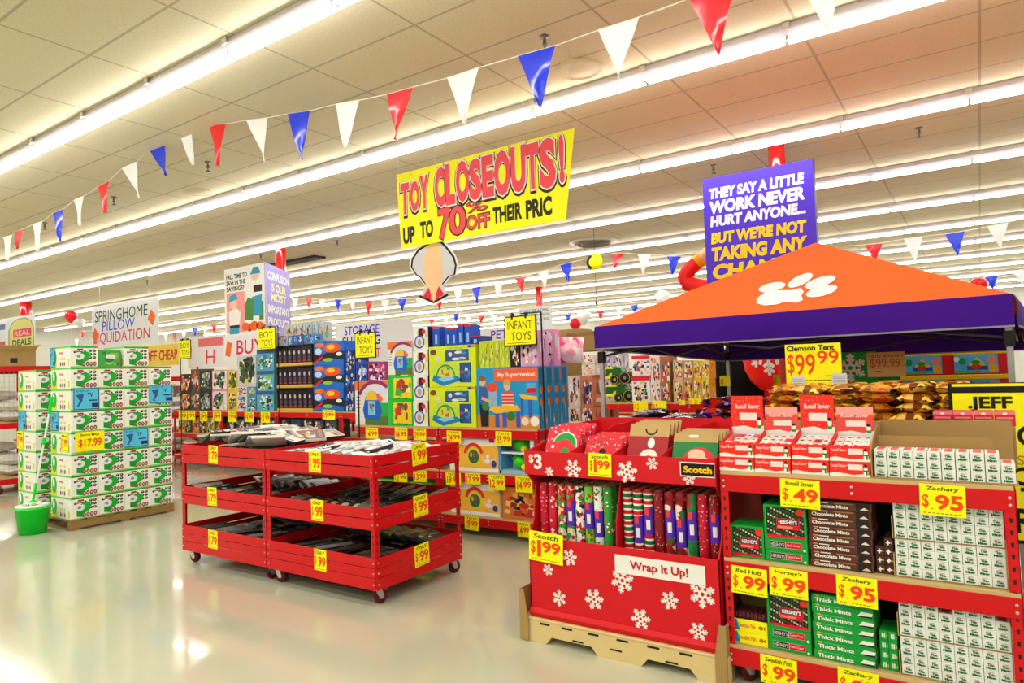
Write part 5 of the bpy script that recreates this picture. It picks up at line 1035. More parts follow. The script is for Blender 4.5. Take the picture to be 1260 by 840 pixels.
def ellp(cx, cy, rx, ry, rot, n=16): c, s_ = math.cos(rot), math.sin(rot); return [(cx + rx * math.cos(t) * c - ry * math.sin(t) * s_, cy + rx * math.cos(t) * s_ + ry * math.sin(t) * c) for t in [2 * math.pi * k / n for k in range(n)]]
for (cx, cy, rx, ry, ro) in ((950, 351, 17, 5.5, -.22), (984.5, 342.5, 17, 6, -.45), (1009, 345, 20, 6, -.3), (1011, 356.5, 20, 6.5, -.25)): m.add(*mark(ellp(cx, cy, rx, ry, ro), cx, cy), PAWM)
m.add(*mark([(931, 366), (940, 358), (956, 355), (972, 355), (985, 352), (989, 357), (986, 362), (988, 368), (980, 372), (968, 370), (955, 374), (940, 375), (931, 372)], 960, 364), PAWM)
m.build('paw_mark', tent, label='white paw print mark')
for i in range(4):
    a, b_ = tops[i], tops[(i + 1) % 4]; out = (b_ - a).cross(Vector((0, 0, 1))).normalized(); m = MB(); vs = []; fs = []; N = 24
    for k in range(N + 1):
        u = k / N; base = a + (b_ - a) * u; bl = .012 * math.sin(u * 9) + .008 * math.sin(u * 23)
        for j, (z, o) in enumerate(((EV + .004, .004), (EV - .05, .018), (EV - .13, .014 + bl), (VB + .012 - .13 * (0, u, 1, 1 - u)[i], .016 + bl * 1.5))): vs.append(loc_((base.x + out.x * o, base.y + out.y * o, z + .01 * math.sin(u * math.pi) * 0)))
    for k in range(N):
        for j in range(3): fs.append((k * 4 + j, k * 4 + j + 1, k * 4 + j + 5, k * 4 + j + 4))
    m.add(vs, fs, TENTP, True); k0 = []
    vs2 = []; fs2 = []
    for k in range(N + 1):
        v = Vector(vs[k * 4 + 3]); vs2 += [v + out * .001, v + out * .001 - Vector((0, 0, .012))]
        if k: fs2.append((2 * k - 2, 2 * k - 1, 2 * k + 1, 2 * k))
    m.add(vs2, fs2, GREY); m.build('valance', tent)
POLE = mat('#a3a5a8', .35, metal=.6)
for i, c in enumerate(cor):
    ins = (ctr - c).normalized(); ins.z = 0; p = c + ins * .05; m = MB()
    m.cbox((p.x - .018 - ctr.x, p.y - .018 - ctr.y, .01), (p.x + .018 - ctr.x, p.y + .018 - ctr.y, 1.98), POLE, .002); lg = m.build('leg', tent)
    MB().cbox((p.x - .03 - ctr.x, p.y - .03 - ctr.y, 1.66), (p.x + .03 - ctr.x, p.y + .03 - ctr.y, 1.76), BLACK, .004).build('slider', lg); MB().cbox((p.x - .05 - ctr.x, p.y - .05 - ctr.y, 0), (p.x + .05 - ctr.x, p.y + .05 - ctr.y, .01), STEEL, .001).build('foot_plate', lg)
m = MB(); DT = mat('#3a3a3c', .4, metal=.4)
for i in range(4):
    a = cor[i] + (ctr - cor[i]).normalized() * .07; b_ = cor[(i + 1) % 4] + (ctr - cor[(i + 1) % 4]).normalized() * .07
    for h_ in range(2):
        p, q = a + (b_ - a) * (h_ * .5), a + (b_ - a) * (h_ * .5 + .5)
        m.tube([loc_((p.x, p.y, 1.93)), loc_((q.x, q.y, 1.72))], .009, DT, 6); m.tube([loc_((p.x, p.y, 1.72)), loc_((q.x, q.y, 1.93))], .009, DT, 6)
    m.tube([loc_((cor[i].x, cor[i].y, 1.93)), loc_((ctr.x, ctr.y, 2.68))], .01, DT, 6)
m.build('truss', tent)
# ---------------------------------------------------------------- the goods under and behind the canopy
def bagp(n, x0, x1, y0, y1, z0, lb, gp, cols, nm, sz=(.2, .15, .06), seed=1, top_=.1):
    g = R_(seed); mats = [cells_mat('bag_print_%s_%d' % (nm, k), c, 22, .2) for k, c in enumerate(cols)]; P = []
    nx = max(1, round((x1 - x0) / (sz[0] * .95))); ny = max(1, round((y1 - y0) / (sz[1] * .95))); c = 0; L = 0
    while c < n:
        for i in range(nx):
            for j in range(ny):
                if c >= n or L * .055 > top_ * (1.2 - abs((i + .5) / nx - .5)): continue
                loc = (x0 + (i + .5) * (x1 - x0) / nx + g.uniform(-.025, .025), y0 + (j + .5) * (y1 - y0) / ny + g.uniform(-.01, .01), z0 + sz[2] / 2 + L * sz[2] * 1.02); rot = (g.uniform(-.16, .16), g.uniform(-.12, .12), g.uniform(-.5, .5)); k = c % len(mats)
                if k >= len(P): P.append(pillow(loc, *sz, mats[k], rot[2], lb, 'candy bag', nm, gp, 0, 5))
                else: dup(P[k], loc, rot, lb, gp)
                c += 1
        L += 1
        if L > 6: break
make_rack(-1.3, 4.62, 1.3, .9, 'red table-height rack of bagged candy under the canopy', levels=(.4, L1))
make_rack(-2.75, 5.75, 1.5, .9, 'red rack of purple candy bags behind the wrapping paper display', levels=(.4, 1.1))
t = thing('bulk_bin', 'kraft cardboard bin brimming with autumn candy bags under the canopy', 'cardboard box', (-1.24, 4.66, L1 + E_)); MB().box((0, 0, 0), (1.2, .01, .17), KRAFT).box((0, .8, 0), (1.2, .81, .17), KRAFT).box((0, .01, 0), (.01, .8, .17), KRAFT).box((1.19, .01, 0), (1.2, .8, .17), KRAFT).box((.01, .01, .15), (1.19, .8, .16), KRAFT).build('carton', t)
bagp(120, -1.2, -.07, 4.69, 5.43, L1 + .163, 'gold and brown bag of autumn candy heaped under the canopy', 'gold candy bags under the canopy', (['#e8b020', '#c07818', '#8a4a18', '#f0c850', '#b8381a'], ['#f0c030', '#a05a1a', '#e8d890', '#5a2a10'], ['#d89020', '#7a3a14', '#e8b860', '#c84a1a', '#f4d860']), 'autumn_candy_bag', (.2, .15, .055), 4, .22)
bagp(40, -2.05, -1.4, 5.8, 6.5, 1.1 + E_, 'purple and red candy bag piled behind the display tray', 'purple candy bags', (['#5a28b0', '#d82a1a', '#1a1420', '#7a4ad0', '#e84a2a'], ['#2a1a1a', '#d8301a', '#6a3ac8', '#c8a0e0']), 'purple_candy_bag', (.2, .16, .07), 5, .3)
bagp(16, -2.7, -2.1, 5.8, 6.4, 1.1 + E_, 'dark chocolate bag stacked by the canopy pole', 'dark chocolate bags', (['#3a2420', '#5a3a4a', '#2a1a1a', '#7a5a9a'],), 'chocolate_bag', (.24, .16, .05), 6, .1)
# toy tubs behind
def tub(loc, lb):
    t = thing('block_tub', lb, 'toy tub', loc, 0, 'red and yellow block tubs'); w_, d_, h_ = .53, .35, .235; m = MB().cbox((.012, .012, 0), (w_ - .012, d_ - .012, h_), mat('#d4141c', .35), .01); F = front(.012, .012, 0); W = w_ - .024
    m.rect(F, W * .03, h_ * .06, W * .8, h_ * .92, mat('#58b4e4', .35), .001); m.rect(F, W * .03, h_ * .06, W * .5, h_ * .16, mat('#58b04a', .4), .0012); m.poly(F, [(W * .28, h_ * .38), (W * .44, h_ * .78), (W * .6, h_ * .38)], mat('#e8c820', .4), .0013); m.rect(F, W * .26, h_ * .2, W * .62, h_ * .42, mat('#2a4ab0', .4), .0012); m.ell(F, W * .42, h_ * .36, W * .08, h_ * .14, mat('#d83a2a', .4), .0015); m.ell(F, W * .18, h_ * .6, W * .07, h_ * .16, GREEN, .0013); m.ell(F, W * .42, h_ * .55, W * .08, h_ * .1, GREEN, .0016); m.ell(F, W * .7, h_ * .64, W * .08, h_ * .2, mat('#e88a6a', .4), .0013); m.rect(F, W * .64, h_ * .08, W * .78, h_ * .44, mat('#e8b020', .4), .0013); m.ell(F, W * .08, h_ * .7, W * .05, h_ * .12, mat('#e8e8f0', .4), .0014)
    m.build('tub', t); MB().cbox((0, 0, h_ - .02), (w_, d_, h_ + .03), mat('#f0c41a', .35), .008).build('lid', t); return t
BKY = 8.75
make_rack(-1.3, BKY, 1.8, .9, 'red rack of block tubs behind the canopy', levels=(.4, 1.15))
tx = [at(1104, 450, BKY + .05).x, at(1169, 450, BKY + .05).x]
tb = None
for r in range(2):
    for c in range(2):
        lb = 'red block tub with yellow lid, %s of the pair %s the brown tag' % (('lower', 'upper')[r], ('beside', 'farther from')[c])
        p = (tx[c] + .01, BKY + .05, 1.151 + r * .267)
        if tb is None: tb = tub(p, lb)
        else: dup(tb, p, None, lb)
def gboard(px0, py0, px1, py1, Y, base, nm, label, cat='sign', draw=None, th=.004):
    a = at(px0, py1, Y); b_ = at(px1, py0, Y); w_, h_ = b_.x - a.x, b_.z - a.z; m = MB().cbox((0, 0, 0), (w_, th, h_), base, .001)
    if draw: draw(m, front(), w_, h_)
    return solo(m, nm, label, cat, (a.x, Y, a.z))
gboard(1034, 432, 1078, 472, 6.6, mat('#0fa53a', .4), 'snowflake_board', 'green panel with a white snowflake behind the canopy price card', draw=lambda m, F, w_, h_: m.flake(F, w_ * .3, h_ * .5, h_ * .46, WHITE, .001, .5))
gboard(1078, 434, 1106, 468, 6.65, mat('#0d8a34', .4), 'green_board', 'plain green panel behind the brown price card')
def d_brown(m, F, w_, h_):
    m.text(F, 'tent shown', w_ * .05, h_ * .78, w_ * .9, h_ * .16, mat('#5a2a14', .5), .001); m.text(F, '$99.99', w_ * .08, h_ * .34, w_ * .8, h_ * .4, mat('#a03a14', .5), .001); m.rect(F, w_ * .2, h_ * .2, w_ * .38, h_ * .24, mat('#5a2a14', .5))
gboard(1068, 432, 1113, 464, 5.75, mat('#b98548', .7), 'brown_price_card', 'brown price card hanging under the canopy', draw=d_brown)
def d_clem(m, F, w_, h_):
    m.text(F, 'Clemson Tent', w_ * .03, h_ * .83, w_ * .86, h_ * .14, INK, .001, bold=.03); m.text(F, '$', w_ * .03, h_ * .22, w_ * .13, h_ * .55, ORINK, .001); m.text(F, '99', w_ * .18, h_ * .24, w_ * .36, h_ * .52, ORINK, .001, bold=.01); m.text(F, '99', w_ * .58, h_ * .5, w_ * .38, h_ * .32, ORINK, .001, bold=.01)
    for i in range(7): m.rect(F, w_ * (.34 + .08 * i), h_ * .1, w_ * (.4 + .08 * i), h_ * .12, INK)
    m.rect(F, w_ * .7, h_ * .2, w_ * .85, h_ * .22, REDINK)
gboard(968, 421, 1034, 474, 5.22, YEL, 'price_card', 'big yellow 99.99 tent price card hanging from the canopy valance', 'price tag', d_clem)
for (a_, b_, c_, d_, nm) in ((975, 463, 989, 480, 'lower corner nearer the red ball'), (1024, 459, 1042, 476, 'lower corner nearer the snowflake panel')):
    gboard(a_, b_, c_, d_, 5.2, mat('#d4dae0', .4), 'paper_slip', 'small white printed slip on the tent price card, ' + nm, draw=lambda m, F, w_, h_: [m.rect(F, w_ * .1, h_ * (.2 + .14 * k), w_ * .9, h_ * (.24 + .14 * k), GREY) for k in range(5)])
# black inflatable with the red snowflake ball
m = MB(); a = at(925, 470, 12.3); BLKI = mat('#020202', .95)
m.lathe([(1e-4, 0), (.6, .0), (.85, .3), (.9, .9), (.86, 1.4), (.6, 1.85), (1e-4, 1.95)], BLKI, 24, smooth=True); solo(m, 'black_inflatable', 'large black inflatable standing behind the canopy', 'inflatable', (a.x - .1, 12.3, 0))
a = at(964, 440, 10.3); RB = .56; m = MB().ball((0, 0, 0), RB, mat('#fa0f0a', .3), 28)
F = Fr((0, -RB - .005, 0), (1, 0, 0), (0, 0, 1)); k0 = len(m.v); m.flake(F, -.07, .06, .3, WHITE, .002, .5)
for i in range(k0, len(m.v)): v = Vector(m.v[i]); r = max(RB ** 2 - v.x ** 2 - v.z ** 2, 0) ** .5; m.v[i] = (v.x, -r - .006, v.z)
m.tube([(0, 0, -a.z), (0, 0, -a.z + .05), (0, 0, -RB + .03)], [.3, .08, .08], mat('#c80f14', .4), 12); solo(m, 'snowflake_ball', 'big red ball decoration with a white snowflake behind the canopy', 'decoration', (a.x, 10.3, a.z))
for (a_, b_, c_, d_, Y, nm) in ((886, 462, 898, 475, 8.0, 'on the black inflatable'), (952, 461, 960, 473, 6.9, 'before the red snowflake ball'), (780, 493, 797, 506, 9.8, 'by the green tractor toys'), (803, 493, 820, 506, 9.8, 'below the polka dot boxes'), (836, 492, 843, 498, 9.8, 'below the yellow packs, first'), (848, 490, 855, 497, 9.8, 'below the yellow packs, second'), (857, 490, 862, 497, 9.8, 'below the yellow packs, third')): tag_px(a_, b_, c_, d_, Y, None, '$5', 'tiny yellow price card ' + nm, 0, None, False)
# rack with ride-on tractors and packs, seen below the valance
FY = 9.86; x0_, x1_ = at(738, 490, FY).x, at(868, 490, FY).x
for k in range(2): make_rack(x0_ + k * 1.16 - .25 - .6 * 0, FY, 1.15, .9, 'red rack behind the canopy with toys, %s from the canopy front pole' % ORD[k + 1], levels=(.3, .72, L1))
def tractor(loc, label):
    t = thing('ride_on_tractor', label, 'ride-on toy', loc, 0, 'green ride-on tractors'); TG = mat('#0f6a1e', .35); TYL = mat('#f2e21a', .35)
    m = MB(); m.prism(front(0, .12, 0), [(.02, .16), (.62, .16), (.66, .3), (.6, .42), (.36, .46), (.1, .4), (.0, .3)], 0, TG, .3); m.build('body', t)
    MB().cbox((.05, .08, .4), (.4, .46, .455), TYL, .015).prism(front(0, .1, 0), [(0, .15), (.34, .15), (.36, .3), (.3, .28), (.26, .22), (0, .22)], .0, TYL, .34).build('trim', t)
    for (x, y, r) in ((.47, .04, .125), (.74, .1, .165), (.47, .5, .125), (.74, .46, .165)):
        m = MB(); m.lathe([(.05, -.045), (r, -.045), (r, .045), (.05, .045)], BLACK, 20, axis='y'); m.move(Matrix.Translation((x, y, r + .0))); w = m.build('wheel', t)
        h = MB(); h.ring(front(x, y - .046, r), 0, 0, r * .84, r * .9, TYL, .001, 20); h.ell(front(x, y - .046, r), 0, 0, r * .25, r * .25, GREY, .001); h.build('hub', w)
    return t
a = at(740, 500, FY + .05); T1 = tractor((a.x, FY + .08, L1 + E_), 'green ride-on tractor toy with black wheels, lower one of the stack'); T1.scale = (.62, .62, .62); dup(T1, (a.x - .06, FY + .08, L1 + E_ + .29), None, 'green ride-on tractor toy with black wheels, upper one of the stack')
POLK = ['#e8e4e8', '#2a2a4a', '#c83a4a', '#e8c850', '#4a8ab0', '#f0b0b0', '#3a3a3a']
def fillpx(px0, px1, rows, Y, n, base, pals, nm, lb, seed, d_=.3, zbase=None, bar=None):
    z = zbase
    for r in range(len(rows) - 1):
        for k in range(n):
            xa, xb = px0 + (px1 - px0) * k / n, px0 + (px1 - px0) * (k + 1) / n; zt_ = rel((xa + xb) / 2, rows[r + 1], Y)[1]
            if z is None: z = rel((xa + xb) / 2, rows[0], Y)[1]
            A0 = at(xa, rows[r], Y); B0 = at(xb, rows[r], Y); m = MB().cbox((0, 0, 0), (B0.x - A0.x - .008, d_, zt_ - z - .003), mat(base[k % len(base)], .4), .002); A(pals, 9, seed + r * 20 + k, bar, .35)(m, B0.x - A0.x - .008, zt_ - z - .003, d_)
            solo(m, nm, lb % (ORD[k + 1], ORD[r + 1]), 'toy box', (A0.x, Y, z))
        z = zt_ + .001
fillpx(778, 801, (489, 462, 437), FY + .05, 1, ['#f0eeee'], POLK, 'polka_toy_box', 'white polka dot toy box behind the canopy, %s column, %s up', 200, zbase=L1 + E_, bar='#d8222a')
fillpx(801, 826, (489, 470, 438), FY + .05, 2, ['#e8d8d0', '#a86a3a'], ['#f0e8e0', '#d84a4a', '#3a5a8a', '#e8a060'], 'pink_toy_box', 'pale and brown toy box behind the canopy, %s column, %s up', 240, zbase=L1 + E_)
fillpx(829, 854, (488, 466, 443), FY + .05, 2, ['#d8b890', '#c8a070'], ['#e8d040', '#d84a3a', '#5a8a4a', '#f0e8d0', '#7a4a2a'], 'snack_pack_box', 'mixed pack box behind the canopy, %s column, %s up', 260, zbase=L1 + E_)
fillpx(854, 874, (488, 466, 443), FY + .05, 2, ['#e8c020', '#f0c830'], ['#f8e890', '#e88a1a', '#d8d0e0', '#58a04a', '#e86a4a'], 'yellow_pack_box', 'yellow pack box behind the canopy, %s column, %s up', 280, zbase=L1 + E_)
fillpx(741, 766, (490, 461, 432), FY + .5, 2, ['#c8c8d8'], ['#8a5ab0', '#e8e8f0', '#e8c8b0', '#5a6ab0'], 'small_figure_box', 'small figure box behind the tractors, %s column, %s up', 300, zbase=L1 + E_)
_z = rel(715, 528, 7.6)[1]; _a = at(695, 528, 7.6).x
make_rack(_a, 7.55, 1.1, .9, 'red rack carrying mixed figure boxes behind the canopy pole', levels=(.35, _z))
fillpx(700, 731, (528, 500, 462), 7.6, 2, ['#d8c8c0', '#c87a5a'], ['#2a3a8a', '#c83a2a', '#8a5a3a', '#e8e0e0', '#5a2a3a'], 'figure_toy_box', 'mixed figure box behind the canopy pole, %s column, %s up', 320)
fillpx(716, 733, (461.5, 448, 436), 7.6, 1, ['#e8dcd8'], ['#f0b0b8', '#e87a8a', '#f4f0f0', '#f0d070'], 'pink_white_box', 'pale pink toy box beside the canopy pole, %s column, %s up', 330)
# far cartons on top of the back racks
for (a_, b_, c_, d_, Y, nm) in ((682, 404, 713, 420, 11.5, 'upper'), (700, 412, 737, 433, 11.2, 'lower')): p = at(a_, d_, Y); q = at(c_, b_, Y); open_box((p.x, Y, p.z), q.x - p.x, .5, q.z - p.z, 'brown carton on the far racks beside the canopy corner, %s one' % nm, holes=False, flaps=nm == 'lower')
p = at(690, 440, 11.4); m = MB().cbox((0, 0, 0), (1.2, .8, p.z), mat('#8a6a40', .8), .004); solo(m, 'pallet_stack_carton', 'tall carton stack carrying the brown cartons behind the infant toys', 'cardboard box', (p.x - .2, 11.0, 0))
# the far rows of racks
g = R_(77); pr = None
far = [(-22.0, 11.5, 9), (-20.0, 15.5, 11), (-14, 20, 8), (1.2, 9.5, 2), (.8, 13.5, 3)]
ct = 0
for (x0_, y_, n) in far:
    for k in range(n):
        ct += 1
        if pr is None: pr = make_rack(x0_, y_, 1.64, .95, 'far red rack beyond the toy aisles'); pr['group'] = 'far racks'
        else: dup(pr, (x0_ + k * 1.66, y_, 0), None, 'far red rack beyond the toy aisles', 'far racks')
cols = ['#c8a070', '#b88a50', '#d8d0c0', '#3a5a9a', '#c83a3a', '#e8c030', '#4a9a5a', '#e8e8e8', '#8a4a3a', '#58a8d0']
for (x0_, y_, n) in far:
    for k in range(n * 4):
        h_ = g.uniform(.25, .6); c = g.choice(cols); loosebox(x0_ + k * .412 + .02, y_ + .05, L1 + E_, .38, .5, h_, mat(c, .5), A([g.choice(cols) for q in range(4)], 6, 400 + k + int(y_ * 10), None, .4), 'far_carton', 'small carton on the far red racks beyond the toy aisles', 'cardboard box', 'cartons on the far racks')
# ---------------------------------------------------------------- red columns
def column_post(px, py, r, label):
    p = atz(px, py, CEIL); t = thing('red_column', label, 'column', (p.x, p.y, 0)); MB().lathe([(r, 0.02), (r, CEIL - .001)], mat('#e01010', .12, coat=.8), 20).build('shaft', t); MB().cbox((-r * 1.6, -r * 1.6, 0), (r * 1.6, r * 1.6, .02), mat('#c01010', .4), .003).build('base_plate', t); return p
pc1 = column_post(955, 178, .1, 'glossy red column behind the purple sign'); pc2 = column_post(345, 300, .1, 'glossy red column behind the fall savings sign'); pc3 = column_post(663, 353, .11, 'glossy red column above the far white notice'); pc4 = column_post(32, 372, .16, 'glossy red column at the aisle end by the white wall')
# ---------------------------------------------------------------- hanging signs
def hang(m, pts, F, zo):
    for x, z in pts: m.tube([F.p(x, z, -.004), F.p(x, CEIL - zo - .002, -.004)], .0018, mat('#d8d8d8', .4), 4, False)
# big yellow banner
Y = 5.0; x0_, x1_, z0_, z1_ = -4.785, -2.72, 2.885, 3.645; bw, bh = x1_ - x0_, z1_ - z0_
t = thing('hanging_banner', 'big yellow toy closeouts banner hanging from the ceiling', 'banner', (x0_, Y, z0_)); m = MB(); vs = []; fs = []
OUT = [(0.02, bh), (bw * .97, bh), (bw, bh), (bw * .965, .0), (.06, 0), (0.035, .1), (-.01, bh)]
m.prism(front(), [(-.005, bh), (.04, -.005), (bw * .945, .0), (bw, bh)], .002, YEL, .002); hang(m, ((.02, bh), (bw - .02, bh)), front(), z0_); m.build('banner_sheet', t); F = front(0, -.002, 0)
RL = mat('#f04c58', .5); BLK = mat('#22220f', .5)
def fitw(x, y, w_, h_, skew=0.0): return lambda a, b_: (x + a * w_, y + b_ * h_)
m = MB()
WORDS = [('T', .05, .33, .12, .33), ('O', .175, .34, .13, .32), ('Y', .31, .35, .115, .34), ('C', .5, .33, .135, .4), ('L', .635, .33, .125, .41), ('O', .765, .33, .165, .41), ('S', .925, .325, .15, .4), ('E', 1.075, .325, .14, .4), ('O', 1.215, .31, .185, .43), ('U', 1.4, .31, .165, .43), ('T', 1.56, .31, .145, .42), ('S', 1.7, .29, .175, .45), ('!', 1.9, .31, .06, .43)]
for s, x, y, w_, h_ in WORDS:
    m.text(F, s, x - .014, y - .035, w_ + .034, h_ + .045, BLK, .001, bold=.085); m.text(F, s, x - .004, y - .01, w_ + .014, h_ + .018, WHITE, .002, bold=.075); m.text(F, s, x + .005, y + .004, w_ - .006, h_ - .01, RL, .003, bold=.055)
m.text(F, 'UP', .07, .035, .16, .17, BLK, .001, bold=.05); m.text(F, 'TO', .3, .06, .17, .17, BLK, .001, bold=.05); m.text(F, 'THEIR', 1.19, .075, .32, .15, BLK, .001, bold=.05); m.text(F, 'PRIC', 1.55, .06, .27, .17, BLK, .001, bold=.05)
m.text(F, '7', .53, .0, .17, .33, BLK, .0012, bold=.06); m.text(F, '0', .66, .02, .23, .31, BLK, .0012, bold=.06); m.text(F, '7', .54, .015, .15, .3, RL, .002, bold=.03); m.text(F, '0', .675, .035, .2, .28, RL, .002, bold=.03)
m.text(F, '%', .88, .215, .26, .11, BLK, .0012, bold=.03); m.text(F, '%', .89, .225, .24, .09, RL, .002); m.text(F, 'OFF', .88, .05, .28, .15, BLK, .0012, bold=.06); m.text(F, 'OFF', .89, .06, .26, .13, RL, .002, bold=.03)
for k in range(6): m.ell(F, .2 + k * .34, bh - .035, .007, .007, mat('#b8a820', .4), .001, 8)
m.build('lettering', t)
# plain die-cut board under it (no figure)
CUT = [(528, 297), (514, 306), (506, 318), (505, 328), (511, 338), (517, 342), (525, 353), (515, 366), (534, 374), (553, 364), (545, 351), (553, 341), (561, 338), (563, 326), (560, 315), (550, 302), (543, 295)]
Y = 5.04; P = [at(x, y, Y) for x, y in CUT]; o = P[8]; pts = [(p.x - o.x, p.z - o.z) for p in P]; cx = sum(p[0] for p in pts) / len(pts); cz = sum(p[1] for p in pts) / len(pts)
t = thing('die_cut_board', 'grey, peach and red die-cut board hanging under the yellow banner', 'hanging sign', (o.x, Y, o.z)); sc = lambda s: [(cx + (x - cx) * s, cz + (z - cz) * s) for x, z in pts]
m = MB(); m.prism(front(), sc(1.04), .002, WHITE, .002); F = front(0, -.002, 0); m.poly(F, sc(.98), BLACK, .001); m.poly(F, sc(.9), mat('#cfcfd8', .5), .0015); m.build('board', t)
m = MB(); m.poly(F, [(-.07, .1), (-.12, .28), (-.1, .5), (-.03, .6), (.06, .6), (.12, .5), (.13, .28), (.08, .1)], mat('#efc596', .5), .002); m.poly(F, [(-.06, .18), (.07, .18), (.05, .08), (0.0, .02), (-.04, .08)], mat('#efc596', .5), .0022); m.poly(F, [(-.06, .17), (-.15, .07), (-.06, .06), (-.03, .03), (-.03, .1)], PRED, .0024); m.poly(F, [(.07, .17), (.14, .08), (.07, .06), (.035, .03), (.035, .1)], PRED, .0024); m.build('printed_panels', t)
m = MB(); hang(m, ((-.05, .6), (.05, .6)), front(0, .004, 0), o.z); m.build('cord', t)
# purple sign
Y = pc1.y - .13; a = at(864, 221, Y); b_ = at(1000, 200, Y); z0_ = at(868, 352, Y).z; w_, h_ = b_.x - a.x, a.z - z0_
t = thing('hanging_sign', 'purple hurt anyone sign on the red column above the canopy', 'sign', (a.x, Y, z0_)); m = MB().cbox((0, 0, 0), (w_, .012, h_), PURPLE, .002).cbox((0, .013, 0), (.03, .12, h_), WHITE, .002).cbox((w_ - .03, .013, 0), (w_, .12, h_), DARK, .002); m.build('board', t); F = front(); m = MB(); WT = mat('#f2eef8', .5); YT = mat('#f8d400', .5)
for s, x, y, ww, hh, c in (('THEY SAY A LITTLE', .06, .8, .88, .1, WT), ('WORK NEVER', .06, .66, .88, .12, WT), ('HURT ANYONE...', .06, .54, .88, .1, WT), ('BUT WE\'RE NOT', .06, .38, .88, .11, YT), ('TAKING ANY', .06, .22, .88, .13, YT), ('CHANCES', .06, .05, .95, .14, YT)): m.text(F, s, w_ * x, h_ * y, w_ * ww * .98, h_ * hh, c, .002, bold=.055, slant=.1)
m.build('lettering', t)
# fall savings cube on the second column
Y = 7.6; A0 = at(276, 332, Y); B0 = at(326, 322, Y); zb_ = at(325, 410, Y).z; w_, h_ = B0.x - A0.x, A0.z - zb_
t = thing('fall_sign', 'white fall savings picture sign with a lilac side panel on the second red column', 'sign', (A0.x, Y, zb_)); m = MB().cbox((0, 0, 0), (w_, .01, h_), WHITE, .002); F = front(); m.build('front_board', t); m = MB()
for k, s in enumerate(('FALL TIME TO', 'SAVE IN THE', 'SAVINGS!')): m.text(F, s, w_ * .05, h_ * (.84 - .09 * k), w_ * (.52, .48, .44)[k], h_ * .07, INK, .001, bold=.03)
m.rect(F, w_ * .05, h_ * .05, w_ * .5, h_ * .64, mat('#f09a9a', .5), .0008)
tq = mat('#2f9ac0', .5); gn = mat('#4a8a3a', .5); sk = mat('#f0c8a8', .5)
m.poly(F, [(w_ * .12, h_ * .05), (w_ * .36, h_ * .05), (w_ * .4, h_ * .34), (w_ * .28, h_ * .42), (w_ * .1, h_ * .36)], WHITE, .0012); m.rect(F, w_ * .12, h_ * .03, w_ * .36, h_ * .12, tq, .0014); m.rect(F, w_ * .12, h_ * .12, w_ * .37, h_ * .16, DARK, .0014); m.ell(F, w_ * .22, h_ * .47, w_ * .09, h_ * .08, sk, .0014); m.poly(F, [(w_ * .1, h_ * .5), (w_ * .34, h_ * .54), (w_ * .28, h_ * .62), (w_ * .14, h_ * .6)], tq, .0016)
m.poly(F, [(w_ * .68, h_ * .52), (w_ * .92, h_ * .56), (w_ * .94, h_ * .76), (w_ * .78, h_ * .82), (w_ * .64, h_ * .7)], WHITE, .0012); m.ell(F, w_ * .76, h_ * .83, w_ * .1, h_ * .06, sk, .0013); m.poly(F, [(w_ * .64, h_ * .86), (w_ * .9, h_ * .86), (w_ * .84, h_ * .96), (w_ * .72, h_ * .96)], tq, .0015); m.poly(F, [(w_ * .7, h_ * .26), (w_ * .9, h_ * .26), (w_ * .92, h_ * .56), (w_ * .68, h_ * .54)], tq, .0013); m.rect(F, w_ * .72, h_ * .6, w_ * .92, h_ * .7, DARK, .0015)
m.poly(F, [(w_ * .5, h_ * .22), (w_ * .7, h_ * .2), (w_ * .72, h_ * .5), (w_ * .58, h_ * .54), (w_ * .5, h_ * .44)], gn, .0014); m.bar(F, w_ * .9, h_ * .2, w_ * .9, h_ * .46, w_ * .1, gn, .0011)
for (x, r) in ((.52, .09), (.72, .1), (.86, .08)): m.ell(F, w_ * x, h_ * .12, w_ * r, h_ * r * .7, mat('#e8641a', .5), .0018)
for (x, r) in ((.62, .07), (.94, .05)): m.ell(F, w_ * x, h_ * .1, w_ * r, h_ * r * .8, mat('#b8301a', .5), .0017)
m.build('picture_print', t)
C0 = atz(357, 336, A0.z); uv = (C0 - Vector((B0.x, Y, A0.z))); uv.z = 0; L = uv.length
FS = Fr((w_, 0, 0), uv, (0, 0, 1)); m = MB().prism(FS, [(0, 0), (L, 0), (L, h_), (0, h_)], .0, mat('#9a8fe0', .5), .01)
for k, (s, c) in enumerate((('CONFUSION', WHITE), ('IS OUR', mat('#f4e8a0', .5)), ('MOST', mat('#f4e8a0', .5)), ('IMPORTANT', WHITE), ('PRODUCT', WHITE))): m.text(FS, s, L * (.08 if len(s) > 6 else .2), h_ * (.78, .62, .48, .3, .12)[k], L * (.84 if len(s) > 6 else .6), h_ * .12, c, .002, bold=.03)
m.build('side_board', t)
for zz in (.25, .75): MB().tube([FS.p(L * .92, h_ * zz, -.02), Vector((pc2.x - A0.x, pc2.y - Y, h_ * zz))], .015, RED, 6).build('bracket', t)
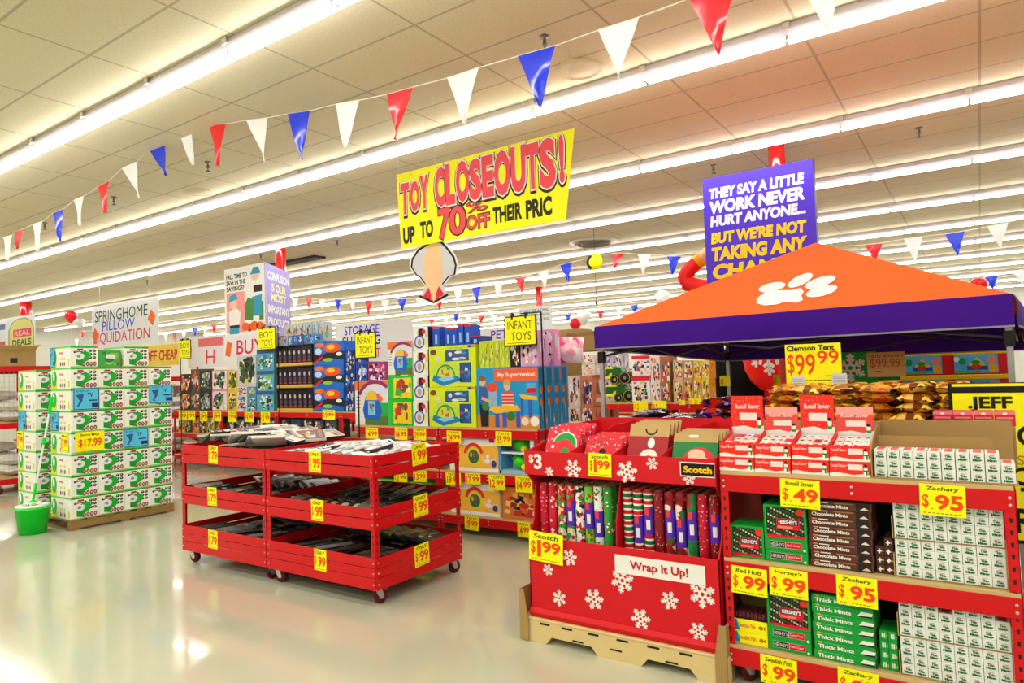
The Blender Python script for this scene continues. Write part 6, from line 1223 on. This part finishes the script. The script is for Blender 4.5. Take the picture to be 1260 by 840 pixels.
# hand lettered boards
def board(px0, py0, px1, py1, Y, lines, nm, label, base=WHITE, extra=None, th=.008, cords=True):
    a = at(px0, py0, Y); b_ = at(px1, py0, Y); z0_ = at((px0 + px1) / 2, py1, Y).z; zt_ = at((px0 + px1) / 2, py0, Y).z; w_, h_ = b_.x - a.x, zt_ - z0_; m = MB().cbox((0, 0, 0), (w_, th, h_), base, .002); F = front()
    for s, x, y, ww, hh, c, bd in lines: m.text(F, s, w_ * x, h_ * y, w_ * ww, h_ * hh, c, .002, bold=bd, slant=.05)
    if extra: extra(m, F, w_, h_)
    o = solo(m, nm, label, 'sign', (a.x, Y, z0_))
    if cords:
        m = MB()
        for q in (.12, .88): m.tube([(w_ * q, .01, h_ * .95), (w_ * q, .01, CEIL - z0_ - .002)], .003, mat('#dcdcdc', .5), 4, False)
        m.build('cord', o)
    return o
def diamonds(m, F, w_, h_):
    for x, y in ((.05, .3), (.9, .55)): m.poly(F, [(w_ * (x - .05), h_ * (y - .02)), (w_ * (x + .02), h_ * (y - .18)), (w_ * (x + .06), h_ * (y + .03)), (w_ * (x - .0), h_ * (y + .2))], mat('#f06a18', .5), .003)
board(113, 372, 195, 424, 8.5, (('SPRINGHOME', .05, .62, .8, .27, mat('#1a3a30', .5), .0), ('PILLOW', .17, .38, .5, .24, BLUEINK, .0), ('LIQUIDATION', .03, .05, .85, .3, mat('#d81a3a', .5), .0)), 'pillow_sign', 'white hand lettered pillow liquidation board over the mop boxes', mat('#e4e6ea', .5), diamonds)
board(412, 396, 508, 442, 12.6, (('STORAGE', .13, .7, .46, .24, BLUEINK, .01), ('SHIPPING', .1, .4, .5, .26, INK, .01), ('BLOWOUT', .1, .05, .5, .26, mat('#e03050', .5), .01)), 'storage_sign', 'white hand lettered storage sign hanging behind the play tent boxes', mat('#d9d9dc', .5))
board(590, 404, 640, 432, 13.0, (('PET', .28, .55, .42, .38, mat('#6a3ad0', .5), .01), ('SUPPLIES', .1, .1, .85, .36, INK, .01)), 'pet_sign', 'white pet supplies board behind the infant toys sign', mat('#e8e8ea', .5))
board(637, 377, 679, 409, pc3.y - .2, [('IF YOU SEE A DEAL', .06, .8, .85, .1, INK, 0), ('BUY IT NOW OR', .4, .62, .5, .1, INK, 0), ('CRY LATER', .4, .44, .5, .1, INK, 0), ('FOR...', .4, .28, .3, .1, INK, 0)], 'notice_board', 'pale white notice board below the far red column', mat('#dfe8ea', .5))
board(275, 411, 345, 441, 7.58, (('BUY 1', .24, .2, .62, .6, mat('#d82048', .5), .01),), 'buy_sign', 'white buy one board hanging below the fall savings sign', mat('#e6e6ec', .5), lambda m, F, w_, h_: m.poly(F, [(w_ * .03, h_ * .2), (w_ * .12, h_ * .12), (w_ * .16, h_ * .7), (w_ * .07, h_ * .82)], mat('#f06a18', .5), .003), cords=False)
board(176, 424, 220, 450, 9.5, (('OFF', .04, .25, .36, .5, mat('#b81a2a', .5), .02), ('CHEAP', .46, .25, .5, .5, mat('#c8202a', .5), .03)), 'cheap_sign', 'yellow off cheap board behind the mop box stack', mat('#e8c850', .5))
board(231, 413, 276, 452, 10.0, (('H', .5, .1, .25, .45, mat('#d8304a', .5), 0.0),), 'script_sign', 'pale board with a red letter beside the yellow boy toys sign', mat('#dcdce0', .5), lambda m, F, w_, h_: (m.rect(F, w_ * .3, h_ * .66, w_, h_ * .92, mat('#d86a6a', .5)), m.ell(F, w_ * .06, h_ * .6, w_ * .05, h_ * .22, PRED, .002)))
def deals(m, F, w_, h_):
    m.poly(F, [(w_ * .38, h_ * .04), (w_ * .98, h_ * .04), (w_ * .98, h_ * .6), (w_ * .92, h_ * .82), (w_ * .78, h_ * .93), (w_ * .6, h_ * .93), (w_ * .46, h_ * .82), (w_ * .38, h_ * .6)], mat('#8a9a4a', .5), .0022); m.poly(F, [(w_ * .41, h_ * .06), (w_ * .96, h_ * .06), (w_ * .96, h_ * .6), (w_ * .9, h_ * .8), (w_ * .77, h_ * .9), (w_ * .6, h_ * .9), (w_ * .48, h_ * .8), (w_ * .41, h_ * .6)], mat('#d8d080', .5), .0026)
    m.rect(F, w_ * .5, h_ * .36, w_ * .92, h_ * .6, mat('#d8405a', .5), .003); m.text(F, 'REAL', w_ * .53, h_ * .4, w_ * .36, h_ * .16, mat('#f0b0b0', .5), .0035, bold=.03); m.text(F, 'DEALS', w_ * .48, h_ * .1, w_ * .44, h_ * .2, mat('#3a4a2a', .5), .0035, bold=.03)
    m.rect(F, w_ * .02, h_ * .05, w_ * .3, h_ * .3, mat('#c85a5a', .5), .002); m.rect(F, w_ * .04, h_ * .66, w_ * .3, h_ * .84, mat('#6a7a9a', .5), .002)
board(-8, 390, 43, 430, 7.0, (), 'deals_sign', 'white board with an olive arch of real deals on the column at the aisle end', mat('#dde0e8', .5), deals, cords=False)
# yellow section signs on black stands
def section(px0, py0, px1, py1, pole_px, Y, lines, zb_, label):
    a = at(px0, py1, Y); b_ = at(px1, py0, Y); w_, h_ = b_.x - a.x, b_.z - a.z; t = thing('section_sign', label, 'sign', (a.x, Y, a.z)); MB().cbox((-.012, 0, -.012), (w_ + .012, .012, h_ + .012), BLACK, .002).build('frame', t); F = front(0, -.003, 0); m = MB().box((0, -.003, 0), (w_, -.0002, h_), YEL)
    for k, s in enumerate(lines): m.text(F, s, w_ * (.1 if k == 0 else .2), h_ * (.56 - .4 * k), w_ * (.8 if k == 0 else .66), h_ * .3, INK, .001, bold=-.005)
    m.rect(F, w_ * .08, h_ * .06, w_ * .92, h_ * .075, INK); m.build('card', t); xp = at(pole_px, (py0 + py1) / 2, Y).x - a.x; m = MB(); m.tube([(xp, .02, zb_ - a.z), (xp, .02, h_ + .03)], .008, BLACK, 6); m.tube([(xp, .02, h_ + .03), (w_ * .5, .02, h_ + .03)], .006, BLACK, 6)
    for q in (.25, .7): m.cbox((w_ * q - .012, -.004, h_ - .02), (w_ * q + .012, .026, h_ + .04), BLACK, .002)
    m.build('stand', t)
section(622, 388, 658, 425, 665, TY - .05, ('INFANT', 'TOYS'), 0.003, 'yellow infant toys sign on a black pole beside the supermarket box')
section(438, 409, 461, 440, 438, TY - .05, ('INFANT', 'TOYS'), 0.003, 'yellow infant toys sign above the play tent box')
section(318, 403, 338, 430, 341, BY - .06, ('BOY', 'TOYS'), 0.003, 'yellow boy toys sign below the fall savings sign')
section(221, 418, 234, 441, 221, BY - .06, ('BOY', 'TOYS'), 0.003, 'yellow boy toys sign near the mop box stack')
# yellow Jeff board behind the candy rack
Y = 4.54; a = at(1182, 650, Y); b_ = at(1262, 470, Y); w_, h_ = .62, b_.z - .62
t = thing('yellow_board', 'yellow black-lettered board standing behind the candy rack post', 'sign', (a.x + .0, Y, .62)); MB().cbox((-.02, 0, -.02), (w_ + .02, .02, h_ + .0), BLACK, .003).build('frame', t); F = front(0, -.003, 0); m = MB().box((0, -.003, 0), (w_, -.0002, h_ - .005), YEL)
m.rect(F, -.015, h_ - .055, w_, h_ - .02, BLACK, .001); m.text(F, '.JEFF', .07, h_ - .16, .2, .085, BLACK, .002, bold=.04); m.text(F, 'O', .28, h_ - .34, .1, .11, BLACK, .002, bold=.03); m.text(F, 'ESS', .24, h_ - .44, .1, .05, mat('#b8880a', .5), .002); m.text(F, 'OU', .24, h_ - .55, .2, .1, BLACK, .002, bold=.03); m.text(F, 'T', .28, h_ - .66, .08, .1, BLACK, .002, bold=.03); m.text(F, 'RE', .24, h_ - .8, .2, .13, BLACK, .002, bold=.03); m.build('card', t)
MB().cbox((.03, .021, -.62), (.07, .06, h_), BLACK, .003).cbox((w_ - .07, .021, -.62), (w_ - .03, .06, h_), BLACK, .003).build('stand', t)
# ---------------------------------------------------------------- pennants
PM = {'w': mat('#f2f3f2', .4), 'b': mat('#0a34e6', .2, coat=.5), 'r': mat('#ee1024', .2, coat=.5)}
CN = {'w': 'white', 'b': 'glossy blue', 'r': 'glossy red'}
def pennant_string(Y, items, rope, label, plabel, group):
    """items: (colour, left top pixel, right top pixel, tip pixel); everything hangs on one rope at world depth Y"""
    m = MB(); cs = sorted([a for _, a, b_, e in items] + [b_ for _, a, b_, e in items] + [rope[0], rope[-1]]); pts = [at(x, y, Y) for x, y in cs]; m.tube([p + Vector((0, .004, 0)) for p in pts], .005 if Y < 8 else .008, mat('#eeeae0', .6), 5); t = solo(m, 'pennant_rope', label, 'bunting')
    for k, (c, a, b_, e) in enumerate(items):
        A0, B0, T0 = at(*a, Y), at(*b_, Y), at(*e, Y); mm = MB(); vs = []; fs = []; N = 5; g = R_(k * 7 + int(Y)); ph = g.uniform(0, 6); amp = .012
        for i in range(N + 1):
            f = i / N
            for j in range(5):
                u = j / 4; p = (A0 + (B0 - A0) * u) * (1 - f) + T0 * f; vs.append(p + Vector((0, amp * 2 * f * math.sin(ph + u * 3 + f * 4), 0)))
        for i in range(N):
            for j in range(4): fs.append((i * 5 + j, (i + 1) * 5 + j, (i + 1) * 5 + j + 1, i * 5 + j + 1))
        o_ = (A0 + B0) / 2; mm.add([v - o_ for v in vs], fs, PM[c], True); mm.add([v - o_ + Vector((0, .0012, 0)) for v in vs], [f[::-1] for f in fs], PM[c], True)
        solo(mm, 'pennant', plabel % (CN[c], ORD[k + 1] if k < 20 else 'far'), 'pennant', o_, group=group)
pennant_string(4.15, (('w', (4, 292), (15, 289), (9, 320)), ('r', (18, 285), (30, 281), (20, 306)), ('w', (40, 276), (52, 272), (46, 309)), ('b', (65, 262), (78, 257), (73, 297)), ('w', (91, 246), (103, 241), (98, 277)), ('r', (120, 230), (134, 222), (129, 262)), ('w', (150, 207), (168, 199), (172, 244)), ('b', (183, 183), (202, 172), (204, 216)), ('w', (217, 157), (236, 156), (237, 203)), ('r', (257, 154), (278, 152), (268, 204)), ('w', (303, 148), (328, 145), (326, 199)), ('b', (354, 140), (381, 136), (370, 196)), ('w', (413, 128), (442, 123), (424, 185)), ('r', (476, 116), (508, 107), (487, 172)), ('w', (550, 96), (589, 83), (571, 152)), ('b', (637, 69), (683, 56), (664, 131)), ('w', (736, 37), (786, 21), (762, 97)), ('r', (848, -2), (905, -20), (884, 67)), ('w', (993, -4), (1032, -16), (1020, 41))),
    ((-30, 304), (4, 292), (30, 281), (65, 262), (103, 241), (150, 207), (202, 172), (213, 157), (257, 154), (303, 148), (381, 136), (442, 123), (508, 107), (589, 83), (683, 56), (786, 21), (905, -20), (1040, -52)), 'white rope of pennants strung under the nearest ceiling rows', '%s pennant on the near rope, %s from the wall end', 'pennants on the near rope')
pennant_string(12.0, (('w', (359, 367), (367, 367), (363, 379)), ('r', (377, 367), (384, 367), (380, 383)), ('w', (392, 368), (400, 368), (396, 384)), ('b', (412, 368), (420, 368), (416, 384)), ('w', (430, 368), (438, 368), (434, 383)), ('r', (449, 369), (458, 369), (453, 387)), ('w', (469, 369), (479, 369), (474, 385)), ('b', (489, 368), (500, 367), (495, 383)), ('w', (512, 367), (521, 366), (517, 383)), ('r', (537, 366), (546, 365), (540, 381)), ('w', (558, 356), (569, 355), (563, 376)), ('b', (580, 354), (592, 352), (587, 373)), ('w', (608, 349), (619, 348), (613, 368)), ('r', (634, 342), (647, 340), (642, 361)), ('w', (662, 335), (675, 332), (671, 356)), ('b', (689, 326), (704, 322), (699, 347)), ('r', (752, 312), (768, 311), (756, 332)), ('w', (785, 313), (801, 313), (791, 337)), ('b', (821, 315), (838, 315), (827, 338))),
    ((340, 365), (380, 367), (450, 369), (500, 367), (546, 364), (592, 352), (647, 340), (704, 322), (732, 312), (768, 311), (838, 315), (880, 317)), 'white rope of pennants strung across behind the yellow banner', '%s pennant on the rope behind the yellow banner, %s along', 'pennants on the middle rope')
pennant_string(12.0, (('r', (1064, 301), (1086, 299), (1077, 322)), ('w', (1112, 294), (1135, 291), (1126, 323)), ('b', (1162, 288), (1187, 284), (1179, 315)), ('w', (1215, 279), (1241, 273), (1231, 306))), ((1040, 303), (1086, 299), (1135, 291), (1187, 284), (1241, 273), (1290, 262)), 'white rope of pennants above the canopy roof ridge', '%s pennant above the canopy roof, %s from the ridge', 'pennants above the canopy')
pennant_string(20.0, (('r', (528, 393), (535, 392), (531, 401)), ('w', (546, 391), (551, 390), (549, 400)), ('b', (557, 386), (565, 385), (561, 397)), ('w', (573, 389), (580, 389), (577, 399)), ('r', (588, 389), (596, 388), (592, 399)), ('w', (605, 388), (613, 387), (609, 399)), ('b', (695, 387), (703, 386), (699, 398)), ('r', (735, 383), (743, 382), (739, 395)), ('w', (758, 380), (765, 379), (762, 390)), ('b', (776, 376), (786, 374), (781, 386))), ((515, 394), (535, 392), (565, 386), (596, 388), (650, 390), (703, 386), (743, 382), (786, 374), (810, 370)), 'white rope of far pennants above the infant toys', '%s pennant on the far rope above the infant toys, %s along', 'pennants on the far rope')
pennant_string(17.0, (('b', (1212, 341), (1228, 338), (1222, 358)), ('w', (1247, 336), (1262, 332), (1258, 350))), ((1195, 344), (1228, 338), (1262, 332), (1290, 328)), 'white rope of pennants past the canopy corner', '%s pennant past the canopy corner, %s along', 'pennants past the canopy corner')
pennant_string(14.0, (('w', (92, 417), (97, 417), (94, 434)), ('r', (99, 407), (104, 407), (101, 415)), ('w', (201, 411), (207, 411), (204, 420)), ('r', (212, 409), (217, 409), (215, 420)), ('w', (223, 408), (230, 407), (226, 417)), ('b', (236, 404), (244, 403), (240, 413)), ('w', (249, 402), (255, 401), (252, 412)), ('r', (260, 399), (266, 398), (263, 409))), ((190, 412), (230, 407), (266, 398), (280, 394)), 'white rope of pennants behind the pillow sign', '%s pennant by the pillow sign, %s along', 'pennants by the pillow sign')
# ---------------------------------------------------------------- balloons and inflatables
def balloon(px, py, Y, r, mt, label):
    p = at(px, py, Y); t = thing('balloon', label, 'balloon', p); m = MB().lathe([(1e-4, -r * 1.2), (r * .12, -r * 1.15), (r * .4, -r * .9), (r * .8, -r * .4), (r, .1 * r), (r * .9, r * .55), (r * .5, r * .92), (1e-4, r)], mt, 16); m.build('skin', t); MB().tube([(0, 0, -r * 1.2), (.02, 0, -r * 4), (0, .02, -p.z + 1.2)], .004, WHITE, 4, False).build('ribbon', t)
balloon(87, 389, 9.0, .17, mat('#f01028', .2, coat=.5), 'red balloon above the mop box stack'); balloon(98, 397, 9.9, .15, mat('#e4e2e0', .3), 'white balloon behind the red one above the mop box stack'); balloon(1204, 351, 12.5, .12, mat('#f01020', .2, coat=.5), 'red balloon above the canopy corner')
balloon(815, 366, 17, .2, mat('#f4f2f0', .3), 'white balloon behind the canopy roof slope'); balloon(718, 390, 17, .2, mat('#efeeee', .3), 'white balloon above the canopy corner by the far cartons'); balloon(708, 399, 17.3, .18, mat('#e01c30', .3), 'red balloon above the far brown cartons')
Y = 11.2; P = [at(x, y, Y) for x, y in ((880, 356), (862, 353), (846, 349), (842, 342), (847, 333), (858, 322), (870, 313), (884, 308))]; o = P[0]; t = thing('inflatable_figure', 'red inflatable arm with orange cuff raised behind the purple sign', 'inflatable', o); q = [p - o for p in P]
xb = at(975, 440, 11.8).x - o.x; MB().tube([(xb, .3, -o.z), (xb, .3, -.9), (xb - .1, .2, -.25)], [.4, .38, .25], mat('#e8100c', .35), 14).build('body', t); MB().tube([(xb - .12, .2, -.3)] + q[:6], [.2, .13, .13, .13, .135, .13, .12], mat('#f01810', .35), 14).build('sleeve', t); MB().tube([q[5], q[5] + (q[6] - q[5]) * .5], .125, mat('#f5a010', .35), 14).build('cuff', t); MB().tube([q[5] + (q[6] - q[5]) * .5, q[6], q[7], q[7] + Vector((.2, 0, -.02))], [.1, .12, .1, .05], mat('#f0b090', .5), 12).build('hand', t)
p = at(732, 322, 11.5); t = thing('hanging_disc', 'small yellow and black disc hanging over the canopy corner', 'hanging sign', p); m = MB(); m.lathe([(1e-4, -.012), (.16, -.012), (.16, .012), (1e-4, .012)], YEL, 16, axis='y'); m.ring(front(-.02, -.012, 0), 0, 0, .1, .155, BLACK, .001, 12, 1.9, 4.3); m.build('disc', t); MB().tube([(0, 0, .16), (0, 0, CEIL - p.z)], .004, DARK, 4, False).tube([(0, 0, -.16), (0, 0, -1.1)], .004, DARK, 4, False).ball((0, 0, -.78), .03, DARK, 8).build('cord', t)
# ---------------------------------------------------------------- ceiling fittings
def sprinkler(px, py, label):
    p = atz(px, py, CEIL - .06); t = thing('sprinkler', label, 'sprinkler', (p.x, p.y, CEIL)); MB().lathe([(1e-4, -.001), (.04, -.001), (.04, -.012), (.014, -.014), (.014, -.06), (.02, -.062), (.02, -.075), (.008, -.08), (.008, -.115), (.032, -.118), (.032, -.122), (1e-4, -.122)], mat('#77726a', .35, metal=.7), 12).build('head', t)
for px, py, nm in ((256, 205, 'between the first rope pennants'), (140, 247, 'beside the red pennant near the wall end'), (670, 53, 'above the large blue pennant'), (1131, 163, 'to the side of the purple sign'), (878, 208, 'above the purple sign'), (415, 299, 'beyond the yellow banner end'), (55, 278, 'near the wall end of the rope'), (181, 347, 'above the pillow sign'), (321, 316, 'above the fall savings sign')): sprinkler(px, py, 'small metal sprinkler head on the ceiling ' + nm)
def dome(px, py, r, label, nm, cat):
    p = atz(px, py, CEIL); t = thing(nm, label, cat, (p.x, p.y, CEIL)); MB().lathe([(r, -.001), (r, -.018), (r * .93, -.026), (r * .86, -.016), (r * .5, -.03), (1e-4, -.034)], mat('#d9c9a4', .5), 28).build('disc', t); return t
dome(713, 84, .21, 'round cream ceiling speaker beside the large white pennant', 'ceiling_speaker', 'speaker'); dome(243, 235, .2, 'round cream ceiling speaker over the near rope', 'ceiling_speaker', 'speaker'); dome(254, 308, .2, 'round ceiling speaker above the fall savings sign', 'ceiling_speaker', 'speaker')
p = atz(730, 297, CEIL); t = thing('air_diffuser', 'round stepped air diffuser in the ceiling beyond the yellow banner', 'air vent', (p.x, p.y, CEIL))
MB().lathe([(.5, -.001), (.52, -.02), (.4, -.05), (.4, -.001)], mat('#d8d4c8', .4), 28).build('rim', t)
for r in (.32, .22, .12): MB().lathe([(r, -.02), (r + .05, -.06), (r + .03, -.075), (r - .02, -.03)], mat('#8f8a7e', .4), 24).build('cone', t)
p = atz(352, 325, CEIL - .05); m = MB().cbox((-1.2, -.16, -.05), (1.2, .16, -.001), mat('#2a2622', .6), .004); solo(m, 'ceiling_hatch', 'long dark vent panel in the ceiling behind the second red column', 'air vent', (p.x, p.y, CEIL))
